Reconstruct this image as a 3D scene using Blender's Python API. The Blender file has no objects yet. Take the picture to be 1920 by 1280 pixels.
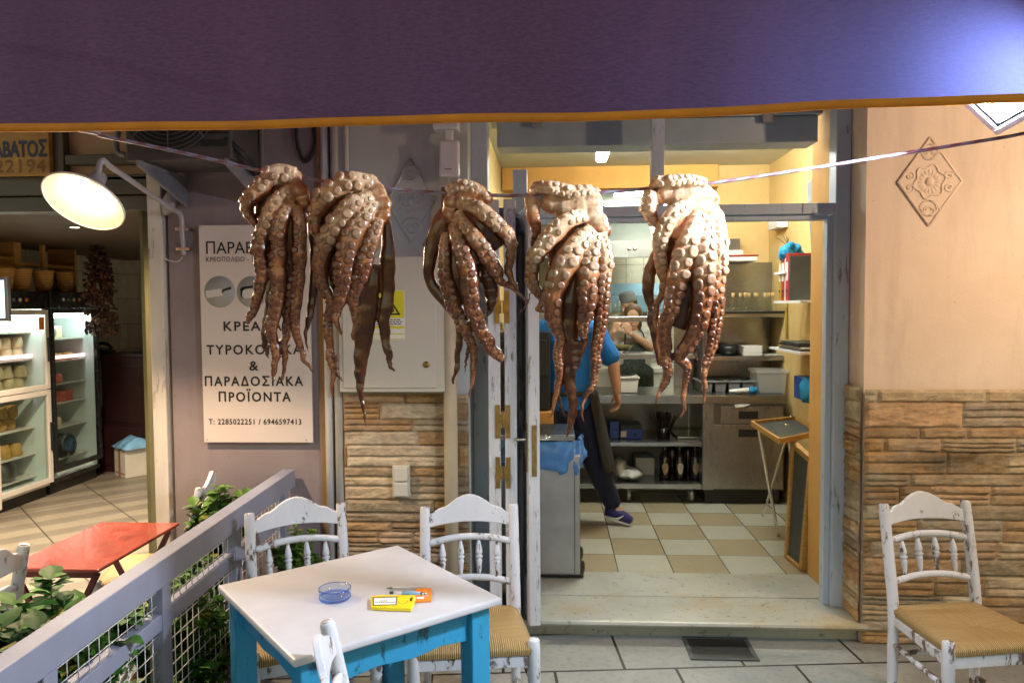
import bpy, bmesh, math, random
from mathutils import Vector, Matrix, kdtree, noise as mnoise
S = bpy.context.scene
COL = S.collection
R = math.radians
V = Vector
# ------------------------------------------------------------------ camera
FPX, CXP, CYP, CAMZ = 1400.0, 960.0, 640.0, 1.665
_Y = V((77, 64, -1400)).normalized()
_X = V((1, .007, 0)); _X = (_X - _Y * _X.dot(_Y)).normalized()
_Z = _X.cross(_Y)
CAM3 = Matrix((_X, _Y, _Z))
cam = bpy.data.cameras.new('camera'); camo = bpy.data.objects.new('camera', cam); COL.objects.link(camo)
cam.sensor_fit = 'HORIZONTAL'; cam.sensor_width = 36; cam.lens = FPX / 1920 * 36
cam.clip_start = .05; cam.clip_end = 400
camo.matrix_world = Matrix.Translation((0, 0, CAMZ)) @ CAM3.to_4x4()
S.camera = camo
# ------------------------------------------------------------------ world, exposure
w = bpy.data.worlds.new("World"); S.world = w; w.use_nodes = True
nt = w.node_tree; bg = nt.nodes['Background']
sky = nt.nodes.new('ShaderNodeTexSky'); sky.sky_type = 'NISHITA'; sky.sun_disc = False
sky.sun_elevation = R(1.5); sky.sun_rotation = R(20)
nt.links.new(sky.outputs[0], bg.inputs[0]); bg.inputs[1].default_value = .15
S.view_settings.view_transform = 'Standard'; S.view_settings.look = 'None'
S.view_settings.exposure = 2.3; S.view_settings.gamma = 1.0
S.cycles.use_denoising = True
S.cycles.max_bounces = 7; S.cycles.diffuse_bounces = 4; S.cycles.glossy_bounces = 3
S.cycles.transmission_bounces = 6; S.cycles.transparent_max_bounces = 12
S.cycles.sample_clamp_indirect = 4.0
S.cycles.caustics_reflective = False; S.cycles.caustics_refractive = False

def at(px, py, Y=None, Z=None, X=None):
    """world point seen at photograph pixel (px, py) on the given plane"""
    r = CAM3 @ V((px - CXP, CYP - py, -FPX))
    t = Y / r.y if Y is not None else ((Z - CAMZ) / r.z if Z is not None else X / r.x)
    return V((0, 0, CAMZ)) + r * t
# ------------------------------------------------------------------ materials
def newmat(name):
    m = bpy.data.materials.new(name); m.use_nodes = True
    n = m.node_tree.nodes; b = n['Principled BSDF']
    return m, n, m.node_tree.links, b
def setb(b, **k):
    for a, v in k.items():
        nm = {'rough': 'Roughness', 'metal': 'Metallic', 'spec': 'Specular IOR Level', 'coat': 'Coat Weight', 'coatr': 'Coat Roughness',
              'trans': 'Transmission Weight', 'ior': 'IOR', 'sss': 'Subsurface Weight', 'alpha': 'Alpha', 'sheen': 'Sheen Weight'}[a]
        b.inputs[nm].default_value = v
def rgb(c): return (c[0], c[1], c[2], 1)
def coords(n, l, scale=(1, 1, 1), rot=(0, 0, 0), src='Object', rand=False):
    tc = n.new('ShaderNodeTexCoord'); mp = n.new('ShaderNodeMapping')
    mp.inputs['Scale'].default_value = scale; mp.inputs['Rotation'].default_value = rot
    l.new(tc.outputs[src], mp.inputs[0])
    if rand:
        oi = n.new('ShaderNodeObjectInfo'); ml = n.new('ShaderNodeMath'); ml.operation = 'MULTIPLY'; ml.inputs[1].default_value = 17
        l.new(oi.outputs['Random'], ml.inputs[0]); l.new(ml.outputs[0], mp.inputs['Location'])
    return mp.outputs[0]
def noise(n, l, vec, scale=5, detail=5, rough=.6, dist=0):
    t = n.new('ShaderNodeTexNoise'); t.inputs['Scale'].default_value = scale; t.inputs['Detail'].default_value = detail
    t.inputs['Roughness'].default_value = rough; t.inputs['Distortion'].default_value = dist
    l.new(vec, t.inputs['Vector']); return t.outputs['Fac']
def ramp(n, l, fac, stops):
    r = n.new('ShaderNodeValToRGB'); e = r.color_ramp.elements
    while len(e) < len(stops): e.new(.5)
    for i, (p, c) in enumerate(stops): e[i].position = p; e[i].color = rgb(c)
    l.new(fac, r.inputs[0]); return r.outputs[0]
def mixc(n, l, fac, a, b, mode='MIX'):
    m = n.new('ShaderNodeMix'); m.data_type = 'RGBA'; m.blend_type = mode
    for s, v in ((0, fac), (6, a), (7, b)):
        if isinstance(v, (int, float)): m.inputs[s].default_value = v
        elif isinstance(v, (tuple, list)): m.inputs[s].default_value = rgb(v)
        else: l.new(v, m.inputs[s])
    return m.outputs[2]
def bump(n, l, b, h, strength=.3, dist=.01):
    bp = n.new('ShaderNodeBump'); bp.inputs['Strength'].default_value = strength; bp.inputs['Distance'].default_value = dist
    l.new(h, bp.inputs['Height']); l.new(bp.outputs[0], b.inputs['Normal'])
def g3(v): return (v, v, v)
def plain(name, c, rough=.5, var=.18, scale=6, bmp=0, bscale=90, rand=False, stretch=(1, 1, 1), **k):
    m, n, l, b = newmat(name); vec = coords(n, l, stretch, rand=rand)
    f = noise(n, l, vec, scale)
    lo = tuple(max(0, x * (1 - var)) for x in c); hi = tuple(min(1, x * (1 + var)) for x in c)
    l.new(ramp(n, l, f, [(.3, lo), (.7, hi)]), b.inputs['Base Color'])
    setb(b, rough=rough, **k)
    rr = n.new('ShaderNodeMapRange'); rr.inputs[3].default_value = max(0, rough - .08); rr.inputs[4].default_value = min(1, rough + .1)
    l.new(noise(n, l, vec, scale * 3), rr.inputs[0]); l.new(rr.outputs[0], b.inputs['Roughness'])
    if bmp: bump(n, l, b, noise(n, l, vec, bscale, 6), bmp, .004)
    return m
def emit(name, c, s):
    m, n, l, b = newmat(name); b.inputs['Base Color'].default_value = rgb(c)
    b.inputs['Emission Color'].default_value = rgb(c); b.inputs['Emission Strength'].default_value = s
    return m
def plaster(name, c, c2, stain=.5, bmp=.25):
    m, n, l, b = newmat(name); vec = coords(n, l)
    f = noise(n, l, vec, 1.7, 7, .62, .4); base = ramp(n, l, f, [(.35, c), (.7, c2)])
    f2 = noise(n, l, coords(n, l, (5, 5, .8)), 1.3, 6, .7)
    st = ramp(n, l, f2, [(.5, g3(1)), (.75, g3(1 - stain * .28))])
    spk = noise(n, l, vec, 38, 3); sp = ramp(n, l, spk, [(.26, g3(.72)), (.33, g3(1))])
    l.new(mixc(n, l, 1, mixc(n, l, 1, base, st, 'MULTIPLY'), sp, 'MULTIPLY'), b.inputs['Base Color']); setb(b, rough=.85, spec=.3)
    h = mixc(n, l, .35, noise(n, l, vec, 9, 8, .7), noise(n, l, vec, 120, 3)); bump(n, l, b, h, bmp, .012)
    return m
def worn_paint(name, paint, wood, wear=.42, stretch=(14, 14, 2), paint2=None, rough=.5):
    m, n, l, b = newmat(name)
    vec = coords(n, l, stretch, rand=True); v2 = coords(n, l, rand=True)
    f = noise(n, l, vec, 3.2, 8, .72, .3); f2 = noise(n, l, v2, 7, 4, .6)
    ad = n.new('ShaderNodeMath'); ad.operation = 'MULTIPLY_ADD'; ad.inputs[1].default_value = .45; l.new(f2, ad.inputs[0]); l.new(f, ad.inputs[2])
    geo = n.new('ShaderNodeNewGeometry'); pr = n.new('ShaderNodeMapRange')
    pr.inputs[1].default_value = .5; pr.inputs[2].default_value = .62; pr.inputs[3].default_value = 0; pr.inputs[4].default_value = -.14
    l.new(geo.outputs['Pointiness'], pr.inputs[0])
    a2 = n.new('ShaderNodeMath'); a2.operation = 'ADD'; l.new(ad.outputs[0], a2.inputs[0]); l.new(pr.outputs[0], a2.inputs[1])
    mask = ramp(n, l, a2.outputs[0], [(wear, g3(1)), (wear + .06, g3(0))])
    pv = ramp(n, l, noise(n, l, vec, 1.5, 5), [(.3, tuple(x * .8 for x in (paint2 or paint))), (.7, paint)])
    wv = ramp(n, l, noise(n, l, vec, 5, 5), [(.3, tuple(x * .5 for x in wood)), (.7, wood)])
    l.new(mixc(n, l, mask, pv, wv), b.inputs['Base Color']); setb(b, rough=rough)
    bump(n, l, b, mixc(n, l, mask, noise(n, l, vec, 4, 6), g3(0)), .3, .004)
    return m
def attrcol(name, rough=.8, bmp=.5, nscale=22, var=.35, dist=.012, stretch=(1, 1, 1), attr='Col', blotch=0, **k):
    m, n, l, b = newmat(name); a = n.new('ShaderNodeVertexColor'); a.layer_name = attr
    vec = coords(n, l, stretch); f = noise(n, l, vec, nscale, 8, .7)
    ac = a.outputs[0]
    if blotch:
        bl = ramp(n, l, noise(n, l, coords(n, l, (1, 1, 1.7)), 7, 8, .68, .5), [(.32, (.2, .11, .045)), (.45, (.46, .29, .14)), (.56, (.55, .4, .24)), (.68, (.66, .56, .44))])
        ac = mixc(n, l, blotch, ac, bl)
    l.new(mixc(n, l, 1, ac, ramp(n, l, f, [(.25, g3(1 - var * 1.3)), (.75, g3(1 + 0))]), 'MULTIPLY'), b.inputs['Base Color'])
    setb(b, rough=rough, **k)
    if bmp: bump(n, l, b, f, bmp, dist)
    return m
def glass(name, c, rough=0.0, tint=.9):
    m, n, l, b = newmat(name); n.remove(b); out = n['Material Output']
    tr = n.new('ShaderNodeBsdfTransparent'); tr.inputs[0].default_value = rgb(tuple(x * tint for x in c))
    gl = n.new('ShaderNodeBsdfGlossy'); gl.inputs['Roughness'].default_value = rough + .03
    lw = n.new('ShaderNodeLayerWeight'); fr = n.new('ShaderNodeMath'); fr.operation = 'POWER'; fr.inputs[1].default_value = 4; l.new(lw.outputs['Facing'], fr.inputs[0])
    f2 = n.new('ShaderNodeMapRange'); f2.inputs[3].default_value = .035; f2.inputs[4].default_value = .6; l.new(fr.outputs[0], f2.inputs[0]); mx = n.new('ShaderNodeMixShader')
    l.new(f2.outputs[0], mx.inputs[0]); l.new(tr.outputs[0], mx.inputs[1]); l.new(gl.outputs[0], mx.inputs[2]); l.new(mx.outputs[0], out.inputs[0])
    return m
def steel(name, c=(.56, .55, .53), rough=.27, stretch=(2, 60, 60)):
    m, n, l, b = newmat(name); vec = coords(n, l, stretch)
    f = noise(n, l, vec, 6, 4); f2 = noise(n, l, coords(n, l), 3, 4)
    l.new(ramp(n, l, f2, [(.3, tuple(x * .72 for x in c)), (.7, c)]), b.inputs['Base Color']); setb(b, metal=.92, rough=rough)
    rr = n.new('ShaderNodeMapRange'); rr.inputs[3].default_value = rough - .1; rr.inputs[4].default_value = rough + .16
    l.new(f, rr.inputs[0]); l.new(rr.outputs[0], b.inputs['Roughness']); bump(n, l, b, f, .06, .002)
    return m
def tilemat(name, c1, c2, mortar, bw, bh, ms=.006, rot=0, offset=.5, rough=.35, checker=False, loc=(0, 0, 0), axes='XY', nv=.2, grime=.25, tile2=None):
    m, n, l, b = newmat(name); tc = n.new('ShaderNodeTexCoord'); vec = tc.outputs['Object']
    if axes != 'XY':
        sp = n.new('ShaderNodeSeparateXYZ'); cb = n.new('ShaderNodeCombineXYZ'); l.new(vec, sp.inputs[0])
        l.new(sp.outputs[axes[0]], cb.inputs[0]); l.new(sp.outputs[axes[1]], cb.inputs[1]); vec = cb.outputs[0]
    mp = n.new('ShaderNodeMapping'); mp.vector_type = 'TEXTURE'; mp.inputs['Location'].default_value = loc; mp.inputs['Rotation'].default_value = (0, 0, rot)
    l.new(vec, mp.inputs[0]); vec = mp.outputs[0]
    br = n.new('ShaderNodeTexBrick'); br.offset = offset; br.squash = 1; l.new(vec, br.inputs['Vector'])
    br.inputs['Scale'].default_value = 1; br.inputs['Mortar Size'].default_value = ms; br.inputs['Mortar Smooth'].default_value = .1
    br.inputs['Brick Width'].default_value = bw; br.inputs['Row Height'].default_value = bh; br.inputs['Bias'].default_value = 0
    br.inputs['Color1'].default_value = rgb(c1); br.inputs['Color2'].default_value = rgb(c2); br.inputs['Mortar'].default_value = rgb(mortar)
    col = br.outputs[0]
    if checker:
        ck = n.new('ShaderNodeTexChecker'); ck.inputs['Scale'].default_value = 1 / bw; ck.inputs[1].default_value = rgb(c1); ck.inputs[2].default_value = rgb(c2)
        l.new(vec, ck.inputs[0]); col = mixc(n, l, br.outputs['Fac'], ck.outputs[0], mortar)
    if tile2:  # alternating bands inside each tile row
        sp = n.new('ShaderNodeSeparateXYZ'); l.new(vec, sp.inputs[0]); wv = n.new('ShaderNodeMath'); wv.operation = 'PINGPONG'
        wv.inputs[1].default_value = tile2[0]; l.new(sp.outputs[0], wv.inputs[0]); gt = n.new('ShaderNodeMath'); gt.operation = 'GREATER_THAN'; gt.inputs[1].default_value = tile2[0] / 2
        l.new(wv.outputs[0], gt.inputs[0]); col = mixc(n, l, br.outputs['Fac'], mixc(n, l, gt.outputs[0], c1, tile2[1]), mortar)
    f = noise(n, l, vec, 4.5, 8, .68, .3); f2 = noise(n, l, vec, 30, 5, .7)
    col = mixc(n, l, 1, col, ramp(n, l, f, [(.3, g3(1 - nv)), (.65, g3(1))]), 'MULTIPLY')
    col = mixc(n, l, 1, col, ramp(n, l, f2, [(.28, g3(1 - grime)), (.5, g3(1))]), 'MULTIPLY')
    l.new(col, b.inputs['Base Color']); setb(b, rough=rough)
    rr = n.new('ShaderNodeMapRange'); rr.inputs[3].default_value = rough - .04; rr.inputs[4].default_value = rough + (.1 if checker else .22); l.new(f2 if checker else f, rr.inputs[0]); l.new(rr.outputs[0], b.inputs['Roughness'])
    iv = n.new('ShaderNodeMath'); iv.operation = 'MULTIPLY_ADD'; iv.inputs[1].default_value = -1; l.new(br.outputs['Fac'], iv.inputs[0]); l.new(f2, iv.inputs[2])
    bump(n, l, b, iv.outputs[0], .25, .004)
    return m

M = {}
M['plaster_peach'] = plaster('plaster_peach', (.70, .555, .45), (.77, .63, .52), .65)
M['plaster_grey'] = plaster('plaster_grey', (.49, .53, .535), (.57, .605, .61), .6)
M['mauve'] = plaster('mauve_plaster', (.25, .205, .215), (.31, .255, .262), .5, .15)
M['yellow'] = plaster('yellow_plaster', (.64, .45, .19), (.7, .51, .22), .3, .08)
M['jamb_yellow'] = plaster('jamb_yellow_plaster', (.62, .33, .09), (.66, .37, .11), .3, .08)
M['cream'] = plaster('cream_ceiling', (.52, .53, .46), (.58, .58, .5), .2, .05)
M['shop_ceiling'] = plain('dark_brown_ceiling', (.075, .053, .036), .5, .2, 2)
M['stone'] = attrcol('stone_cladding', .85, .6, 22, .42, .014, (1, 1, 2.2), blotch=.4)
M['frame_blue'] = worn_paint('weathered_blue_grey_paint', (.46, .57, .72), (.2, .22, .27), .47, (14, 14, 1.5), (.56, .64, .74))
M['leaf_white'] = worn_paint('weathered_white_door_paint', (.62, .65, .72), (.3, .28, .27), .5, (14, 14, 1.5), (.66, .68, .74))
M['chair_white'] = worn_paint('distressed_white_chair_paint', (.62, .63, .69), (.17, .11, .08), .535, (9, 9, 4), (.7, .7, .75))
M['table_blue'] = worn_paint('brushed_blue_paint', (.022, .25, .5), (.012, .09, .15), .5, (9, 9, 2.5), (.03, .36, .62))
M['table_top'] = plain('white_table_top', (.53, .53, .57), .34, .09, 5, .05, 60)
M['rail_paint'] = plain('grey_lilac_rail_paint', (.255, .27, .36), .42, .1, 5, .08, 40)
M['white_paint'] = plain('white_gloss_paint', (.72, .7, .68), .4, .08, 4)
M['shop_post'] = worn_paint('worn_white_post_paint', (.72, .66, .58), (.45, .38, .3), .48, (8, 8, 1.5))
M['cabinet'] = plain('cream_cabinet_enamel', (.55, .53, .48), .4, .06, 3)
M['white_plastic'] = plain('white_plastic', (.75, .76, .8), .4, .04, 3)
M['pipe_grey'] = plain('grey_pipe', (.5, .47, .44), .5, .12, 5)
M['pipe_beige'] = plain('beige_pipe', (.45, .38, .28), .5, .15, 5)
M['rust_brown'] = plain('rust_brown_strip', (.3, .16, .05), .7, .25, 6)
M['brass'] = plain('brass', (.55, .36, .09), .3, .3, 20, metal=.9)
M['old_brass'] = plain('tarnished_brass', (.3, .2, .07), .42, .35, 25, metal=.85)
M['chrome'] = plain('chrome', (.7, .7, .68), .14, .05, 5, metal=1)
M['steel'] = steel('brushed_steel', (.4, .41, .42), .2)
M['steel_v'] = steel('brushed_steel_vertical', (.4, .39, .385), .26, (60, 60, 2))
M['steel_dark'] = steel('dark_steel', (.2, .195, .19), .32)
M['steel_bin'] = steel('bin_steel', (.42, .43, .45), .4, (60, 60, 2))
M['black'] = plain('black_plastic', (.012, .012, .013), .4, .2, 8)
M['black_metal'] = plain('black_enamel', (.014, .014, .016), .25, .2, 6)
M['rubber'] = plain('black_rubber', (.012, .012, .012), .65, .2, 8)
M['dark_gap'] = plain('dark_void', (.02, .016, .013), .9, .2, 4)
M['marble'] = None
M['red_enamel'] = plain('red_enamel_metal', (.3, .05, .03), .22, .35, 9, .05, 30, coat=.6)
M['red_leg'] = plain('dark_red_enamel', (.14, .03, .03), .35, .2, 6)
M['pine'] = plain('pine_wood', (.52, .27, .07), .5, .25, 5, .1, 30, stretch=(2, 2, 14))
M['tray_wood'] = plain('tray_wood', (.45, .24, .06), .45, .3, 6, .1, 30, stretch=(3, 3, 14))
M['slate'] = plain('dark_slate_board', (.05, .058, .055), .5, .2, 6)
M['wicker'] = None
M['bordeaux'] = plain('bordeaux_wood', (.028, .008, .008), .4, .3, 5)
M['card_white'] = plain('white_cardboard', (.62, .58, .52), .7, .1, 5)
M['tape'] = plain('brown_tape', (.36, .19, .07), .4, .1, 5)
M['blue_bag'] = plain('blue_polythene', (.06, .24, .62), .22, .25, 7, .35, 16, coat=.3, trans=.25)
M['pale_blue_bag'] = plain('pale_blue_polythene', (.2, .42, .66), .28, .3, 9, .4, 20, coat=.3)
M['clear_bag'] = plain('milky_polythene', (.5, .52, .5), .25, .3, 12, .4, 20)
M['terracotta'] = plain('terracotta', (.35, .14, .06), .8, .2, 8, .1)
M['soil'] = plain('dark_soil', (.03, .02, .014), .95, .4, 20, .5)
M['yellow_card'] = plain('yellow_card', (.8, .6, .01), .4, .06, 6)
M['orange_card'] = plain('orange_card', (.82, .24, .02), .45, .06, 6)
M['white_label'] = plain('white_label_paper', (.75, .74, .7), .6, .05, 6)
M['ink'] = plain('black_ink', (.012, .011, .012), .6, .1, 6)
M['sign_board'] = plain('sign_board_white', (.66, .58, .54), .45, .05, 2)
M['sign_grey'] = plain('sign_disc_grey', (.33, .34, .33), .5, .05, 4)
M['sign_pale'] = plain('sign_pale_print', (.6, .58, .54), .5, .05, 4)
M['sticker_yellow'] = plain('sticker_yellow', (.66, .62, .02), .45, .08, 6)
M['yellow_board'] = plain('ochre_painted_board', (.46, .25, .055), .6, .25, 5, .1, 30, stretch=(1, 1, 6))
M['board_letter'] = plain('blue_black_letter_paint', (.045, .05, .07), .6, .3, 15)
M['board_digit'] = plain('brown_ochre_digit_paint', (.25, .115, .02), .6, .3, 15)
M['panel_peach'] = plain('peach_panel', (.55, .36, .2), .5, .12, 3)
M['shop_frame'] = plain('brown_green_frame_paint', (.085, .075, .055), .45, .2, 4)
M['green_mullion'] = plain('olive_mullion', (.13, .12, .05), .45, .2, 4)
M['ac_body'] = plain('grimy_ac_enamel', (.06, .053, .05), .5, .3, 4)
M['ac_dark'] = plain('ac_dark_grille', (.01, .012, .012), .6, .2, 6)
M['bracket'] = plain('grey_bracket_steel', (.2, .195, .21), .5, .2, 8)
M['lamp_enamel'] = plain('grey_lamp_enamel', (.36, .34, .36), .35, .1, 5)
M['lamp_inside'] = plain('white_lamp_enamel', (.85, .8, .7), .4, .03, 5)
M['bulb'] = emit('warm_bulb', (1, .76, .42), 7)
M['flood_glass'] = emit('floodlight_glass', (.78, .87, 1), 240)
M['tube'] = emit('fluorescent_tube', (.9, 1, .86), 4.5)
M['back_tube'] = emit('back_fluorescent', (.9, 1, .88), 7)
M['kitchen_tube'] = emit('kitchen_fluorescent', (.98, 1, .9), 16)
M['fridge_tube'] = emit('fridge_tube', (.85, 1, .95), 8)
M['pink_tube'] = emit('pink_shelf_tube', (1, .55, .62), .8)
M['spot'] = emit('downlight', (1, .8, .5), 6)
M['screen'] = emit('screen_glow', (.2, .35, .6), .4)
M['glass'] = glass('clear_glass', (.92, .97, .95))
M['bottle_glass'] = glass('flask_glass', (.97, .98, .95), 0, 1.0)
M['box_plastic'] = plain('translucent_box', (.7, .72, .72), .2, .05, 4, alpha=.35)
M['cork'] = plain('cork', (.5, .36, .16), .8, .3, 30)
M['wine_glass'] = plain('dark_bottle_glass', (.02, .01, .012), .08, .2, 4, coat=.5)
M['cheese'] = plain('pale_cheese_rind', (.62, .5, .3), .5, .25, 12, .1, 60, rand=True)
M['cheese_white'] = plain('white_cheese', (.7, .67, .55), .5, .12, 12, rand=True)
M['cheese_amber'] = plain('amber_cheese_rind', (.46, .26, .07), .5, .3, 12, .1, 60, rand=True)
M['cheese_red'] = plain('red_sausage', (.5, .09, .06), .4, .4, 22, rand=True)
M['fridge_white'] = plain('off_white_fridge_enamel', (.62, .57, .52), .4, .08, 3)
M['fridge_inner'] = plain('fridge_liner', (.72, .78, .77), .5, .04, 3)
M['rope'] = None
M['skin'] = plain('skin', (.46, .23, .14), .5, .15, 10, sss=.1)
M['skin_light'] = plain('pale_skin', (.58, .35, .23), .5, .12, 10, sss=.1)
M['hair'] = plain('brown_hair', (.1, .055, .03), .5, .4, 40, stretch=(1, 1, .2))
M['hair_dark'] = plain('dark_hair', (.03, .02, .015), .5, .4, 40)
M['polo'] = plain('blue_polo_cloth', (.006, .15, .5), .8, .2, 6, .3, 25)
M['navy'] = plain('navy_trouser_cloth', (.01, .014, .045), .85, .3, 6, .3, 14)
M['apron_dark'] = plain('dark_brown_apron', (.03, .026, .022), .85, .3, 6, .3, 18)
M['apron_pattern'] = plain('speckled_green_black_apron', (.035, .05, .042), .85, .95, 55, .2)
M['grey_tee'] = plain('grey_tee_shirt', (.42, .42, .4), .85, .12, 8, .3, 18)
M['cap'] = plain('grey_cook_cap', (.22, .25, .28), .85, .12, 10)
M['shoe'] = plain('purple_blue_shoe', (.02, .018, .14), .6, .3, 12)
M['shoe_lime'] = plain('lime_shoe_collar', (.25, .5, .06), .6, .2, 12)
M['white_sole'] = plain('white_sole', (.7, .7, .7), .5, .08, 10)
M['olive_food'] = plain('green_salad', (.16, .12, .02), .5, .6, 60)
M['blue_hood'] = plain('blue_tinted_hood', (.2, .38, .56), .35, .12, 3)
M['hood'] = plain('grey_hood_metal', (.32, .33, .31), .35, .12, 3, metal=.5)
M['red_binder'] = plain('red_binder', (.36, .02, .015), .45, .15, 6)
M['yellow_binder'] = plain('mustard_binder', (.42, .3, .03), .45, .15, 6)
M['blue_binder'] = plain('blue_binder', (.015, .06, .33), .4, .15, 6)
M['cyan_cloth'] = plain('cyan_cloth', (.01, .25, .5), .8, .25, 8, .4, 20)
M['paper'] = plain('white_paper', (.7, .7, .68), .7, .06, 6)
M['grey_plastic'] = plain('grey_plastic', (.16, .17, .18), .5, .1, 6)
M['shutter'] = plain('grey_blue_shutter', (.3, .35, .39), .45, .15, 3)
M['dried'] = attrcol('dried_red_peppers', .85, .3, 40, .5, .004)
M['leaf'] = attrcol('plant_leaf', .62, .15, 30, .3, .002, spec=.4)
M['stem'] = plain('green_stem', (.06, .12, .03), .7, .2, 8)
M['ash_glass'] = None
def special():
    # marble: pale with ochre and dark dirt
    m, n, l, b = newmat('worn_marble'); vec = coords(n, l)
    c = ramp(n, l, noise(n, l, vec, 2.2, 7, .6, .8), [(.3, (.33, .335, .28)), (.7, (.44, .45, .4))])
    o = ramp(n, l, noise(n, l, coords(n, l, (1.2, 2.5, 1)), 1.6, 5, .6), [(.52, (1, 1, 1)), (.72, (.95, .72, .42))])
    d = ramp(n, l, noise(n, l, vec, 26, 6, .75), [(.31, g3(.3)), (.43, g3(1))])
    l.new(mixc(n, l, 1, mixc(n, l, 1, c, o, 'MULTIPLY'), d, 'MULTIPLY'), b.inputs['Base Color']); setb(b, rough=.38)
    bump(n, l, b, noise(n, l, vec, 40, 5), .1, .003); M['marble'] = m
    # wicker
    m, n, l, b = newmat('wicker'); vec = coords(n, l); wv = n.new('ShaderNodeTexWave'); wv.bands_direction = 'Z'; wv.inputs['Scale'].default_value = 22
    wv.inputs['Distortion'].default_value = 2; l.new(vec, wv.inputs[0]); l.new(ramp(n, l, wv.outputs['Fac'], [(0, (.2, .09, .02)), (.6, (.5, .27, .07))]), b.inputs['Base Color'])
    bump(n, l, b, wv.outputs['Fac'], .5, .006); setb(b, rough=.7); M['wicker'] = m
    # rush seat: strands follow the stored 'strand' coordinate
    m, n, l, b = newmat('rush_seat'); a = n.new('ShaderNodeAttribute'); a.attribute_name = 'strand'
    vec = coords(n, l); ns = noise(n, l, vec, 30, 4)
    s1 = n.new('ShaderNodeMath'); s1.operation = 'MULTIPLY'; s1.inputs[1].default_value = 2 * math.pi / .0075; l.new(a.outputs['Fac'], s1.inputs[0])
    s2 = n.new('ShaderNodeMath'); s2.operation = 'MULTIPLY_ADD'; s2.inputs[1].default_value = 3.; l.new(ns, s2.inputs[0]); l.new(s1.outputs[0], s2.inputs[2])
    s3 = n.new('ShaderNodeMath'); s3.operation = 'SINE'; l.new(s2.outputs[0], s3.inputs[0])
    s4 = n.new('ShaderNodeMapRange'); s4.inputs[1].default_value = -1; l.new(s3.outputs[0], s4.inputs[0])
    cb = n.new('ShaderNodeCombineXYZ'); m5 = n.new('ShaderNodeMath'); m5.operation = 'MULTIPLY'; m5.inputs[1].default_value = 70
    l.new(a.outputs['Fac'], m5.inputs[0]); l.new(m5.outputs[0], cb.inputs[0]); ns2 = noise(n, l, cb.outputs[0], 1.5, 3)
    col = mixc(n, l, 1, ramp(n, l, s4.outputs[0], [(0, (.2, .11, .03)), (.6, (.5, .33, .12)), (1, (.6, .42, .18))]), ramp(n, l, ns2, [(.3, (.62, .6, .55)), (.7, (1, 1, 1))]), 'MULTIPLY')
    l.new(col, b.inputs['Base Color']); setb(b, rough=.55); bump(n, l, b, s4.outputs[0], .6, .004); M['rush'] = m
    # braided rope
    m, n, l, b = newmat('braided_rope'); a = n.new('ShaderNodeAttribute'); a.attribute_name = 'strand'
    s1 = n.new('ShaderNodeMath'); s1.operation = 'PINGPONG'; s1.inputs[1].default_value = .03; l.new(a.outputs['Fac'], s1.inputs[0])
    l.new(ramp(n, l, s1.outputs[0], [(0, (.26, .13, .16)), (.012, (.28, .15, .18)), (.014, (.3, .32, .4)), (1, (.36, .36, .44))]), b.inputs['Base Color']); setb(b, rough=.6)
    M['rope'] = m
    # valance cloth, lets light through
    m, n, l, b = newmat('violet_awning_cloth'); vec = coords(n, l, (260, 260, 60)); vv = coords(n, l)
    c = mixc(n, l, 1, ramp(n, l, noise(n, l, coords(n, l, (3, 1, .6)), 1.2, 5), [(.3, (.14, .058, .11)), (.7, (.19, .078, .15))]), ramp(n, l, noise(n, l, coords(n, l, (60, 60, 190)), 1, 4, .75), [(.3, g3(.62)), (.7, g3(1))]), 'MULTIPLY')
    l.new(c, b.inputs['Base Color']); setb(b, rough=.85, spec=.2)
    bump(n, l, b, noise(n, l, coords(n, l, (130, 130, 420)), 1, 3), .3, .002)
    tr = n.new('ShaderNodeBsdfTranslucent'); tr.inputs[0].default_value = (.3, .36, 1, 1); mx = n.new('ShaderNodeMixShader'); mx.inputs[0].default_value = .021
    l.new(b.outputs[0], mx.inputs[1]); l.new(tr.outputs[0], mx.inputs[2]); l.new(mx.outputs[0], n['Material Output'].inputs[0]); M['valance'] = m
    M['binding'] = plain('orange_binding_tape', (.66, .22, .012), .8, .15, 12, .2, 200)
    M['ash_glass'] = glass('blue_glass', (.84, .9, 1), 0, 1.0); M['ash_base'] = glass('blue_glass_base', (.35, .52, 1), 0, 1.0)
    # octopus skin
    m, n, l, b = newmat('octopus_skin'); a = n.new('ShaderNodeVertexColor'); a.layer_name = 'Col'; vec = coords(n, l)
    f = noise(n, l, vec, 55, 6, .7); f2 = noise(n, l, vec, 18, 5, .6)
    c = mixc(n, l, 1, a.outputs[0], ramp(n, l, f, [(.3, (.72, .62, .56)), (.62, (1, 1, 1))]), 'MULTIPLY')
    c = mixc(n, l, 1, c, ramp(n, l, f2, [(.3, (.75, .6, .52)), (.6, (1, 1, 1))]), 'MULTIPLY')
    l.new(c, b.inputs['Base Color']); setb(b, rough=.26, sss=.2, coat=.35, coatr=.12); b.inputs['Subsurface Radius'].default_value = (.012, .005, .002)
    b.inputs['Subsurface Scale'].default_value = 1.0
    bump(n, l, b, mixc(n, l, .4, f, f2), .35, .004); M['octopus'] = m
special()
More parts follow.
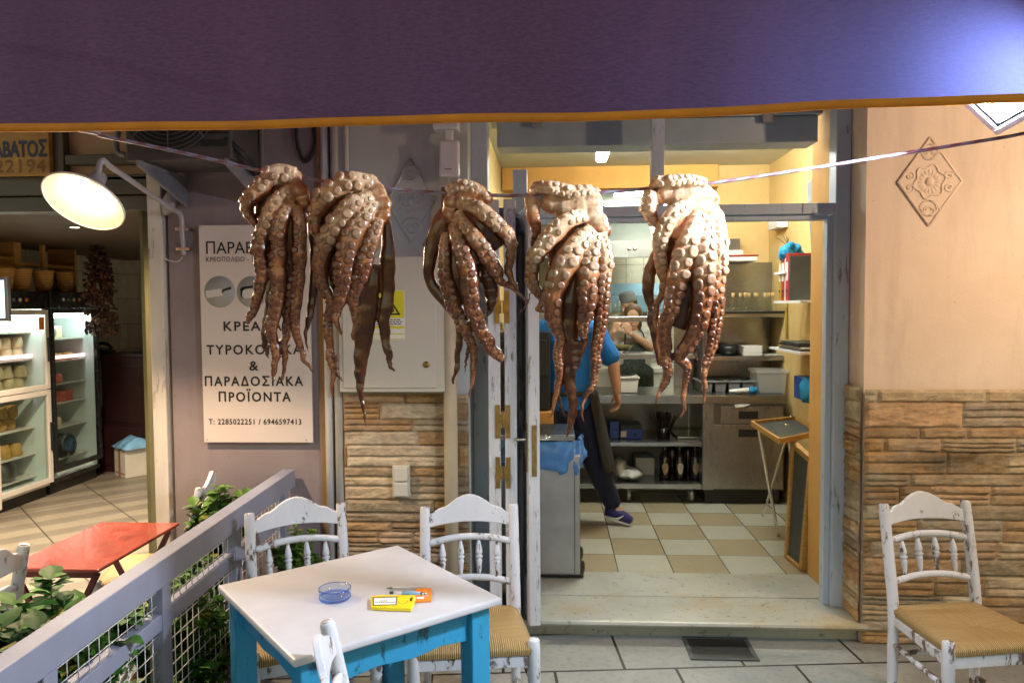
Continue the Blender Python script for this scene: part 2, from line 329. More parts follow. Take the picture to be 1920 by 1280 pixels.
# ------------------------------------------------------------------ mesh helpers
FR = {}                                   # frame (matrix) of every thing
def prop(o, label=None, cat=None, group=None, kind=None):
    if label: o['label'] = label
    if cat: o['category'] = cat
    if group: o['group'] = group
    if kind: o['kind'] = kind
    return o
def thing(name, label, cat, loc=(0, 0, 0), rz=0, group=None):
    o = bpy.data.objects.new(name, None); COL.objects.link(o); o.empty_display_size = .05
    o.location = loc; o.rotation_euler = (0, 0, rz)
    FR[o.name] = Matrix.Translation(loc) @ Matrix.Rotation(rz, 4, 'Z')
    return prop(o, label, cat, group)
def catmull(pts, n):
    P = [V(p) for p in pts]
    if len(P) < 3: return [P[0].lerp(P[-1], i / n) for i in range(n + 1)]
    out = []
    for i in range(n + 1):
        t = i / n * (len(P) - 1); k = min(int(t), len(P) - 2); u = t - k
        p0 = P[k - 1] if k > 0 else P[k] * 2 - P[k + 1]; p1 = P[k]; p2 = P[k + 1]; p3 = P[k + 2] if k + 2 < len(P) else P[k + 1] * 2 - P[k]
        out.append(.5 * ((2 * p1) + (p2 - p0) * u + (2 * p0 - 5 * p1 + 4 * p2 - p3) * u * u + (3 * p1 - p0 - 3 * p2 + p3) * u ** 3))
    return out
def lerpl(L, n):
    out = []
    for i in range(n + 1):
        t = i / n * (len(L) - 1); k = min(int(t), len(L) - 2) if len(L) > 1 else 0
        out.append(L[k] + (L[min(k + 1, len(L) - 1)] - L[k]) * (t - k))
    return out
class MB:
    def __init__(s): s.v = []; s.f = []; s.sm = []; s.at = {}
    def add(s, verts, faces, smooth=False):
        o = len(s.v); s.v += [V(p) for p in verts]
        for f in faces: s.f.append([o + i for i in f]); s.sm.append(smooth)
        return o
    def box(s, x0, x1, y0, y1, z0, z1, m=None):
        v = [V((x, y, z)) for x in (x0, x1) for y in (y0, y1) for z in (z0, z1)]
        if m is not None: v = [m @ p for p in v]
        s.add(v, [(0, 1, 3, 2), (4, 6, 7, 5), (0, 4, 5, 1), (2, 3, 7, 6), (0, 2, 6, 4), (1, 5, 7, 3)]); return s
    def bar(s, a, b, w, h, up=(0, 0, 1)):
        a, b = V(a), V(b); d = (b - a); L = d.length; d.normalize(); u = V(up)
        if abs(d.dot(u)) > .98: u = V((0, 1, 0))
        r = d.cross(u).normalized(); u = r.cross(d).normalized()
        m = Matrix((r, d, u)).transposed().to_4x4(); m.translation = a
        return s.box(-w / 2, w / 2, 0, L, -h / 2, h / 2, m)
    def grid(s, rows, smooth=True, closed=False):
        nr, nc = len(rows), len(rows[0]); vs = [p for r in rows for p in r]; fs = []
        for i in range(nr - 1):
            for j in range(nc - (0 if closed else 1)):
                k = (j + 1) % nc; fs.append((i * nc + j, i * nc + k, (i + 1) * nc + k, (i + 1) * nc + j))
        return s.add(vs, fs, smooth)
    def tube(s, pts, rad, seg=10, n=None, flat=1.0, caps=True, spline=True, fdir=None):
        pts = [V(p) for p in pts]
        if not isinstance(rad, (list, tuple)): rad = [rad] * len(pts)
        if n is None: n = max(1, (len(pts) - 1) * (6 if spline and len(pts) > 2 else 1))
        P = catmull(pts, n) if spline else (pts if n == len(pts) - 1 else catmull(pts, n))
        rr = lerpl(list(rad), len(P) - 1)
        T = [(P[min(i + 1, len(P) - 1)] - P[max(i - 1, 0)]).normalized() for i in range(len(P))]
        nrm = V(fdir) if fdir else (V((0, 0, 1)) if abs(T[0].z) < .9 else V((0, -1, 0)))
        rows = []
        for i, p in enumerate(P):
            nrm = (nrm - T[i] * nrm.dot(T[i]))
            if nrm.length < 1e-6: nrm = T[i].orthogonal()
            nrm.normalize(); b = T[i].cross(nrm)
            rows.append([p + (nrm * math.sin(a) * flat + b * math.cos(a)) * rr[i] for a in [2 * math.pi * j / seg for j in range(seg)]])
        o = s.grid(rows, True, True)
        if caps:
            s.f.append([o + j for j in range(seg)][::-1]); s.sm.append(False)
            e = o + (len(P) - 1) * seg; s.f.append([e + j for j in range(seg)]); s.sm.append(False)
        return s
    def lathe(s, prof, c=(0, 0, 0), seg=20, m=None, smooth=True, caps=True):
        c = V(c); rows = []
        for r, z in prof: rows.append([V((r * math.cos(2 * math.pi * j / seg), r * math.sin(2 * math.pi * j / seg), z)) for j in range(seg)])
        rows = [[(m @ p if m is not None else p) + c for p in r] for r in rows]
        o = s.grid(rows, smooth, True)
        if not caps: return s
        if prof[0][0] > 1e-4: s.f.append([o + j for j in range(seg)][::-1]); s.sm.append(False)
        if prof[-1][0] > 1e-4:
            e = o + (len(prof) - 1) * seg; s.f.append([e + j for j in range(seg)]); s.sm.append(False)
        return s
    def prism(s, poly, a, b, axis='Y'):
        """polygon in the plane across the axis, extruded from a to b. Y: (x,z); X: (y,z); Z: (x,y)"""
        f = {'Y': lambda p, t: V((p[0], t, p[1])), 'X': lambda p, t: V((t, p[0], p[1])), 'Z': lambda p, t: V((p[0], p[1], t))}[axis]
        n = len(poly); vs = [f(p, a) for p in poly] + [f(p, b) for p in poly]
        fs = [tuple(range(n)), tuple(range(2 * n - 1, n - 1, -1))] + [(i, i + n, (i + 1) % n + n, (i + 1) % n) for i in range(n)]
        s.add(vs, fs); return s
    def sphere(s, c, r, seg=14, m=None):
        r = r if isinstance(r, (tuple, list)) else (r, r, r); rows = []
        for i in range(seg // 2 + 1):
            th = math.pi * i / (seg // 2)
            row = [V((r[0] * math.sin(th) * math.cos(2 * math.pi * j / seg), r[1] * math.sin(th) * math.sin(2 * math.pi * j / seg), r[2] * math.cos(th))) for j in range(seg)]
            rows.append([(m @ p if m is not None else p) + V(c) for p in row])
        s.grid(rows, True, True); return s
    def mesh(s, me, m=None):
        s.add([(m @ v.co if m is not None else v.co) for v in me.vertices], [tuple(p.vertices) for p in me.polygons]); return s
    def build(s, name, mat, parent=None, local=False, bevel=0, fix=True):
        me = bpy.data.meshes.new(name); inv = None
        if parent is not None and not local: inv = FR[parent.name].inverted()
        me.from_pydata([(inv @ p if inv is not None else p) for p in s.v], [], s.f)
        me.polygons.foreach_set('use_smooth', s.sm)
        for k, (typ, vals) in s.at.items():
            a = me.attributes.new(k, typ, 'POINT')
            if typ == 'FLOAT': a.data.foreach_set('value', vals)
            else: a.data.foreach_set('color', [x for c in vals for x in c])
        if fix:
            bm = bmesh.new(); bm.from_mesh(me); bmesh.ops.remove_doubles(bm, verts=bm.verts, dist=1e-5) if not s.at else None
            bmesh.ops.recalc_face_normals(bm, faces=bm.faces); bm.to_mesh(me); bm.free()
        me.materials.append(mat)
        o = bpy.data.objects.new(name, me); COL.objects.link(o)
        if parent is not None: o.parent = parent; FR[o.name] = FR[parent.name]
        else: FR[o.name] = Matrix.Identity(4)
        if bevel:
            b = o.modifiers.new('bevel', 'BEVEL'); b.width = bevel; b.segments = 2; b.limit_method = 'ANGLE'; b.angle_limit = R(40); b.harden_normals = False
        return o
def Box(name, mat, b, parent=None, bevel=0, local=False):
    return MB().box(*b).build(name, mat, parent, local, bevel)
def one(name, label, cat, mb, mat, group=None, bevel=0):
    """a thing that is a single mesh, its origin at its base"""
    c = [sum(p[i] for p in mb.v) / len(mb.v) for i in range(2)] + [min(p.z for p in mb.v)]
    mb.v = [p - V(c) for p in mb.v]; o = mb.build(name, mat, None, True, bevel); o.location = c
    FR[o.name] = Matrix.Translation(c)
    return prop(o, label, cat, group)
def struct(name, mb, mat): return prop(mb.build(name, mat), kind='structure')
def copy_tree(o, parent=None):
    c = o.copy(); COL.objects.link(c)
    if parent is not None: c.parent = parent
    for ch in list(o.children): copy_tree(ch, c)
    return c
def text(mb, body, x, z, y, height=None, width=None, align='LEFT', spacing=1.0, bold=0, m=None):
    """flat lettering in an X-Z plane facing -Y"""
    c = bpy.data.curves.new('txt', 'FONT'); c.body = body.translate(str.maketrans('ΑΒΕΖΗΙΚΜΝΟΡΤΥΧ', 'ABEZHIKMNOPTYX')); c.space_character = spacing; c.align_x = 'LEFT'; c.resolution_u = 4
    o = bpy.data.objects.new('txt', c); COL.objects.link(o); bpy.context.view_layer.update()
    me = bpy.data.meshes.new_from_object(o.evaluated_get(bpy.context.evaluated_depsgraph_get()))
    bpy.data.objects.remove(o); bpy.data.curves.remove(c)
    xs = [v.co.x for v in me.vertices]; x0, x1 = min(xs), max(xs)
    s = height / .69 if height else width / (x1 - x0)
    sx = width / (x1 - x0) if width else s
    off = {'LEFT': 0, 'CENTER': -(x1 - x0) * sx / 2, 'RIGHT': -(x1 - x0) * sx}[align]
    for k, (ox, oz) in enumerate([(0, 0)] + ([(1, 0), (-1, 0), (0, 1), (0, -1), (.7, .7), (-.7, .7), (.7, -.7), (-.7, -.7)] if bold > 0 else [])):
        mb.add([V((x + off + (v.co.x - x0) * sx + ox * bold * s, y - k * .00006, z + v.co.y * s + oz * bold * s)) for v in me.vertices], [tuple(p.vertices) for p in me.polygons])
    bpy.data.meshes.remove(me)
def remesh(mb, voxel, smooth=2):
    me = bpy.data.meshes.new('tmp'); me.from_pydata(mb.v, [], mb.f)
    bm = bmesh.new(); bm.from_mesh(me); bmesh.ops.recalc_face_normals(bm, faces=bm.faces); bm.to_mesh(me); bm.free()
    o = bpy.data.objects.new('tmp', me); COL.objects.link(o)
    r = o.modifiers.new('r', 'REMESH'); r.mode = 'VOXEL'; r.voxel_size = voxel
    if smooth: sm = o.modifiers.new('s', 'SMOOTH'); sm.iterations = smooth; sm.factor = .5
    bpy.context.view_layer.update()
    nm = bpy.data.meshes.new_from_object(o.evaluated_get(bpy.context.evaluated_depsgraph_get()))
    bpy.data.objects.remove(o); bpy.data.meshes.remove(me)
    out = MB(); out.add([v.co.copy() for v in nm.vertices], [tuple(p.vertices) for p in nm.polygons], True); bpy.data.meshes.remove(nm)
    return out
# ------------------------------------------------------------------ the setting
FY = 3.72                       # facade plane
M['patio'] = tilemat('pale_patio_tiles', (.28, .295, .285), (.32, .335, .32), (.016, .015, .013), .56, .385, .007, R(5.5), .42, .38, loc=(0.0, 3.355, 0), nv=.22, grime=.3)
M['kfloor'] = tilemat('kitchen_checker_tiles', (.49, .49, .41), (.39, .335, .225), (.1, .085, .06), .3255, .3255, .0035, 0, 0, .22, True, (.379 + .3255, 4.37, 0), nv=.07, grime=.06)
M['sfloor'] = tilemat('shop_striped_tiles', (.25, .215, .165), (.25, .215, .165), (.07, .055, .04), 20, .6, .006, R(-45), 0, .3, loc=(-4.39, 5.9, 0), nv=.1, tile2=(.17, (.175, .15, .118)))
M['walltile'] = tilemat('cream_wall_tiles', (.55, .52, .43), (.57, .54, .46), (.25, .22, .17), .22, .3, .004, 0, 0, .18, axes='YZ', nv=.08, grime=.05)
M['walltile_x'] = tilemat('cream_wall_tiles_back', (.55, .52, .43), (.57, .54, .46), (.25, .22, .17), .22, .3, .004, 0, 0, .18, axes='XZ', nv=.08, grime=.05)
struct('ground', MB().box(-30, 30, -30, 30, -.3, -.02), M['soil'])
struct('patio_floor', MB().box(-12, 12, -12, 3.95, -.02, 0), M['patio'])
struct('kitchen_floor', MB().box(-.5, 2.0, 4.37, 9.8, .0, .1), M['kfloor'])
struct('shop_floor', MB().box(-5.4, -1.3, 3.95, 9.0, -.02, .002), M['sfloor'])
struct('kitchen_ceiling', MB().box(-.6, 2.2, 4.0, 9.9, 2.88, 3.0), M['cream'])
struct('shop_ceiling', MB().box(-5.5, -1.2, 3.92, 9.1, 2.27, 2.4), M['shop_ceiling'])
PAL = [tuple(v * k for v, k in zip(c, (1.5, 1.48, 1.38))) for c in [(.40, .235, .095), (.46, .30, .14), (.44, .28, .17), (.30, .25, .18), (.52, .42, .29), (.26, .15, .065), (.42, .25, .11), (.36, .22, .12), (.5, .45, .37), (.32, .29, .25), (.47, .38, .27)]]
def cladding(name, parent, u0, u1, v0, v1, tf, seed, mat=None, thick=.035, stains_bands=()):
    rnd = random.Random(seed); mb = MB(); cols = []
    v = v0
    while v < v1 - .012:
        h = min(rnd.choice([.05, .06, .075, .09, .11]) * rnd.uniform(.9, 1.1), v1 - v)
        if v1 - v - h < .03: h = v1 - v
        u = u0 - rnd.uniform(0, .2)
        while u < u1 - .005:
            L = rnd.uniform(.14, .6); a = max(u, u0); e = min(u + L, u1); u += L
            if u1 - e < .05: e = u1; u = u1
            if e - a < .012: continue
            # a stone may be one block or two or three thin strata
            k = rnd.choice([1, 1, 2, 2, 3]) if h > .06 else rnd.choice([1, 1, 2]); y = v; hs = [rnd.uniform(.6, 1.4) for _ in range(k)]; sc = h / sum(hs)
            c0 = rnd.choice(PAL); br = rnd.uniform(.62, 1.2)
            for q in range(k):
                hh = hs[q] * sc; d = thick * rnd.uniform(.72, 1.0); nu = max(2, int((e - a) / .016)); nv = max(3, int(hh / .011)); rows = []
                b2 = br * rnd.uniform(.85, 1.1)
                for j in range(nv + 1):
                    row = []
                    for i in range(nu + 1):
                        uu = a + (e - a) * i / nu; vv = y + hh * j / nv
                        eu = min(i, nu - i) / nu * (e - a); ev = min(j, nv - j) / nv * hh
                        w_ = d * min(1, .0 + (min(eu, ev) + .0035) / .006) if min(eu, ev) < .0025 else d
                        w_ += (mnoise.noise(V((uu * 9, vv * 34, seed))) * .006 + mnoise.noise(V((uu * 40, vv * 70, seed + 5))) * .004) * (1 if min(eu, ev) > 0 else 0)
                        jt = mnoise.noise(V((uu * 14, vv * 3, seed + 9))) * .004 if 0 < j < nv else 0
                        row.append(tf(uu, vv + jt, max(w_, .001)))
                    rows.append(row)
                mb.grid(rows, False)
                for j in range(nv + 1):
                    for i in range(nu + 1):
                        uu = a + (e - a) * i / nu; vv = y + hh * j / nv
                        s = b2 * (1 + .35 * mnoise.noise(V((uu * 7, vv * 25, seed + 3)))); s *= 1 - sum(k_ * math.exp(-(((uu - a_) / c_) ** 2 + ((vv - b2_) / d_) ** 2) * (1 + .8 * mnoise.noise(V((uu * 11, vv * 30, 2))))) for (a_, b2_, c_, d_, k_) in stains_bands); t = max(0, mnoise.noise(V((uu * 3.1, vv * 7, seed + 8))) - .15) * 1.4
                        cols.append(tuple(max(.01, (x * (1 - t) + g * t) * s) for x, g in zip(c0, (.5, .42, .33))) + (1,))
                y += hh
            u = max(u, e)
        v += h
    mb.at['Col'] = ('FLOAT_COLOR', cols)
    return mb.build(name, mat or M['stone'], parent)
# right-hand wall
W = thing('plaster_wall', 'peach plastered wall right of the doorway with rough stone cladding along its foot', 'wall', (2.5, FY, 0))
MB().box(1.512, 5.5, FY, 4.0, 0, 3.4).build('plaster', M['plaster_peach'], W)
cladding('stone_cladding', W, 1.512, 4.2, 0, 1.255, lambda u, v, w: V((u, FY - w, v)), 3, stains_bands=((at(1758, 862, Y=FY).x, at(1758, 862, Y=FY).z, .17, .05, .95), (at(1835, 835, Y=FY).x, at(1835, 850, Y=FY).z, .2, .06, .45), (at(1640, 735, Y=FY).x, 1.2, .5, .03, .25)))
cladding('side_cladding', W, FY - .012, 3.9, .1, 1.265, lambda u, v, w: V((1.512 - w * .9, u, v)), 4)
# pillar left of the doorway
W = thing('plaster_wall', 'grey plastered wall left of the doorway, clad in ochre stone below the meter cabinet', 'wall', (-.73, FY, 0))
MB().box(-1.07, -.42, FY, 4.05, 0, 3.4).build('plaster', M['plaster_grey'], W)
cladding('stone_cladding', W, -1.06, -.425, 0, 1.235, lambda u, v, w: V((u, FY - w, v)), 11, stains_bands=((-.57, .8, .04, .5, .5), (-.45, .7, .05, .6, .45)))  # two upright bands of darker stone, one each side of the pipe
one('plaster_wall', 'mauve plastered wall between the shop opening and the white pipes', 'wall', MB().box(-1.97, -1.075, FY + .03, 3.95, 0, 3.4), M['mauve'])
one('wall_header', 'plastered wall above the doorway behind the awning', 'wall', MB().box(-.42, 1.512, FY, 4.0, 2.86, 3.4), M['plaster_grey'])
# kitchen walls
one('kitchen_wall', 'yellow plastered right wall of the kitchen carrying the white shelves', 'wall', MB().box(1.87, 2.05, 4.4, 9.7, 0, 2.879), M['yellow'])
one('door_jamb', 'orange yellow plastered jamb just inside the doorway on the right', 'wall', MB().box(1.482, 2.05, 4.002, 4.398, 0, 2.879), M['jamb_yellow'])
one('kitchen_wall', 'yellow wall behind the steel shelf unit with the glass flasks', 'wall', MB().box(1.42, 1.868, 6.6, 6.75, .1, 2.879), M['yellow'])
one('ceiling_beam', 'deep yellow beam over the serving hatch of the kitchen', 'beam', MB().box(-.44, 1.42, 6.55, 6.75, 2.69, 2.879), M['jamb_yellow'])
one('kitchen_wall', 'yellow left wall of the kitchen behind the steel bin', 'wall', MB().box(-.6, -.45, 4.06, 9.7, 0, 2.879), M['yellow'])
one('kitchen_wall', 'cream tiled wall at the far end of the back kitchen', 'wall', MB().box(-.45, 1.87, 9.6, 9.75, .1, 2.879), M['walltile_x'])
# shop walls
one('shop_wall', 'cream tiled wall of the cheese shop behind the tall fridges', 'wall', MB().box(-5.4, -5.2, 3.95, 9.0, 0, 2.27), M['walltile'])
one('shop_wall', 'tiled rear wall of the cheese shop', 'wall', MB().box(-5.2, -1.3, 8.85, 9.0, 0, 2.27), M['walltile_x'])
one('shop_wall', 'plain right wall inside the cheese shop', 'wall', MB().box(-1.45, -1.3, 3.95, 8.85, 0, 2.27), M['plaster_grey'])
# step
st = thing('marble_step', 'worn pale marble step with rounded nosing in front of the kitchen door', 'step', (.58, 3.7, 0))
nose = [(3.69, .07), (3.678, .074), (3.672, .085), (3.678, .096), (3.69, .1), (4.005, .1), (4.005, .07)]
MB().prism(nose, -.42, 1.53, 'X').build('step_slab', M['marble'], st)
MB().box(-.42, 1.505, 3.745, 4.005, 0, .069).build('riser', M['marble'], st)
MB().box(-.42, 1.481, 4.012, 4.369, 0, .104).build('threshold_slab', M['marble'], st, bevel=.004)
# drain cover
dr = thing('drain_cover', 'black square drain cover set in the tiles before the step', 'drain cover', (.8, 3.6, 0))
MB().box(.645, .957, 3.495, 3.725, -.01, .003).build('plate', M['black'], dr)
mb = MB()
for a in ((.64, .66, 3.49, 3.73), (.942, .962, 3.49, 3.73), (.66, .942, 3.49, 3.505), (.66, .942, 3.715, 3.73)): mb.box(*a, -.01, .007)
mb.build('rim', M['slate'], dr)
# ------------------------------------------------------------------ door frame, shutter and folding leaves
df = thing('door_frame', 'weathered blue grey wooden door frame with transom bar and mullion', 'door frame', (.58, 3.95, .1))
def post(x0, x1, y0, y1, z0, z1): return MB().box(x0, x1, y0, y1, z0, z1).build('post', M['frame_blue'], df, bevel=.004)
post(1.435, 1.508, 3.9, 4.0, .1, 2.86); post(-.419, -.335, 3.88, 4.0, .1, 2.86)
MB().box(1.404, 1.434, 3.93, 3.99, .1, 2.125).build('door_stop', M['frame_blue'], df, bevel=.003)
z0, z1 = at(1500, 401, Y=3.9).z, at(1500, 381, Y=3.9).z
MB().box(-.334, 1.434, 3.9, 3.98, z0, z1).build('transom_bar', M['frame_blue'], df, bevel=.004)
MB().box(-.334, 1.403, 3.93, 3.985, z0 - .028, z0 - .001).build('door_stop', M['frame_blue'], df, bevel=.003)
MB().box(at(1222, 300, Y=3.9).x, at(1246, 300, Y=3.9).x, 3.9, 3.98, z1 + .001, 2.8).build('mullion', M['frame_blue'], df, bevel=.004)
MB().box(-.334, 1.434, 3.9, 3.98, 2.802, 2.86).build('top_rail', M['frame_blue'], df)
p0, p1 = at(962, 385, Y=4.0), at(988, 318, Y=4.0)
MB().box(p0.x, p1.x, 3.99, 4.06, z0 - .3, p1.z).build('guide_post', M['frame_blue'], df, bevel=.004)
sb = thing('shutter_box', 'grey blue metal shutter box fixed high behind the transom', 'shutter box', (.58, 4.15, 2.5))
a, b_ = at(925, 280, Y=4.12), at(1534, 258, Y=4.12)
zb = at(1200, 272, Y=4.12).z
MB().box(a.x + .02, b_.x, 4.12, 4.3, zb, zb + .14).build('lower_case', M['shutter'], sb, bevel=.006)
MB().box(a.x - .02, b_.x + .02, 4.1, 4.3, zb + .143, zb + .34).build('upper_case', M['shutter'], sb, bevel=.006)
for x in (1006, 1440):
    q = at(x, 240, Y=4.09); MB().box(q.x - .03, q.x + .03, 4.085, 4.099, zb + .1, zb + .26).build('bracket', M['bracket'], sb, bevel=.003)
def leaf(label, a, b, th, z0, z1, lock=False):
    """folding door leaf standing from plan point a (near edge) to b (far edge)"""
    a, b = V((a[0], a[1], 0)), V((b[0], b[1], 0)); d = (b - a); L = d.length; ang = math.atan2(d.y, d.x)
    t = thing('door_leaf', label, 'door leaf', (a.x, a.y, z0), ang, 'folding door leaves'); H = z1 - z0; s = .085
    mb = MB().box(0, s, -th / 2, th / 2, 0, H).box(L - s, L, -th / 2, th / 2, 0, H)
    rails = [(0, .2), (.82, .93), (H - .11, H)]
    for r in rails: mb.box(s + .001, L - s - .001, -th / 2 + .001, th / 2 - .001, *r)
    mb.build('leaf_frame', M['leaf_white'], t, True, .004)
    for (q0, q1) in ((.2, .82), (.93, H - .11)):
        pm = MB().box(s, L - s, -.009, .009, q0, q1)
        for y in (-1, 1):
            for e in (s + .004, L - s - .022): pm.box(e, e + .018, y * .009 if y < 0 else .009, y * (th / 2 - .006), q0 + .005, q1 - .005) if y > 0 else pm.box(e, e + .018, -(th / 2 - .006), -.009, q0 + .005, q1 - .005)
        pm.build('panel', M['leaf_white'], t, True, .003)
    return t, L, H
lz0, lz1 = .112, at(926, 374, Y=3.62).z
ta, L, H = leaf('narrow white folding door leaf seen edge on, nearest the stone pillar', (-.288, 3.62), (-.322, 4.03), .06, lz0, lz1)
tb, L, H = leaf('middle white folding door leaf seen edge on, hinged to the leaf by the pillar', (-.208, 3.62), (-.236, 4.03), .058, lz0, lz1)
tc, L, H = leaf('white folding door leaf with lever handle standing open over the step', (-.094, 3.58), (-.172, 4.0), .055, lz0, at(1000, 385, Y=3.6).z)
def hinge(par, x, y, z, h, mat):
    mb = MB().box(x - .022, x - .004, y - .004, y, z - h / 2, z + h / 2); mb.box(x - .004, x + .006, y - .012, y, z - h * .18, z + h * .18)
    for k in (-.36, .36): mb.lathe([(0, 0), (.004, .0)], (x - .013, y - .005, z + k * h), 6)
    return mb
for (py0, py1, mt) in ((545, 606, 'brass'), (760, 822, 'old_brass'), (858, 916, 'old_brass')):
    za, zb2 = at(940, py1, Y=3.6).z, at(940, py0, Y=3.6).z; zc = (za + zb2) / 2; h = zb2 - za
    for par, sgn, xe in ((ta, -1, -.2555), (tb, 1, -.2395)):
        mb = MB(); mb.box(min(xe + sgn * .006, xe + sgn * .028), max(xe + sgn * .006, xe + sgn * .028), 3.581, 3.6165, za, zb2)
        mb.v = [V((p.x, 3.612 if p.y < 3.6 else 3.622, p.z)) for p in mb.v]
        mb.box(min(xe + sgn * .006, xe - sgn * .006), max(xe + sgn * .006, xe - sgn * .006), 3.612, 3.622, zc - h * .2, zc + h * .2)
        o = mb.build('hinge', M[mt], par)
# lock and handles, in the leaf's own frame
lzc = at(1003, 845, Y=3.58).z - lz0
MB().box(-.004, .001, -.012, .012, lzc - .125, lzc + .125).build('lock_plate', M['old_brass'], tc, True)
for s in (-1, 1):
    h = MB().box(.03, .06, s * .0275 if s > 0 else -.0325, .0325 if s > 0 else -.0275, lzc - .11, lzc + .13).build('handle_plate', M['old_brass'], tc, True, .002)
    MB().tube([(.045, s * .03, lzc + .05), (.045, s * .075, lzc + .05), (.06, s * .085, lzc + .05), (.15, s * .085, lzc + .048)], .009, 8).build('lever', M['chrome'], h, True)
# ------------------------------------------------------------------ wall fittings by the doorway
def relief(label, cx, cy, w_, h_, mat):
    c = at(cx, cy, Y=FY); t = thing('wall_relief', label, 'wall relief', (c.x, FY, c.z - h_ / 2), 0, 'diamond plaster reliefs')
    dm = [(0, -h_ / 2), (w_ / 2, 0), (0, h_ / 2), (-w_ / 2, 0)]
    tr = lambda k: [(c.x + x * k, c.z + z * k) for x, z in dm]
    mb = MB().prism(tr(.94), FY - .004, FY, 'Y'); mb.build('diamond_plate', mat, t)
    mb = MB()
    for i in range(4):
        p, q = tr(.97)[i], tr(.97)[(i + 1) % 4]; mb.tube([(p[0], FY - .004, p[1]), (q[0], FY - .004, q[1])], .006, 8)
    mb.build('border', mat, t)
    mb = MB(); rnd = random.Random(5)
    ring = [(c.x + math.cos(a) * w_ * .22 * (1 + .12 * math.sin(6 * a)), FY - .0045, c.z + math.sin(a) * w_ * .24 * (1 + .12 * math.sin(6 * a))) for a in [2 * math.pi * i / 48 for i in range(49)]]
    mb.tube(ring, .0055, 6, n=96); mb.sphere((c.x, FY - .003, c.z), (.022, .012, .022), 12)
    for k in (-1, 1):
        for sx in (-1, 1):
            sp = [(c.x + sx * (.012 + .035 * (1 - i / 14)) * math.cos(i * .75), FY - .0045, c.z + k * (h_ * .31) + .05 * (1 - i / 14) * math.sin(i * .75)) for i in range(15)]
            mb.tube(sp, [.0055] * 10 + [.003], 6)
            sp = [(c.x + sx * w_ * .3 + sx * .03 * (1 - i / 12) * math.cos(i * .8), FY - .0045, c.z + k * (.028 + .024 * (1 - i / 12) * math.sin(i * .8))) for i in range(13)]
            mb.tube(sp, .0045, 6)
    for i in range(16):
        a = 2 * math.pi * i / 16; mb.sphere((c.x + math.cos(a) * w_ * .13, FY - .003, c.z + math.sin(a) * w_ * .14), (.010, .004, .017), 8, Matrix.Rotation(-(a - math.pi / 2), 3, 'Y'))
    mb.build('scrollwork', mat, t)
relief('cream diamond plaster relief on the peach wall at the right', 1742, 341, .31, .43, M['plaster_peach'])
_fy = FY; FY -= .003
relief('grey diamond plaster relief above the meter cabinet, partly behind an octopus', 771, 377, .25, .42, M['plaster_grey'])
FY = _fy
# meter cabinet
c0, c1 = at(637, 735, Y=FY - .1), at(832, 480, Y=FY - .1)
mc = thing('meter_cabinet', 'cream metal meter cabinet on the stone pillar with a yellow warning label', 'meter cabinet', ((c0.x + c1.x) / 2, FY - .05, c0.z))
cy = FY - .1
MB().box(c0.x, c1.x, cy, FY, c0.z, c1.z).build('case', M['cabinet'], mc, bevel=.004)
dx0, dx1, dz0, dz1 = c0.x + .022, c1.x - .04, c0.z + .022, c1.z - .003
MB().box(dx0, dx1, cy - .008, cy - .0015, dz0, dz1).build('door', M['cabinet'], mc, bevel=.002)
q = at(800, 683, Y=cy)
MB().lathe([(.0, .008), (.013, .008), (.016, .004), (.016, 0)], (0, 0, 0), 16, Matrix.Translation((q.x, cy - .008, q.z)) @ Matrix.Rotation(R(90), 4, 'X')).build('lock', M['old_brass'], mc)
# warning label: triangle with falling figure and lines of small print
s0, s1 = at(701, 636, Y=cy - .01), at(757, 545, Y=cy - .01); sy = cy - .0095
wl = MB().box(s0.x - .003, s1.x + .003, sy, sy + .0012, s0.z - .003, s1.z + .003).build('warning_label', M['white_label'], mc)
sw, sh = s1.x - s0.x, s1.z - s0.z; sx = (s0.x + s1.x) / 2
MB().box(s0.x, s1.x, sy - .001, sy, s0.z + sh * .44, s1.z).box(s0.x, s1.x, sy - .001, sy, s0.z + sh * .22, s0.z + sh * .27).box(s0.x, s1.x, sy - .001, sy, s0.z + sh * .1, s0.z + sh * .12).box(s0.x, s1.x, sy - .001, sy, s0.z, s0.z + sh * .015).build('yellow_field', M['sticker_yellow'], wl)
mb = MB(); tz = s0.z + sh * .5; tw = sw * .78; thh = sh * .4
def tri(k): return [(sx - tw / 2 * k, tz + thh * (1 - k) * .36), (sx + tw / 2 * k, tz + thh * (1 - k) * .36), (sx, tz + thh * (1 - k) * .36 + thh * k)]
o_, i_ = tri(1), tri(.74)
for i in range(3): mb.add([V((p[0], sy - .0015, p[1])) for p in (o_[i], o_[(i + 1) % 3], i_[(i + 1) % 3], i_[i])], [(0, 1, 2, 3)])
mb.add([V((sx + x * sw, sy - .0015, tz + z * sh)) for x, z in ((-.02, .06), (.02, .17), (-.01, .165), (.035, .26), (.05, .26), (.03, .19), (.07, .19), (.03, .06), (.02, .06), (.035, .15), (-.005, .15))], [tuple(range(11))])
mb.add([V((sx + x * sw, sy - .0015, tz + z * sh)) for x, z in ((.1, .06), (.13, .09), (.1, .12), (.16, .16), (.18, .06))], [tuple(range(5))])
mb.build('triangle_mark', M['ink'], wl)
mb = MB()
for i in range(4):
    x = s0.x + sw * .08
    rnd = random.Random(i)
    while x < s1.x - sw * (.12 if i < 3 else .35):
        l_ = rnd.uniform(.03, .1) * sw * 1.3; mb.box(x, min(x + l_, s1.x - sw * .08), sy - .0008, sy - .0004, s0.z + sh * (.395 - i * .045), s0.z + sh * (.415 - i * .045)); x += l_ + sw * .025
mb.build('small_print', M['ink'], wl)
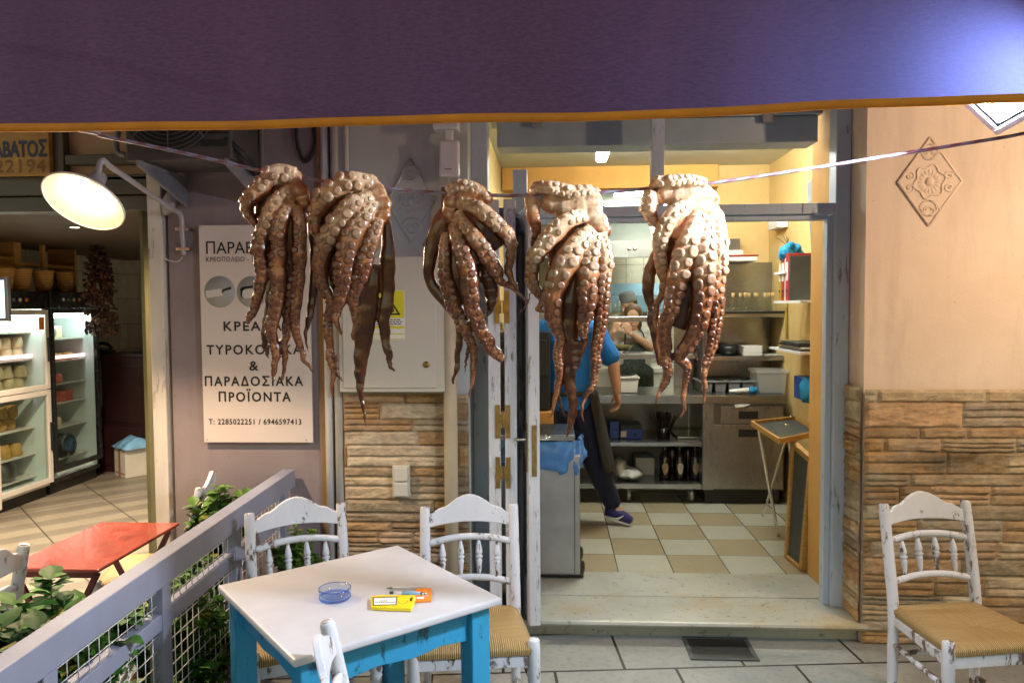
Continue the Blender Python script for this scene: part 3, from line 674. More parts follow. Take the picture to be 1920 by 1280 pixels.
# outlet plate
o0, o1 = at(737, 931, Y=FY - .04), at(768, 872, Y=FY - .04)
ol = thing('socket_box', 'cream double socket box sunk in the stone of the pillar', 'socket', ((o0.x + o1.x) / 2, FY - .03, o0.z))
MB().box(o0.x, o1.x, FY - .052, FY, o0.z, o1.z).build('base_plate', M['cabinet'], ol, bevel=.003)
zm = (o0.z + o1.z) / 2
for a, b_ in ((o0.z + .008, zm - .004), (zm + .004, o1.z - .008)): MB().box(o0.x + .01, o1.x - .006, FY - .064, FY - .0525, a, b_).build('cover', M['cabinet'], ol, bevel=.004)
# wall antenna box
j0, j1 = at(824, 333, Y=FY - .07), at(861, 263, Y=FY - .07)
jb = thing('antenna_box', 'white plastic antenna box under a bracket left of the door frame', 'antenna box', ((j0.x + j1.x) / 2, FY - .05, j0.z))
MB().box(j0.x, j1.x, FY - .085, FY - .04, j0.z, j1.z).build('case', M['white_plastic'], jb, bevel=.012)
MB().box(j0.x + .03, j1.x - .03, FY - .08, FY - .045, j1.z - .001, j1.z + .05).build('neck', M['white_plastic'], jb, bevel=.006)
q0, q1 = at(812, 250, Y=FY - .09), at(858, 240, Y=FY - .09)
MB().box(q0.x, q1.x, FY - .1, FY, j1.z + .052, j1.z + .1).build('wall_bracket', M['white_plastic'], jb, bevel=.004)
MB().box(j0.x + .04, j1.x - .04, FY - .04, FY, j0.z + .05, j0.z + .12).build('mount', M['white_plastic'], jb)
mb = MB(); mb.box((j0.x + j1.x) / 2 - .02, (j0.x + j1.x) / 2 + .012, FY - .0858, FY - .085, j0.z + .035, j0.z + .04)
mb.build('logo_mark', M['grey_plastic'], jb)
MB().tube([(j0.x + .045, FY - .06, j0.z + .004), (j0.x + .043, FY - .05, j0.z - .05), (j0.x + .03, FY - .02, j0.z - .09), (j0.x + .05, FY - .01, j0.z - .2)], .002, 6).build('cable', M['white_plastic'], jb)
# pipes
def pipe(label, px, py, r, z0, z1, y, mat, grp='pipes on the pillar'):
    c = at(px, py, Y=y); mb = MB().lathe([(r, z0), (r, z1)], (c.x, y, 0), 16)
    t = one('pipe', label, 'pipe', mb, M[mat], grp); return t
pipe('beige vertical pipe right of the meter cabinet, crossing the stone', 845, 800, .034, 0, 2.25, FY - .075, 'pipe_beige')
pipe('lilac white vertical pipe beside the mauve wall', 616, 700, .021, 0, 3.3, FY - .0, 'white_paint')
pipe('cream vertical pipe along the left edge of the stone pillar', 634, 700, .02, 0, 3.3, FY - .015, 'pipe_grey')
pipe('thin cream conduit on the grey plaster at the top of the pillar', 650, 300, .011, 1.95, 3.3, FY - .015, 'pipe_grey')
one('brown_strip', 'thin rust brown strip on the edge of the mauve wall', 'trim', MB().box(at(598, 600, Y=FY).x, at(607, 600, Y=FY).x, FY + .012, FY + .029, 0, 3.3), M['rust_brown'])  # narrow upright brown strip between the mauve wall and the pipes
# cable loop
c = at(572, 250, Y=FY + .02); 
pts = [at(x, y, Y=FY + .015) for x, y in ((556, 215), (555, 255), (562, 287), (573, 304), (585, 287), (590, 262), (585, 215))]
one('cable_loop', 'black looped cable hanging high on the mauve wall', 'cable', MB().tube(pts, .009, 8), M['rubber'])
# ------------------------------------------------------------------ sign board on the mauve wall
by = FY - .002
b0, b1 = at(384, 829, Y=by), at(579, 420, Y=by); bx0 = at(371, 421, Y=by).x
bw = b1.x - b0.x
sg = thing('sign_board', 'white printed shop sign on the mauve wall with Greek words and two grey discs', 'sign', ((b0.x + b1.x) / 2, by, b0.z))
MB().box(b0.x - .004, b1.x, by, by + .012, b0.z, b1.z).build('board', M['sign_board'], sg, bevel=.002)
ly = by - .0012
ink = MB()
def line(tx, px0, px1, pyb, pyt=None, bold=0, sp=1.0, wfix=None):
    a, b2 = at(px0, pyb, Y=by), at(px1, pyb, Y=by); h = (at(px0, pyt, Y=by).z - a.z)
    text(ink, tx, a.x, a.z, ly, height=h, width=b2.x - a.x, spacing=sp, bold=bold)
line('ΠΑΡΑΒΑΤΟΣ', 387, 556, 476, 454, .004)
line('ΚΡΕΟΠΩΛΕΙΟ - ΠΑΝΤΟΠΩΛΕΙΟ', 387, 558, 491, 482, 0, 1.2)
line('ΚΡΕΑΤΑ', 420, 528, 620, 603, .022, 1.25)
line('ΤΥΡΟΚΟΜΙΚΑ', 388, 566, 664, 647, .022, 1.25)
line('&', 468, 484, 694, 677, .022)
line('ΠΑΡΑΔΟΣΙΑΚΑ', 385, 568, 723, 706, .022, 1.25)
line('ΠΡΟΪΟΝΤΑ', 411, 545, 752, 735, .022, 1.25)
line('T: 2285022251 / 6946597413', 392, 565, 795, 785, .016, 1.15)
ink.build('lettering', M['ink'], sg)
for px in (412, 473):
    c = at(px, 547, Y=by); r = at(px + 29, 547, Y=by).x - c.x
    d = MB().lathe([(r, 0), (r, .0008), (0, .0008)], (0, 0, 0), 40, Matrix.Translation((c.x, by - .0002, c.z)) @ Matrix.Rotation(R(90), 4, 'X')).build('disc', M['sign_grey'], sg)
    mb = MB(); mk = MB(); P = lambda pts: [V((at(x, y, Y=by).x, ly - .0004, at(x, y, Y=by).z)) for x, y in pts]
    if px == 412:
        mb.add(P(((386, 545), (417, 541), (418, 554), (388, 559), (386, 553))), [range(5)]); mk.add(P(((416, 543), (433, 537), (434, 542), (420, 546), (419, 549), (416, 549))), [range(6)])
    else:
        mb.add(P(((452, 541), (492, 537), (494, 556), (455, 560), (452, 556))), [range(5)]); mk.add(P(((451, 541), (456, 537), (484, 534), (492, 538), (460, 542), (455, 545), (454, 556), (458, 558), (457, 560), (452, 557))), [range(10)])
    mb.build('pale_print', M['sign_pale'], d); mk.build('dark_print', M['ink'], d)
for (px, py) in ((375, 426), (388, 824), (574, 824)):
    c = at(px, py, Y=by); MB().sphere((c.x, by - .001, c.z), .0035, 8).build('screw', M['chrome'], sg)
# ------------------------------------------------------------------ shop front
sf = thing('shop_facade', 'brown framed shop front with peach panels over the wide opening', 'shop front', (-3.6, FY, 0))
hz = 2.31
MB().box(-6.5, -2.03, FY + .02, 3.9, hz - .05, hz + .05).build('lintel', M['shop_frame'], sf, bevel=.005)
MB().box(-6.5, -1.975, FY + .06, 3.92, hz + .051, 3.4).build('transom_board', M['panel_peach'], sf)
xa, xb = at(95, 300, Y=FY).x, at(117, 300, Y=FY).x
MB().box(xa, xb, FY + .01, 3.79, hz + .051, 3.0).build('stile', M['shop_frame'], sf, bevel=.004)
za = at(200, 297, Y=FY).z
MB().box(xb + .001, -1.98, FY + .015, 3.785, za - .025, za + .025).build('rail', M['shop_frame'], sf, bevel=.004)
za2 = at(200, 332, Y=FY).z
MB().box(xb + .001, -1.98, FY + .02, 3.78, za2 - .012, za2 + .006).build('rail', M['pine'], sf, bevel=.003)
MB().box(at(277, 600, Y=FY).x + .012, at(303, 600, Y=FY).x + .012, FY + .0, 3.9, 0, hz + .06).build('post', M['shop_post'], sf, bevel=.005)
MB().box(at(270, 600, Y=FY + .1).x, at(277, 600, Y=FY + .1).x, FY + .08, 3.86, 0, hz - .055).build('mullion', M['green_mullion'], sf, bevel=.003)
MB().box(-6.5, -2.03, FY + .04, 3.86, hz - .13, hz - .055).build('lower_rail', M['shop_frame'], sf, bevel=.004)
# hand painted board
a, b_ = at(-120, 332, Y=FY - .02), at(91, 258, Y=FY - .02)
hb = thing('painted_sign', 'ochre hand painted board with raised Greek letters and digits above the shop opening', 'sign', ((a.x + b_.x) / 2, FY - .02, a.z))
MB().box(a.x, b_.x, FY - .02, FY + .01, a.z, b_.z + .05).build('board', M['yellow_board'], hb, bevel=.003)
q0, q1 = at(90, 293, Y=FY - .02), at(90, 264, Y=FY - .02); t1 = MB(); text(t1, 'ΠΑΡΑΒΑΤΟΣ', b_.x - .012, q0.z, FY - .021, height=(q1.z - q0.z), width=.41, align='RIGHT', bold=.035)
t1.build('lettering', M['board_letter'], hb)
q0, q1 = at(90, 322, Y=FY - .02), at(90, 299, Y=FY - .02); t1 = MB(); text(t1, '22850 22194', b_.x - .02, q0.z, FY - .021, height=(q1.z - q0.z), width=.58, align='RIGHT', bold=.03, spacing=1.1)
t1.build('digits', M['board_digit'], hb)
# ------------------------------------------------------------------ barn lamp, built once, used twice
def barn_lamp(label, base, head, up, aim, flip=1, power=60):
    """gooseneck lamp: base on the wall, shade at head, aim = direction the shade faces"""
    base, head, aim = V(base), V(head), V(aim).normalized()
    t = thing('barn_lamp', label, 'wall lamp', base)
    neck = head - aim * .13
    corner = base + V((0, -.02, .2)); top = V(up)
    MB().tube([base, base + V((0, -.012, .1)), corner, corner + (top - corner) * .15, corner + (top - corner) * .55, top - (top - corner) * .1, top + V((0, 0, .012)) - (top - neck) * .15, neck], .012, 10, n=60).build('arm', M['lamp_enamel'], t)
    rot = aim.to_track_quat('-Z', 'Y').to_matrix().to_4x4(); mx = Matrix.Translation(head) @ rot
    r = .155
    prof = [(.022, .16), (.03, .155), (.034, .12), (.045, .1), (.075, .075), (.115, .04), (r - .006, .008), (r, 0)]
    MB().lathe(prof, (0, 0, 0), 40, mx, caps=False).build('shade', M['lamp_enamel'], t)
    MB().lathe([(.03, .094), (.072, .069), (.112, .035), (r - .008, .004), (r - .001, -.001)], (0, 0, 0), 40, mx, caps=False).build('inner_shade', M['lamp_inside'], t)
    MB().lathe([(r - .003, -.004), (r + .003, -.003), (r + .003, .003), (r - .003, .003), (r - .003, -.004)], (0, 0, 0), 40, mx, caps=False).build('rim', M['lamp_inside'], t)
    bm = MB(); bm.sphere((0, 0, 0), (.034, .034, .044), 14); bm.v = [mx @ (p + V((0, 0, .045))) for p in bm.v]; bm.build('bulb', M['bulb'], t)
    for k in (.03, .13):
        MB().box(base.x - .035, base.x + .035, base.y - .014, base.y + .03, base.z + k - .008, base.z + k + .008).build('clamp', M['chrome'], t, bevel=.002)
    L = bpy.data.lights.new('lamp_light', 'SPOT'); L.energy = power; L.color = (1, .72, .46); L.shadow_soft_size = .035; L.spot_size = R(176); L.spot_blend = .25
    lo = bpy.data.objects.new('lamp_light', L); COL.objects.link(lo); lo.parent = t
    lm = Matrix.Translation(head + aim * .0) @ rot; lo.matrix_local = FR[t.name].inverted() @ lm
    return t
BL = barn_lamp('lit gooseneck lamp with a wide white inside shade reaching out from the mauve wall', at(345, 478, Y=FY + .005), at(157, 379, Y=2.92), at(192, 302, Y=2.98), (-.06, -.62, -.78), 1, 38)
BL2 = barn_lamp('gooseneck lamp on the peach wall beyond the right edge of the photo', V((2.62, FY - .02, 2.15)), V((2.75, 2.4, 2.5)), V((2.76, 2.36, 2.72)), (-.32, .62, -.7), 1, 29)
# flex of the left lamp
pts = [at(x, y, Y=FY + .02) for x, y in ((342, 482), (333, 490), (312, 486), (307, 470), (308, 420), (306, 385), (312, 372))]
one('lamp_cable', 'thin cable looping from the foot of the gooseneck lamp along the mauve wall', 'cable', MB().tube(pts, .004, 6), M['pipe_grey'])
c = at(311, 378, Y=FY - .03); one('wall_plug', 'small round grey junction cap under the arm of the gooseneck lamp', 'junction cap', MB().sphere((c.x, FY + .005, c.z), (.035, .03, .07), 14, Matrix.Rotation(R(20), 3, 'Y')), M['lamp_enamel'])
# ------------------------------------------------------------------ air conditioner
a0, a1 = at(233, 302, Y=3.34), at(432, 240, Y=3.34)
x0, x1 = a0.x, a1.x; zb = at(330, 300, Y=3.34).z
ac = thing('air_conditioner', 'grimy outdoor air conditioner hanging on brackets high on the mauve wall', 'air conditioner', ((x0 + x1) / 2, 3.5, zb))
MB().box(x0, x1, 3.35, 3.66, zb, zb + .56).build('case', M['ac_body'], ac, bevel=.01)
cx, cz = x0 + (x1 - x0) * .42, zb + .27
MB().lathe([(.235, 0), (.235, .004), (0, .004)], (0, 0, 0), 48, Matrix.Translation((cx, 3.349, cz)) @ Matrix.Rotation(R(90), 4, 'X')).build('fan_opening', M['ac_dark'], ac)
mb = MB()
for r in [.04 + .0195 * i for i in range(11)]: mb.tube([(cx + r * math.cos(a), 3.335, cz + r * math.sin(a)) for a in [2 * math.pi * i / 36 for i in range(37)]], .0028, 5, n=36, caps=False)
for i in range(8): a = math.pi * i / 4; mb.tube([(cx + .03 * math.cos(a), 3.333, cz + .03 * math.sin(a)), (cx + .24 * math.cos(a), 3.333, cz + .24 * math.sin(a))], .003, 5)
mb.build('fan_grille', M['ac_body'], ac)
mb = MB()
for i in range(9): mb.box(x1 - .14, x1 - .02, 3.342, 3.349, zb + .06 + i * .055, zb + .09 + i * .055)
mb.build('louvres', M['ac_dark'], ac)
for bx in (x0 + .08, x1 - .015):
    MB().prism([(3.3, zb - .006), (3.3, zb - .03), (3.745, zb - .16), (3.745, zb + .5), (3.72, zb + .5), (3.72, zb - .006)], bx, bx + .012, 'X').build('wall_bracket', M['bracket'], ac)
MB().tube([(x1 - .03, 3.36, zb + .1), (x1 + .04, 3.4, zb + .02), (x1 + .02, 3.6, zb - .02), (x1 - .1, 3.72, zb + .1)], .014, 8).build('refrigerant_pipe', M['rubber'], ac)
pts = [at(x, y, Y=3.6) for x, y in ((222, 245), (218, 270), (222, 286), (236, 291))]
one('drain_hose', 'bent grey drain hose beside the air conditioner over the shop opening', 'hose', MB().tube(pts, .014, 8), M['bracket'])
# ------------------------------------------------------------------ railing
rl = thing('railing', 'grey lilac wooden railing with wire mesh running from the wall toward the viewer', 'railing', (-1.3, 2.4, 0), 0)
A, B = V((-1.262, .75, 0)), V((-1.352, 3.715, 0)); D = (B - A).normalized()
RX = lambda y: A.x + (B.x - A.x) * (y - A.y) / (B.y - A.y)
MB().bar(A + V((0, 0, .805)), B + V((0, 0, .805)), .066, .09).build('top_rail', M['rail_paint'], rl, bevel=.004)
ys = [1.17, 1.775, 2.375, 2.985, 3.6]
for y in ys:
    MB().box(RX(y) - .026, RX(y) + .026, y - .027, y + .027, 0, .7595).build('post', M['rail_paint'], rl, bevel=.004)
sp = [.75] + ys + [3.715]
for i in range(len(sp) - 1):
    a, b_ = sp[i] + .028, sp[i + 1] - .028
    if b_ - a < .1: b_ = sp[i + 1]
    for (z, h, nm) in ((.64, .055, 'middle_rail'), (.12, .06, 'bottom_rail')):
        MB().bar((RX(a), a, z), (RX(b_), b_, z), .042, h).build(nm, M['rail_paint'], rl, bevel=.003)
    mb = MB()
    for (za, zb2) in ((.668, .76), (.15, .612)):
        n = max(1, round((b_ - a) / .048))
        for k in range(n): y = a + (k + .5) * (b_ - a) / n; mb.tube([(RX(y), y, za), (RX(y), y, zb2)], .0017, 5)
        n = max(2, round((zb2 - za) / .048))
        for k in range(n): z = za + (k + .5) * (zb2 - za) / n; mb.tube([(RX(a) + .003, a, z), (RX(b_) + .003, b_, z)], .0017, 5)
    mb.build('wire_mesh', M['white_paint'], rl)
# ------------------------------------------------------------------ plants
def leaf_geo(mb, cols, p, d, up, L, w_, c, curl):
    d = d.normalized(); s = d.cross(up)
    s = s.normalized() if s.length > 1e-4 else V((1, 0, 0)); n = s.cross(d); rows = []
    prof = [0.02, .55, .95, 1, .8, .45, .03]; k = len(prof) - 1
    for i, q in enumerate(prof):
        t = i / k; c_ = p + d * L * t + n * (-curl * L * t * t); row = []
        for e, f in ((-1, .0), (-.5, .5), (0, 0), (.5, .5), (1, .0)):
            row.append(c_ + s * (w_ * q * e * .5) + n * (abs(e) * w_ * .16 * q + math.sin(t * 17 + e * 3) * .02 * w_))
        rows.append(row)
    mb.grid(rows, True)
    for i in range(len(prof)):
        for e in (-1, -.5, 0, .5, 1):
            f = .82 if e == 0 else 1; cols.append((c[0] * f, c[1] * f, c[2] * f, 1))
def plant(label, x, y, z, h, r, n, ls, tone, seed, pot=True, zpot=0):
    rnd = random.Random(seed); t = thing('potted_plant', label, 'plant', (x, y, zpot), 0, 'leafy plants along the railing')
    mb = MB(); cols = []; st = MB()
    tips = []
    n = int(n * 4.4); ls *= .74; h *= 1.1
    for i in range(max(5, n // 30)):
        a = rnd.uniform(0, 6.28); q = math.sqrt(rnd.random()) * r; hh = h * rnd.uniform(.55, 1) * (1 - .25 * q / r)
        tip = V((x + q * math.cos(a), y + q * math.sin(a), z + hh)); b0 = V((x + q * .25 * math.cos(a), y + q * .25 * math.sin(a), z))
        mid = b0.lerp(tip, .5) + V((0, 0, .02)); st.tube([b0, mid, tip], [.005, .004, .002], 5); tips.append((b0, mid, tip))
    for i in range(n):
        b0, mid, tip = rnd.choice(tips); u = rnd.uniform(.25, 1) ** .7
        p = b0.lerp(mid, u * 2) if u < .5 else mid.lerp(tip, u * 2 - 1)
        a = rnd.uniform(0, 6.28); d = V((math.cos(a), math.sin(a), rnd.uniform(-.2, .75))); L = ls * rnd.uniform(.55, 1.2)
        k = rnd.uniform(.6, 1.25); c = rnd.choice(tone)
        if rnd.random() < .05: c = (.28, .27, .03)
        leaf_geo(mb, cols, p, d, V((0, 0, 1)), L, L * rnd.uniform(.6, .85), tuple(v * k * 1.05 for v in c), rnd.uniform(.0, .3))
    mb.at['Col'] = ('FLOAT_COLOR', cols); mb.build('foliage', M['leaf'], t, fix=False); st.build('stems', M['stem'], t)
    if pot:
        pr = min(r * .62, .13); ph = max(.12, z - zpot)
        MB().lathe([(pr * .7, 0), (pr, ph * .82), (pr * 1.1, ph * .82), (pr * 1.1, ph), (pr * .95, ph), (pr * .9, ph * .88), (0, ph * .88)], (x, y, zpot), 24).build('pot', M['terracotta'], t)
    return t
G1 = [(.06, .19, .02), (.08, .23, .03), (.04, .13, .016)]; G2 = [(.1, .22, .02), (.13, .26, .03), (.07, .16, .016)]; G3 = [(.04, .13, .025), (.06, .16, .035), (.028, .09, .018)]
plant('bright bushy plant in a terracotta pot against the mauve wall beyond the railing', -1.5, 3.28, .46, .42, .13, 240, .085, G2, 1, True, .0)
plant('lush plant behind the railing below the middle of the red table', -1.52, 2.16, .36, .46, .22, 400, .1, G1, 2)
plant('dark broad leaved plant behind the near end of the railing', -1.56, 1.78, .4, .47, .28, 520, .1, G3, 3)
plant('trailing plant with yellowing leaves low behind the wire mesh', -1.42, 1.62, .2, .36, .2, 240, .09, G2, 4)
plant('small leaved herb showing through the wire mesh near the white table', -1.47, 2.72, .28, .4, .2, 380, .06, G2, 5)
plant('bushy herb behind the wire mesh at the far railing post', -1.5, 3.02, .24, .4, .16, 320, .06, G1, 6)
plant('low plant behind the lower mesh under the railing', -1.46, 2.1, .14, .34, .19, 260, .085, G1, 7)
plant('dark plant at the lower left corner behind the railing', -1.6, 1.45, .42, .46, .26, 460, .1, G3, 8)
plant('fresh green herb in front of the railing end beside the white chair', -1.22, 3.42, .3, .36, .12, 240, .05, G2, 9)
plant('low green plant pressed against the wire mesh between the two middle posts', -1.4, 2.62, .06, .45, .15, 260, .085, G1, 10)
plant('low leafy plant pressed against the wire mesh beside the third post', -1.4, 2.22, .06, .42, .14, 240, .09, G2, 11)
plant('low leafy plant pressed against the wire mesh near the viewer', -1.39, 1.9, .06, .45, .15, 260, .095, G1, 12)
plant('low herb against the mesh next to the table corner', -1.43, 2.86, .05, .42, .13, 260, .07, G2, 13)
# ------------------------------------------------------------------ chairs
def chair_proto():
    t = thing('tavern_chair', 'x', 'chair', (0, 0, 0), 0, 'white tavern chairs with rush seats')
    cw = M['chair_white']; hb, hf, D_ = .182, .216, .36      # half widths back/front, depth. chair faces -Y, back at y=0
    lean = lambda z: (0, (max(0, z - .44) * .17), z)
    for s in (-1, 1):
        mb = MB(); rows = []
        for z in (0, .2, .43, .6, .78, .845, .85): rows.append((s * hb, .0 + max(0, z - .43) ** 1.15 * .2, z))
        mb.tube(rows, [.017, .02, .022, .022, .021, .02, .012], 8, n=26, fdir=(0, 1, 0)); mb.build('rear_post', cw, t, True)
        pf = [(.015, 0), (.018, .02), (.021, .18), (.0225, .27), (.019, .277), (.0235, .285), (.019, .293), (.0235, .301), (.019, .309), (.023, .318), (.0225, .44), (.021, .468), (.017, .473), (0, .474)]
        MB().lathe(pf, (s * hf, -D_, 0), 14).build('front_leg', cw, t, True)
    yb = lambda z: max(0, z - .43) ** 1.15 * .2
    # crest rail with a scalloped top
    pts = []; n = 30; W_ = hb - .012
    def top(u): u = abs(u); return .838 + .052 * max(0, math.cos(min(1, u / .62) * math.pi / 2)) + (.008 * math.cos((u - .72) / .16 * math.pi / 2) if abs(u - .72) < .16 else 0) - .022 * max(0, u - .62) / .38
    def bot(u): return .768 + .016 * (1 - u * u)
    rows = []
    for i in range(n + 1):
        u = -1 + 2 * i / n; x = u * W_; bow = .018 * (1 - u * u); zt, zb_ = top(u), bot(u)
        rows.append([V((x, yb(zb_) + bow - .009, zb_)), V((x, yb(zt) + bow - .009, zt)), V((x, yb(zt) + bow + .009, zt)), V((x, yb(zb_) + bow + .009, zb_))])
    MB_ = MB(); MB_.grid(rows, False, True); MB_.f.append([0, 1, 2, 3]); MB_.sm.append(False); e = n * 4; MB_.f.append([e + 3, e + 2, e + 1, e]); MB_.sm.append(False)
    MB_.build('crest_rail', cw, t, True, .003)
    for zc in (.705, .545):
        MB().tube([(u * W_, yb(zc) + .016 * (1 - u * u), zc + .02 * (1 - u * u)) for u in (-1, -.5, 0, .5, 1)], .0125, 8, n=20, flat=1.15).build('back_rail', cw, t, True)
    for u in (-.66, -.22, .22, .66):
        za = .545 + .02 * (1 - u * u) + .01; zb_ = .705 + .02 * (1 - u * u) - .01; H = zb_ - za
        pr = [(.006, 0), (.008, .1), (.0125, .38), (.013, .42), (.009, .45), (.015, .49), (.016, .53), (.009, .57), (.014, .6), (.0145, .66), (.011, .8), (.005, 1)]
        bot_ = V((u * W_, yb(za) + .016 * (1 - u * u), za)); tp = V((u * W_, yb(zb_) + .016 * (1 - u * u), zb_)); d = (tp - bot_)
        rot = d.to_track_quat('Z', 'Y').to_matrix().to_4x4(); rot.translation = bot_
        MB().lathe([(r, z * H) for r, z in pr], (0, 0, 0), 10, rot).build('spindle', cw, t, True)
    # seat rails, stretchers
    MB().box(-hf + .018, hf - .018, -D_ - .012, -D_ + .012, .375, .418).build('seat_rail', cw, t, True, .003)
    MB().box(-hb + .018, hb - .018, -.01, .012, .385, .418).build('seat_rail', cw, t, True, .003)
    for s in (-1, 1):
        MB().bar((s * hb, -.02, .4), (s * hf, -D_ + .018, .4), .022, .035).build('seat_rail', cw, t, True, .003)
        for z in (.3, .14): MB().tube([(s * hb, -.01, z), (s * hf, -D_ + .01, z)], .011, 8).build('stretcher', cw, t, True)
    MB().tube([(-hf, -D_, .24), (hf, -D_, .24)], .011, 8).build('stretcher', cw, t, True); MB().tube([(-hb, 0, .26), (hb, 0, .26)], .011, 8).build('stretcher', cw, t, True)
    # rush seat in four fields
    mb = MB(); sd = []; C = V((0, -D_ * .52, 0)); c4 = [V((-hf - .004, -D_ - .018, 0)), V((hf + .004, -D_ - .018, 0)), V((hb + .006, .02, 0)), V((-hb - .006, .02, 0))]
    for i in range(4):
        a, b_ = c4[i], c4[(i + 1) % 4]; e = (b_ - a).normalized(); rows = []
        for j in range(9):
            t_ = j / 8; row = []
            for k in range(13):
                p = a.lerp(b_, k / 12).lerp(C, t_); z = .458 - .014 * t_ ** .5 + .006 * math.sin(t_ * 3.1)
                if j == 0: z -= .012
                row.append(V((p.x, p.y, z)))
            rows.append(row)
        under = [V((p.x * .985, p.y * .985 - .003, .42)) for p in rows[0]]
        rows = [under, [V((p.x * 1.004, p.y + (p.y - C.y) * .012, .437)) for p in rows[0]]] + rows
        mb.grid(rows, True); sd += [p.dot(e) + .3 * i for r in rows for p in r]
    mb.at['strand'] = ('FLOAT', sd); mb.build('rush_seat', M['rush'], t, True)
    MB().box(-hb + .01, hb - .01, -D_ + .015, -.0, .412, .432).build('seat_underside', M['rush'], t, True)
    return t
CH = chair_proto(); first = [True]
def chair(p, ang, label):
    """p: plan position of the middle of the back, ang: direction the seat faces (degrees, 0 = toward -Y)"""
    o = CH if first[0] else copy_tree(CH); first[0] = False
    o.location = (p[0], p[1], 0); o.rotation_euler = (0, 0, R(ang)); o['label'] = label
mid = lambda a, b_: ((a.x + b_.x) / 2, (a.y + b_.y) / 2)
def chair_px(l, r, label, back=.07):
    a, b_ = at(*l, Z=.85), at(*r, Z=.85); d = V((b_.x - a.x, b_.y - a.y, 0)); ang = math.degrees(math.atan2(d.y, d.x)); m = (a + b_) / 2
    n = V((-d.y, d.x, 0)).normalized() * back
    chair((m.x - n.x, m.y - n.y), ang, label)
chair_px((470, 962), (637, 943), 'white distressed chair at the white table in front of the railing end')
chair_px((796, 950), (963, 945), 'white distressed chair between the white table and the folding door leaves')
chair_px((1652, 945), (1816, 938), 'white distressed chair standing alone by the stone cladding at the right')
chair((-.468, 1.733), 107.5, 'white chair seen edge on at the near side of the white table')
chair((-1.737, 3.452), -74, 'white chair against the mauve wall beyond the railing, facing the red table')
chair((-1.91, 2.29), -90 + 4, 'white chair at the left edge beside the red table, cut by the frame')
chair((1.775, 2.2), 92, 'white chair at the far right, only its edge in the frame')
# ------------------------------------------------------------------ red table
rt = thing('folding_table', 'small red enamelled folding metal table beyond the railing', 'table', (-1.85, 2.9, 0))
MB().box(-2.03, -1.665, 2.605, 3.2, .706, .72).build('table_top', M['red_enamel'], rt, bevel=.005)
mb = MB()
for y in (2.63, 3.17): mb.box(-2.0, -1.695, y - .008, y + .008, .68, .705)
mb.tube([(-1.85, 2.63, .69), (-1.85, 3.17, .69)], .008, 6)
mb.build('under_frame', M['red_leg'], rt)
for y in (2.64, 3.16):
    for s in (-1, 1): MB().bar((-1.85 + s * .15, y + (.012 if s > 0 else -.012), .69), (-1.85 - s * .2, y + (.012 if s > 0 else -.012), .0), .022, .016, (0, 1, 0)).build('leg', M['red_leg'], rt, bevel=.002)
# ------------------------------------------------------------------ white table with blue legs
TC = V((-.643, 2.353, 0)); TA = R(40.6)
tb_ = thing('dining_table', 'square table with a white top and brushed blue legs and aprons', 'table', TC, TA)
hs = .339
MB().box(-hs, hs, -hs, hs, .727, .75).build('table_top', M['table_top'], tb_, True, .007)
li, lw = .028, .068
for sx in (-1, 1):
    for sy in (-1, 1):
        xs = sorted((sx * (hs - li), sx * (hs - li - lw))); ysn = sorted((sy * (hs - li), sy * (hs - li - lw)))
        MB().box(xs[0], xs[1], ysn[0], ysn[1], 0, .726).build('leg', M['table_blue'], tb_, True, .004)
k = hs - li - lw
for s in (-1, 1):
    def apr(mx):
        pl = [(-k + .001, .725), (k - .001, .725), (k - .001, .62), (k * .6, .632), (k * .2, .622), (-k * .3, .634), (-k * .7, .624), (-k + .001, .628)]
        mb = MB().prism(pl, s * (hs - li - .022), s * (hs - li - .044), 'Y'); mb.v = [mx @ p for p in mb.v]; return mb
    apr(Matrix.Identity(3)).build('apron', M['table_blue'], tb_, True, .002)
    apr(Matrix.Rotation(R(90), 3, 'Z')).build('apron', M['table_blue'], tb_, True, .002)
# things on the table
c = at(628, 1116, Z=.76)
prof = [(0, .0), (.046, .0), (.049, .004), (.05, .034), (.048, .036), (.044, .034), (.042, .012), (.036, .008), (0, .007)]
rows = []; seg = 48
for r, z in prof:
    row = []
    for j in range(seg):
        a = 2 * math.pi * j / seg; zz = z
        if z > .03 and min(abs(((a - q + math.pi) % (2 * math.pi)) - math.pi) for q in (R(75), R(195), R(315))) < .14: zz = z - .011
        row.append(V((c.x + r * math.cos(a), c.y + r * math.sin(a), .7503 + zz)))
    rows.append(row)
at_ = thing('ashtray', 'round blue glass ashtray on the white table', 'ashtray', (c.x, c.y, .7503))
mb = MB(); mb.grid(rows, True, True); mb.build('bowl', M['ash_glass'], at_)
MB().lathe([(.0485, .0032), (.0497, .005), (.0499, .011), (.0496, .012)], (c.x, c.y, .7503), 48, caps=False).build('base_ring', M['ash_base'], at_)
MB().lathe([(.0508, .033), (.0512, .0352), (.0495, .0365), (.0478, .0352)], (c.x, c.y, .7503), 48, caps=False).build('rim', M['ash_base'], at_)
def flat(pxs, z0, z1):
    q = [at(x, y, Z=z1) for x, y in pxs]; return MB().prism([(p.x, p.y) for p in q], z0, z1, 'Z')
po = thing('tobacco_pouch', 'yellow tobacco pouch with a white warning panel lying on the white table', 'tobacco pouch', at(735, 1127, Z=.75))
flat(((695, 1117), (712, 1114), (778, 1114), (780, 1119), (771, 1139), (735, 1138), (696, 1136)), .7503, .763).build('pouch', M['yellow_card'], po, bevel=.003)
Zp = .7634
def quad(pxs, z): return MB().add([V((at(x, y, Z=z))) for x, y in pxs], [range(len(pxs))])
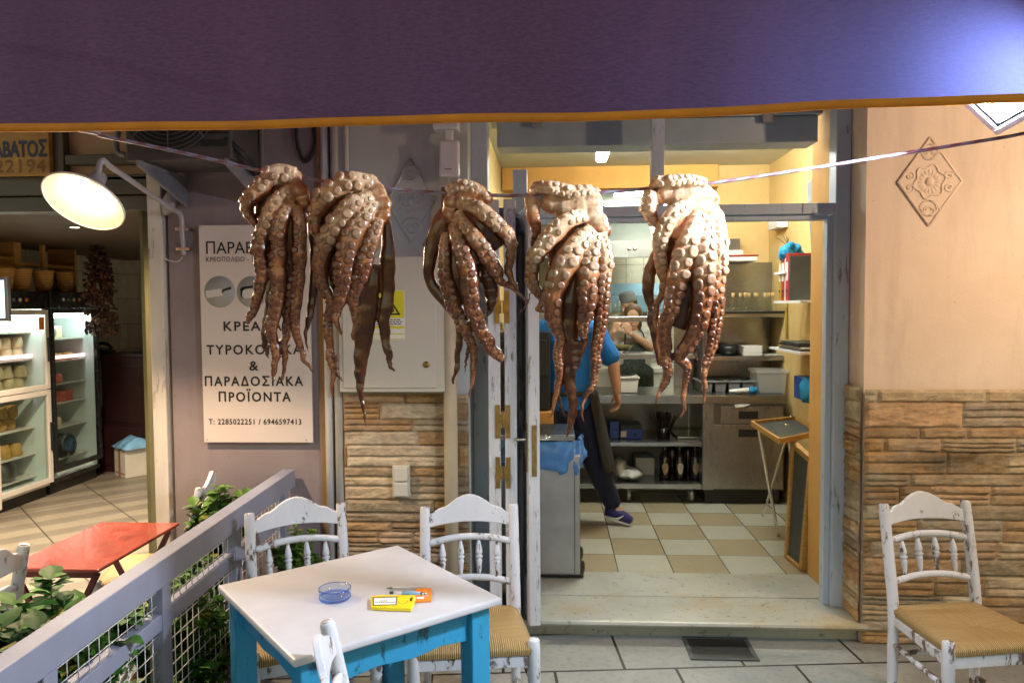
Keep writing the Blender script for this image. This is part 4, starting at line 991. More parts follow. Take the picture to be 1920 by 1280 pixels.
mb = MB(); mb.add([at(x, y, Z=Zp) for x, y in ((698.5, 1119), (745, 1117.5), (744, 1133.5), (699, 1134.5))], [range(4)]); wp = mb.build('warning_border', M['ink'], po)
mb = MB(); mb.add([at(x, y, Z=Zp + .0004) for x, y in ((701, 1120.5), (743, 1119), (742, 1132), (701, 1133))], [range(4)]); wq = mb.build('warning_panel', M['white_label'], wp)
mb = MB()
for (y, x0_, x1_) in ((1125, 713, 727), (1127.6, 703, 740)):
    x = x0_
    while x < x1_:
        mb.add([at(a, b_, Z=Zp + .0008) for a, b_ in ((x, y), (x + 2.6, y - .1), (x + 2.6, y + 1.1), (x, y + 1.2))], [range(4)]); x += 3.6
mb.build('small_print', M['ink'], wp)
mb = MB()
for i in range(9):
    a = R(200 + i * 17); b2 = R(200 + (i + 1) * 17)
    f = lambda r, t: at(755 + r * math.cos(t) * 1.0, 1124 - r * math.sin(t) * .75, Z=Zp)
    mb.add([f(9, a), f(9, b2), f(10.5, b2), f(10.5, a)], [range(4)])
mb.add([at(x, y, Z=Zp) for x, y in ((769, 1120), (774, 1119.5), (772, 1126), (768, 1126))], [range(4)])
mb.build('printed_mark', M['tray_wood'], po)
mb = MB(); mb.add([at(x, y, Z=Zp + .0005) for x, y in ((770, 1119.5), (774, 1119.2), (772, 1125.5), (768, 1126))], [range(4)]); mb.build('seal', M['ink'], po)
oc = thing('paper_packet', 'orange rolling paper packet behind the yellow pouch', 'packet', at(795, 1112, Z=.75))
flat(((780, 1102), (809, 1101), (809, 1124), (776, 1126)), .7503, .7575).build('packet', M['orange_card'], oc, bevel=.002)
mb = MB(); mb.add([at(x, y, Z=.758) for x, y in ((782, 1118), (795, 1117.5), (795, 1122), (781, 1122.5))], [range(4)]); mb.build('white_mark', M['white_label'], oc)
mb = MB(); mb.add([at(x, y, Z=.758) for x, y in ((795, 1110), (800, 1110), (803, 1119), (799, 1115), (794, 1113))], [range(5)]); mb.build('pale_figure', M['white_label'], oc)
pn = thing('pen', 'clear ballpoint pen with a dark tip lying behind the orange packet', 'pen', at(750, 1101, Z=.75))
a, b_ = at(736, 1101.5, Z=.756), at(800, 1100.5, Z=.756)
MB().tube([a, b_], .0042, 8).build('barrel', M['sign_pale'], pn); MB().tube([at(724, 1102, Z=.755), at(730, 1101.8, Z=.756), a], [.0006, .003, .004], 8).build('tip', M['grey_plastic'], pn)
lt = thing('lighter', 'pale blue lighter lying between the pouch and the orange packet', 'lighter', at(775, 1112, Z=.75))
MB().tube([at(755, 1111, Z=.757), at(792, 1113, Z=.757)], [.0085, .0085], 10, flat=.7).build('body', M['pale_blue_bag'], lt)
MB().tube([at(792, 1113, Z=.758), at(799, 1116, Z=.758)], [.008, .006], 10).build('cap', M['chrome'], lt)
sc_ = one('paper_scrap', 'tiny coloured paper scrap beside the yellow pouch', 'paper scrap', flat(((730, 1108), (738, 1107), (737, 1111), (731, 1111)), .7503, .754), M['apron_pattern'])
# ------------------------------------------------------------------ awning
VY = 1.65
aw = thing('awning', 'violet cloth awning with an orange bound valance hanging across the top', 'awning', (0, VY, 2.05))
edge = [(-60, 249), (0, 248), (200, 246), (420, 241), (700, 234), (960, 229), (1200, 222), (1450, 211), (1700, 200), (1920, 191), (1990, 188)]
rows = []; bind = []
ek = [at(x, y, Y=VY) for x, y in edge]
xs_ = [-3.2, -2.4, -1.8] ; pts = [V((x, VY, ek[0].z + (x - ek[0].x) * -.004)) for x in xs_] + ek + [V((x, VY, ek[-1].z - (x - ek[-1].x) * .01)) for x in (1.6, 2.2, 2.8, 3.2)]
fine = catmull(pts, 120)
wv = lambda x, t: .007 * math.sin(x * 7.3) * t + .003 * math.sin(x * 17 + 1) * t
rows = []
for k in range(9):
    t = k / 8; rows.append([V((p.x, VY + wv(p.x, 1 - t), p.z + (2.62 - p.z) * t)) for p in fine])
MB_ = MB(); MB_.grid(rows, True); MB_.build('valance', M['valance'], aw)
mb = MB(); ring = []
for p in fine: y = VY + wv(p.x, 1); ring.append([V((p.x, y - .0022, p.z - .001)), V((p.x, y - .0022, p.z + .0175)), V((p.x, y + .0022, p.z + .0175)), V((p.x, y + .0022, p.z - .001))])
mb.grid(ring, True, True); mb.build('binding', M['binding'], aw)
MB().tube([(-3.2, VY + .02, 2.63), (3.2, VY + .02, 2.63)], .03, 12).build('front_bar', M['white_paint'], aw)
MB().box(-3.2, 3.2, 0, .006, 0, 1, Matrix.Translation((0, VY + .02, 2.655)) @ Matrix(((1, 0, 0, 0), (0, 0, 2.08, 0), (0, -1, .68, 0), (0, 0, 0, 1)))).build('canopy', M['valance'], aw)
# ------------------------------------------------------------------ floodlight
C0 = at(1868, 256, Y=1.93)
ea = V((-.64, .01, .77)).normalized(); nn = V((-.6, -.38, -.7)).normalized(); ea = (ea - nn * ea.dot(nn)).normalized(); eb = nn.cross(ea).normalized()
if eb.x < 0: eb = -eb
fl = thing('floodlight', 'square white framed floodlight glaring beside the rope at the upper right corner', 'floodlight', C0)
La, Lb, T_ = .2, .19, .05
mx = Matrix((eb, ea, nn)).transposed().to_4x4(); mx.translation = C0
if mx.to_3x3().determinant() < 0: pass
mb = MB(); f = .018
for b_ in ((0, Lb, 0, f), (0, Lb, La - f, La), (0, f, f + .0005, La - f - .0005), (Lb - f, Lb, f + .0005, La - f - .0005)): mb.box(*b_, -T_, 0, mx)
mb.build('frame', M['white_plastic'], fl, bevel=.004)
MB().box(f, Lb - f, f, La - f, -T_, -T_ + .01, mx).build('housing', M['bracket'], fl)
mb = MB()
for b_ in ((f + .0005, Lb - f - .0005, f + .0005, f + .008), (f + .0005, Lb - f - .0005, La - f - .008, La - f - .0005), (f + .0005, f + .008, f + .0085, La - f - .0085), (Lb - f - .008, Lb - f - .0005, f + .0085, La - f - .0085)): mb.box(*b_, -.03, -.004, mx)
mb.build('gasket', M['black'], fl)
MB().box(f + .0085, Lb - f - .0085, f + .0085, La - f - .0085, -.025, -.012, mx).build('glass', M['flood_glass'], fl)
hb_ = mx @ V((Lb / 2, La / 2, -T_)); MB().tube([hb_, hb_ + V((.06, .05, .1)), V((hb_.x + .08, 1.85, 2.72))], .012, 8).build('hanger', M['bracket'], fl)
# ------------------------------------------------------------------ rope and octopuses
OY = 2.1
rp = [at(x, y, Y=OY) for x, y in ((120, 240), (195, 256), (340, 286), (490, 320), (560, 331), (640, 346), (720, 353), (800, 360), (880, 364), (960, 367), (1060, 365), (1160, 359), (1240, 351), (1330, 344), (1500, 319), (1700, 287), (1880, 258), (2000, 238))]
rp = [V((-2.4, OY, rp[0].z + .16))] + rp + [V((2.3, OY, rp[-1].z + .12))]
mb = MB(); mb.tube(rp, .0048, 8, n=240)
L_ = 0; sd = []
P_ = catmull(rp, 240)
for i in range(241):
    if i: L_ += (P_[i] - P_[i - 1]).length
    sd += [L_ + j * .0025 for j in range(8)]
mb.at['strand'] = ('FLOAT', sd); one('hanging_rope', 'taut red and blue braided rope holding the five octopuses', 'rope', mb, M['rope'])
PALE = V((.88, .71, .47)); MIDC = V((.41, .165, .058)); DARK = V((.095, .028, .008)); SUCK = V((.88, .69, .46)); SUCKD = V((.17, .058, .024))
def octopus(label, tf, arms, blobs, brown, seed, flaps=()):
    """arms: (points, widths, depth offset, angle of the sucker face or None). All sizes in zoom pixels, tf = (x0, y0, scale)"""
    rnd = random.Random(seed); zx, zy, sc = tf; body = MB(); samples = []; PX = 1.0 / FPX * (OY + .0)
    P3 = lambda x, y, d: at(zx + x / sc, zy + y / sc, Y=OY) + V((0, d, 0))
    alls = []
    for (pts, ws, dep, face) in arms:
        dl = dep if isinstance(dep, (list, tuple)) else [dep] * len(pts)
        P = [P3(p[0], p[1], dl[min(i, len(dl) - 1)]) for i, p in enumerate(pts)]; rr = [max(.0017, q / sc * PX * (.6 - .2 * (k_ / max(1, len(ws) - 1)) ** 1.5)) for k_, q in enumerate(ws)]
        n = max(10, len(P) * 7); C_ = catmull(P, n); rl_ = lerpl(rr, n)
        # slight wobble so that the arms do not read as swept tubes
        for i in range(len(C_)):
            t = i / n; C_[i] += V((mnoise.noise(V((t * 6, seed, len(alls)))) * .004 + t * .007 * mnoise.noise(V((t * 15, seed, len(alls)))), mnoise.noise(V((t * 6, seed + 4, len(alls)))) * .006 + t * .008 * mnoise.noise(V((t * 13, seed + 2, len(alls)))), 0)); rl_[i] *= 1 + (.1 + .22 * t) * mnoise.noise(V((t * 11 + t * t * 8, seed + 7, len(alls))))
        body.tube(C_, rl_, 12, n=n, flat=.82 if face is not None else .62, spline=False, fdir=(0, -1, 0))
        alls.append((C_, rl_, face)); 
        for i, p in enumerate(C_):
            samples.append((p, i / n, face, rl_[i], zy + 0))
    # webbing that joins the upper parts of neighbouring arms
    fr_ = [q for q in alls[1:] if q[2] is not None and len(q[0]) > 30]
    for qa, qb in zip(fr_[:-1], fr_[1:]):
        La = len(qa[0]) - 1; Lb = len(qb[0]) - 1; web = []; wr = []
        for k in range(9):
            pa_, pb_ = qa[0][int(La * .48 * k / 8)], qb[0][int(Lb * .48 * k / 8)]
            g = (pa_ - pb_).length * .5
            if g > .05: break
            web.append((pa_ + pb_) * .5 + V((0, .012 + .01 * k / 8, 0))); wr.append(max(.003, min(g * 1.05, .03) * (1 if k < 6 else .75)))
        if len(web) > 3: 
            body.tube(web, wr, 12, flat=.35, fdir=(0, -1, 0)); samples += [(p, .12 + .05 * i, None, wr[i] * .8, 1) for i, p in enumerate(web)]
    for (x, y, r, d) in blobs:
        c = P3(x, y, d); q = r / sc * PX * 1.28; body.sphere(c, (q, q * .62, q), 14); samples.append((c, -.25, 0, q, 0)); samples.append((c + V((0, -q * .5, 0)), -.25, 0, q, 0))
    for (b0, b1) in zip(blobs[:-1], blobs[1:]):
        if math.hypot(b0[0] - b1[0], b0[1] - b1[1]) < 125:
            q0, q1 = b0[2] / sc * PX * 1.2, b1[2] / sc * PX * 1.2; c0, c1 = P3(b0[0], b0[1], b0[3]), P3(b1[0], b1[1], b1[3])
            body.tube([c0, c1], [q0, q1], 12, n=6, flat=.62, fdir=(0, -1, 0)); samples.append(((c0 + c1) / 2, -.25, 0, (q0 + q1) / 2, 0))
    for poly, d, th in flaps:
        ps = [P3(x, y, d) for x, y in poly]; body.prism([(p.x, p.z) for p in ps], OY + d - th, OY + d + th, 'Y')
        cc = sum(ps, V()) / len(ps); samples.append((cc, .75, None, .02, 0)); [samples.append((p, .8, None, .01, 0)) for p in ps]
    ztop = max(p.z for p in body.v)
    out = remesh(body, .0025, 2)
    kd = kdtree.KDTree(len(samples))
    for i, s_ in enumerate(samples): kd.insert(s_[0], i)
    kd.balance(); cols = []
    for i, p in enumerate(out.v):
        best = None
        for (co, k, dist) in kd.find_n(p, 3):
            q = dist / samples[k][3]
            if best is None or q < best[0]: best = (q, k)
        s_ = samples[best[1]]; t = s_[1]; fz = (p - s_[0]).normalized()
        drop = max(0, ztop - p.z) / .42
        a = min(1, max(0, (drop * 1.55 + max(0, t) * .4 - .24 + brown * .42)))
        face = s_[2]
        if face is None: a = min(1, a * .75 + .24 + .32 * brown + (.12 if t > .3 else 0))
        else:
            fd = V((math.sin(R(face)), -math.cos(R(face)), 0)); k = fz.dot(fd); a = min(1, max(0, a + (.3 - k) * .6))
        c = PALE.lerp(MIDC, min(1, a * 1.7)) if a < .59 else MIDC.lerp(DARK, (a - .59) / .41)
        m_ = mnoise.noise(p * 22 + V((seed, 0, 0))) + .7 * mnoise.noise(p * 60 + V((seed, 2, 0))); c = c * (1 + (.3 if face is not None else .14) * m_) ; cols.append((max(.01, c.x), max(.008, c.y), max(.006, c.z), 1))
    # suckers, with crease shade painted round their bases
    rr_ = []
    nv = len(out.v)
    suck = [(0, .004 + .0), (0, 0)]
    for (C_, rl_, face) in alls:
        if face is None: continue
        n = len(C_) - 1; s = .0; dist = 0; nxt = rl_[0] * .5; side = 1
        for i in range(1, n):
            dist += (C_[i] - C_[i - 1]).length
            if dist < nxt: continue
            r = rl_[i]; t = i / n
            for side in ((-1, 1)):
                sr = r * rnd.choice((.33, .38, .42, .45, .47)) * (1.05 if .12 < t < .75 else .8)
                if r < .0035: sr = r * .5
                if rnd.random() < .04: continue
                T = (C_[min(i + 1, n)] - C_[i - 1]).normalized(); fd = V((math.sin(R(face)), -math.cos(R(face)), 0)); fd = (fd - T * fd.dot(T)).normalized(); b = T.cross(fd)
                al = R(28 + rnd.uniform(-6, 6)) * side
                d_ = (fd * math.cos(al) + b * math.sin(al)).normalized(); jit = (sr * .55 if side > 0 else -sr * .35) + rnd.uniform(-.15, .15) * sr
                ctr = C_[i] + T * jit + b * (math.sin(al) * r * .98) + fd * (math.cos(al) * r * .75)
                nr = (fd * math.cos(al * .75) + b * math.sin(al * .75) + T * rnd.uniform(-.15, .15)).normalized()
                q = nr.to_track_quat('Z', 'Y').to_matrix().to_4x4(); q.translation = ctr
                pr = [(sr * .8, -sr * .5), (sr * 1.0, sr * .05), (sr * 1.0, sr * .22), (sr * .88, sr * .4), (sr * .64, sr * .5), (sr * .36, sr * .5), (sr * .1, sr * .47)]
                ov = rnd.uniform(.9, 1.12); rows = []
                for (a_, z_) in pr: rows.append([q @ V((a_ * math.cos(g) * ov, a_ * math.sin(g) / ov, z_)) for g in [2 * math.pi * j / 11 for j in range(11)]])
                o = out.grid(rows, True, True); out.f.append([o + 6 * 11 + j for j in range(11)]); out.sm.append(True)
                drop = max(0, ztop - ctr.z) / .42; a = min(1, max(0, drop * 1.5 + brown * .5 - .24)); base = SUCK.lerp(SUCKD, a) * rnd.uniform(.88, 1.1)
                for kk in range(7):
                    f_ = (.5, .74, .93, 1.0, 1.04, 1.04, .98)[kk]; cols += [(base.x * f_, base.y * f_, base.z * f_, 1)] * 11  # vertex colour darkens toward the sucker base, shade painted in the crease
            nxt = dist + r * rnd.uniform(.7, .84) if r > .0035 else dist + r * 1.2
    out.at['Col'] = ('FLOAT_COLOR', cols)
    top = max(out.v, key=lambda p: p.z)
    c = V((sum(p.x for p in out.v) / len(out.v), OY, ztop)); out.v = [p - c for p in out.v]
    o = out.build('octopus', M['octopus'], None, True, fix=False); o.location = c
    prop(o, label, 'octopus', 'octopuses hung on the rope')
    return o
A_ = lambda pts, ws, dep=0.0, face=0: (pts, ws, dep, face)
octopus('leftmost brown octopus hanging on the rope in front of the white shop sign', (440, 300, 2.911), [
    A_([(335, 85), (240, 80), (165, 150), (100, 220), (78, 275), (108, 345), (140, 378)], [80, 100, 92, 84, 66, 46, 26], [-.0, -.012, -.02, -.02, -.012, .0, .01], -20),
    A_([(310, 160), (238, 255), (194, 370), (166, 480), (172, 570), (170, 660), (132, 770), (100, 850), (74, 888)], [64, 78, 78, 74, 72, 70, 60, 50, 30], [-.01, -.03, -.04, -.04, -.034, -.03, -.02, -.01, 0], -8),
    A_([(330, 240), (290, 300), (265, 400), (258, 520), (255, 640), (250, 760), (228, 860), (205, 950), (222, 1050), (220, 1120), (216, 1205)], [50, 66, 80, 88, 84, 82, 78, 66, 56, 44, 22], [-.015, -.03, -.035, -.03, -.025, -.02, -.015, -.01, 0, 0, 0], 0),
    A_([(345, 260), (368, 360), (368, 480), (362, 600), (352, 720), (338, 850), (340, 960), (365, 1060), (400, 1120), (432, 1160)], [50, 66, 72, 68, 62, 58, 50, 38, 26, 8], [-.01, -.02, -.02, -.016, -.012, -.01, 0, 0, 0, 0], 14),
    A_([(375, 200), (408, 310), (418, 430), (422, 600), (415, 740), (395, 850), (376, 950), (388, 1060)], [50, 50, 44, 48, 50, 44, 26, 8], .02, None),
    A_([(240, 420), (215, 600), (195, 760), (165, 880), (146, 970), (155, 1050), (168, 1088)], [70, 90, 90, 60, 40, 30, 10], .024, None),
    A_([(215, 150), (165, 230), (150, 330), (165, 450), (190, 560)], [110, 120, 96, 80, 50], .018, None),
    A_([(320, 420), (310, 620), (300, 780), (282, 880), (268, 980), (264, 1080), (250, 1205)], [70, 90, 80, 60, 48, 40, 20], .012, 35),
], [(318, 105, 46, .0), (250, 110, 50, .012), (350, 170, 46, 0), (372, 240, 38, .005), (310, 215, 50, .01)], .78, 1)
octopus('second octopus from the left, trailing long smooth tips before the meter cabinet', (580, 310, 2.561), [
    A_([(300, 85), (205, 85), (122, 130), (62, 200), (34, 270), (40, 340), (58, 420)], [72, 90, 98, 88, 70, 48, 28], [0, -.015, -.02, -.018, -.008, .0, .01], -14),
    A_([(300, 150), (232, 190), (170, 270), (118, 350), (84, 430), (70, 510), (82, 590), (112, 660), (96, 730), (94, 820), (104, 920), (114, 1010), (118, 1120)], [50, 80, 90, 92, 82, 70, 62, 56, 50, 48, 44, 36, 8], [-.01, -.03, -.04, -.04, -.034, -.03, -.02, -.01, 0, 0, 0, 0, 0], -10),
    A_([(315, 180), (270, 260), (215, 370), (188, 480), (182, 560), (160, 640), (132, 720), (152, 815)], [50, 76, 96, 100, 86, 70, 52, 10], [-.01, -.03, -.04, -.04, -.03, -.02, -.01, 0], 0),
    A_([(338, 260), (312, 360), (282, 460), (242, 570), (216, 640), (226, 720), (214, 840)], [50, 66, 76, 76, 72, 60, 20], [-.01, -.025, -.03, -.02, -.01, 0, 0], 8),
    A_([(300, 470), (278, 590), (272, 700), (256, 850), (240, 980), (242, 1080), (252, 1150), (272, 1256)], [84, 104, 94, 84, 60, 36, 26, 8], .008, None),
    A_([(362, 230), (370, 350), (376, 450), (370, 560), (365, 680), (356, 780), (370, 900), (386, 960), (410, 996)], [30, 52, 70, 62, 66, 56, 42, 28, 8], .012, None),
    A_([(60, 300), (60, 440), (80, 560), (110, 680)], [60, 66, 70, 50], .025, None),
    A_([(170, 160), (110, 240), (80, 340), (90, 440)], [120, 120, 90, 50], .016, None),
    A_([(120, 900), (130, 990), (165, 1040)], [28, 22, 8], 0, None),
], [(288, 88, 38, 0), (320, 130, 40, 0), (342, 190, 42, 0), (345, 240, 36, .004), (250, 130, 50, .015), (240, 210, 60, .018)], .62, 2)
octopus('middle octopus with a dark torn flap and a blunt curled arm end', (780, 330, 2.978), [
    A_([(175, 92), (235, 62), (300, 64), (360, 84), (408, 122)], [56, 62, 66, 70, 40], [-.004, -.01, -.012, -.01, 0], -30),
    A_([(240, 150), (330, 180), (410, 235), (470, 290), (522, 350), (532, 430), (520, 520), (545, 600), (566, 640)], [60, 76, 86, 80, 76, 60, 50, 36, 10], [-.01, -.03, -.04, -.035, -.025, -.01, 0, 0, 0], 10),
    A_([(235, 205), (290, 290), (350, 370), (402, 450), (440, 520), (475, 582), (545, 635), (632, 712)], [45, 70, 86, 92, 86, 56, 26, 12], [-.01, -.03, -.04, -.03, -.02, -.01, 0, 0], 4),
    A_([(205, 270), (240, 360), (272, 460), (302, 560), (312, 640), (325, 720), (352, 820), (402, 920), (442, 990), (484, 1024)], [42, 72, 86, 96, 96, 92, 90, 84, 74, 56], [-.01, -.03, -.045, -.05, -.045, -.035, -.025, -.015, -.01, 0], 2),
    A_([(165, 320), (165, 430), (172, 540), (192, 640), (222, 740), (272, 830), (310, 920), (326, 1020), (315, 1130), (298, 1240)], [40, 62, 76, 82, 80, 76, 60, 40, 26, 6], [-.005, -.02, -.025, -.02, -.015, -.01, 0, 0, 0, 0], -10),
    A_([(190, 150), (135, 250), (100, 370), (75, 480), (68, 580), (115, 650), (182, 720), (236, 800), (240, 900), (234, 980), (216, 1080), (205, 1165)], [50, 90, 92, 66, 56, 66, 72, 60, 50, 42, 36, 16], .016, None),
    A_([(370, 420), (400, 560), (418, 690), (402, 780)], [80, 100, 72, 30], .018, None),
    A_([(305, 900), (282, 1010), (268, 1118)], [30, 20, 5], .01, None),
    A_([(640, 650), (615, 720), (545, 802)], [10, 12, 9], .004, None),
    A_([(240, 300), (250, 480), (260, 650)], [110, 150, 90], .028, None),
    A_([(330, 300), (350, 460), (370, 600)], [110, 130, 80], .028, None),
], [(200, 150, 40, 0), (185, 215, 36, .006), (215, 250, 30, 0), (330, 110, 44, .01), (395, 120, 30, .008), (260, 120, 46, .01)], .66, 3, [([(110, 230), (28, 388), (66, 385), (62, 420), (140, 400), (170, 240)], .014, .004)])
octopus('pale octopus before the blue shirted man, fourth along the rope', (960, 320, 2.51), [
    A_([(375, 92), (285, 105), (205, 88), (125, 82), (82, 104)], [50, 60, 68, 62, 48], [0, -.012, -.016, -.012, 0], -25),
    A_([(88, 108), (98, 200), (112, 280), (96, 365)], [54, 62, 52, 26], .006, None),
    A_([(345, 215), (262, 240), (190, 310), (130, 380), (100, 440), (95, 510), (122, 572), (142, 602), (126, 650), (152, 662)], [50, 72, 78, 78, 68, 58, 54, 40, 30, 16], [-.01, -.03, -.04, -.04, -.03, -.02, -.01, 0, 0, 0], -12),
    A_([(375, 280), (312, 350), (260, 430), (215, 520), (190, 600), (196, 680), (212, 740), (224, 800), (214, 860), (224, 940), (214, 1020), (196, 1090), (180, 1162)], [60, 92, 112, 102, 86, 76, 60, 50, 46, 44, 34, 26, 8], [-.01, -.035, -.05, -.05, -.04, -.03, -.02, -.015, -.01, -.01, 0, 0, 0], -4),
    A_([(388, 305), (365, 400), (352, 500), (352, 600), (340, 690), (332, 760), (345, 810), (325, 880)], [60, 76, 88, 88, 70, 50, 30, 8], [-.01, -.03, -.045, -.045, -.03, -.02, -.01, 0], 2),
    A_([(412, 300), (432, 400), (432, 500), (422, 620), (410, 740), (392, 850), (390, 930), (384, 1000), (346, 1070), (326, 1120), (336, 1182)], [60, 66, 66, 62, 58, 50, 45, 36, 22, 15, 6], [-.005, -.02, -.022, -.02, -.016, -.01, 0, 0, 0, 0, 0], 14),
    A_([(300, 460), (275, 620), (266, 740), (262, 860), (266, 960), (282, 1050), (286, 1130), (270, 1210), (260, 1256)], [90, 110, 96, 84, 62, 50, 44, 34, 12], .008, None),
    A_([(230, 640), (236, 780), (222, 860), (230, 950), (216, 1040), (236, 1120), (256, 1162)], [66, 58, 46, 40, 30, 16, 5], .014, None),
    A_([(240, 250), (225, 340), (220, 430), (240, 560)], [110, 110, 110, 70], .018, None),
    A_([(300, 800), (300, 900), (285, 960)], [40, 46, 20], -.004, None),
], [(190, 150, 44, .006), (250, 165, 52, .006), (320, 165, 54, .006), (370, 150, 46, .004), (375, 215, 46, .004), (405, 240, 38, .004), (432, 280, 30, .006), (300, 210, 50, .014), (385, 110, 30, .006)], .02, 4)
octopus('brightest cream octopus at the right end of the row, lit by the floodlight', (1180, 310, 2.61), [
    A_([(372, 92), (300, 78), (220, 82), (140, 86), (108, 108)], [44, 54, 64, 58, 44], [0, -.012, -.016, -.012, 0], -20),
    A_([(100, 130), (94, 205), (116, 270), (142, 300)], [54, 70, 60, 26], -.002, -40),
    A_([(300, 185), (212, 240), (160, 320), (140, 400), (150, 490), (166, 570), (150, 650), (126, 720), (130, 800), (145, 900), (155, 985)], [50, 68, 72, 66, 56, 46, 36, 30, 26, 24, 12], [-.01, -.03, -.035, -.03, -.025, -.02, -.01, 0, 0, 0, 0], -12),
    A_([(140, 420), (110, 500), (94, 600), (110, 690), (110, 780), (130, 880), (148, 980)], [40, 54, 56, 42, 36, 30, 18], .012, None),
    A_([(342, 240), (290, 340), (256, 440), (230, 540), (210, 640), (190, 730), (165, 800), (172, 890), (182, 980), (175, 1060), (150, 1110), (128, 1168)], [62, 86, 102, 96, 86, 76, 66, 60, 56, 50, 30, 12], [-.01, -.035, -.045, -.045, -.035, -.03, -.02, -.01, -.01, 0, 0, 0], -4),
    A_([(388, 255), (370, 360), (352, 480), (346, 580), (340, 680), (322, 780), (282, 870), (242, 932), (278, 985), (270, 1060), (266, 1140), (270, 1200), (250, 1235)], [56, 76, 96, 102, 92, 86, 72, 60, 50, 36, 28, 18, 6], [-.01, -.03, -.045, -.045, -.04, -.03, -.02, -.01, -.01, 0, 0, 0, 0], 2),
    A_([(424, 245), (432, 370), (426, 500), (416, 620), (414, 740), (400, 850), (385, 940), (366, 1010), (372, 1080), (364, 1165)], [60, 70, 76, 72, 66, 60, 50, 36, 26, 12], [-.005, -.02, -.025, -.022, -.016, -.01, 0, 0, 0, 0], 12),
    A_([(310, 800), (322, 880), (324, 955)], [20, 16, 10], -.01, None),
    A_([(250, 230), (200, 320), (190, 420), (195, 540)], [100, 96, 86, 50], .014, None),
    A_([(380, 110), (425, 160), (420, 215)], [30, 40, 30], .01, None),
    A_([(190, 820), (198, 900), (180, 960)], [30, 26, 14], .006, None),
], [(180, 135, 42, .006), (240, 150, 52, .006), (310, 150, 54, .006), (360, 145, 44, .004), (340, 205, 48, .006), (395, 215, 40, .006), (425, 250, 34, .006), (270, 200, 44, .014), (120, 160, 34, .01)], -.1, 5)
# ------------------------------------------------------------------ inside the cheese shop
FX = -4.5
def fridge(label, y0, y1, H, frame, doors, shelves, light_z, pink=None, body=None):
    t = thing('display_fridge', label, 'fridge', (FX - .3, (y0 + y1) / 2, 0)); x0 = FX - .62; w_ = .045
    body = body or M['fridge_white']
    mb = MB().box(x0, FX - .03, y0, y0 + .03, .1, H).box(x0, FX - .03, y1 - .03, y1, .1, H).box(x0, FX - .03, y0 + .031, y1 - .031, H - .04, H).box(x0, FX - .03, y0 + .031, y1 - .031, .1, .14)
    mb.build('case', body, t)
    MB().box(x0 + .001, x0 + .03, y0 + .031, y1 - .031, .141, H - .041).build('back_panel', M['fridge_inner'], t)
    MB().box(x0 + .0305, FX - .035, y0 + .0305, y0 + .034, .141, H - .16).box(x0 + .0305, FX - .035, y1 - .034, y1 - .0305, .141, H - .16).box(x0 + .0305, FX - .035, y0 + .0345, y1 - .0345, .141, .145).build('liner', M['fridge_inner'], t)
    MB().box(x0, FX - .06, y0 + .01, y1 - .01, .0, .099).build('plinth', M['black'], t)
    MB().box(FX - .029, FX + .012, y0, y1, H - .15, H).build('header', M['black_metal'], t, bevel=.006)
    for i, m in enumerate(('paper', 'grey_plastic', 'paper', 'orange_card')):
        yy = y0 + .18 + i * .075; MB().lathe([(.017, 0), (.017, .004), (0, .004)], (0, 0, 0), 12, Matrix.Translation((FX + .012, yy, H - .07)) @ Matrix.Rotation(R(90), 4, 'Y')).build('button', M[m], t)
    for (z0, z1) in doors:
        d = MB().box(FX - .028, FX + .01, y0, y0 + w_, z0, z1).box(FX - .028, FX + .01, y1 - w_, y1, z0, z1).box(FX - .028, FX + .01, y0 + w_ + .0005, y1 - w_ - .0005, z0, z0 + w_).box(FX - .028, FX + .01, y0 + w_ + .0005, y1 - w_ - .0005, z1 - w_, z1).build('door', frame, t, bevel=.004)
        MB().box(FX - .012, FX - .008, y0 + w_, y1 - w_, z0 + w_, z1 - w_).build('pane', M['glass'], d)
        MB().box(FX + .0105, FX + .03, y1 - .03, y1 - .012, z0 + (z1 - z0) * .35, z0 + (z1 - z0) * .65).build('handle', M['black'], d)
    for z in shelves: MB().box(x0 + .04, FX - .13, y0 + .035, y1 - .035, z - .012, z).build('shelf', M['fridge_white'], t)
    MB().box(FX - .09, FX - .06, y0 + .06, y1 - .06, light_z, light_z + .045).build('lamp_tube', M['fridge_tube'], t)
    if pink: MB().box(FX - .129, FX - .115, y0 + .06, y1 - .05, pink - .006, pink + .024).build('pink_strip', M['pink_tube'], t)
    zz = H - .22
    MB().box(FX + .0105, FX + .0115, y1 - .13, y1 - .06, zz - .11, zz).build('sticker', M['orange_card'], t)
    return t
zf = lambda py, px=45, dx=-.12: at(px, py, X=FX + dx).z
F1y = (5.74, 6.42); F2y = (6.45, 7.16)
sh1 = [zf(p) for p in (622, 674, 731)]; sh1b = [zf(p) for p in (804, 855, 920)]
zsplit = at(45, 737, X=FX).z
fridge('white framed two door display fridge full of cheese', *F1y, 1.83, M['fridge_white'], [(.13, zsplit - .004), (zsplit + .004, 1.675)], sh1[:2] + [sh1[2] + .0] + sh1b[:2] + [.2], 1.6, sh1[1] + .02)
sh2 = [zf(p, 130) for p in (634, 674, 716, 752, 797)]
fridge('black framed single door display fridge beside the white one', *F2y, 1.84, M['black_metal'], [(.2, 1.685)], sh2 + [.28], 1.6, sh2[1] + .025, M['black_metal'])
one('cold_cabinet', 'white cabinet corner at the left edge of the shop', 'cabinet', MB().box(-5.1, FX + .05, 5.1, 5.735, .06, 1.25).box(-5.0, FX, 5.15, 5.7, 0, .06), M['fridge_white'], bevel=.01)
CHP = {}
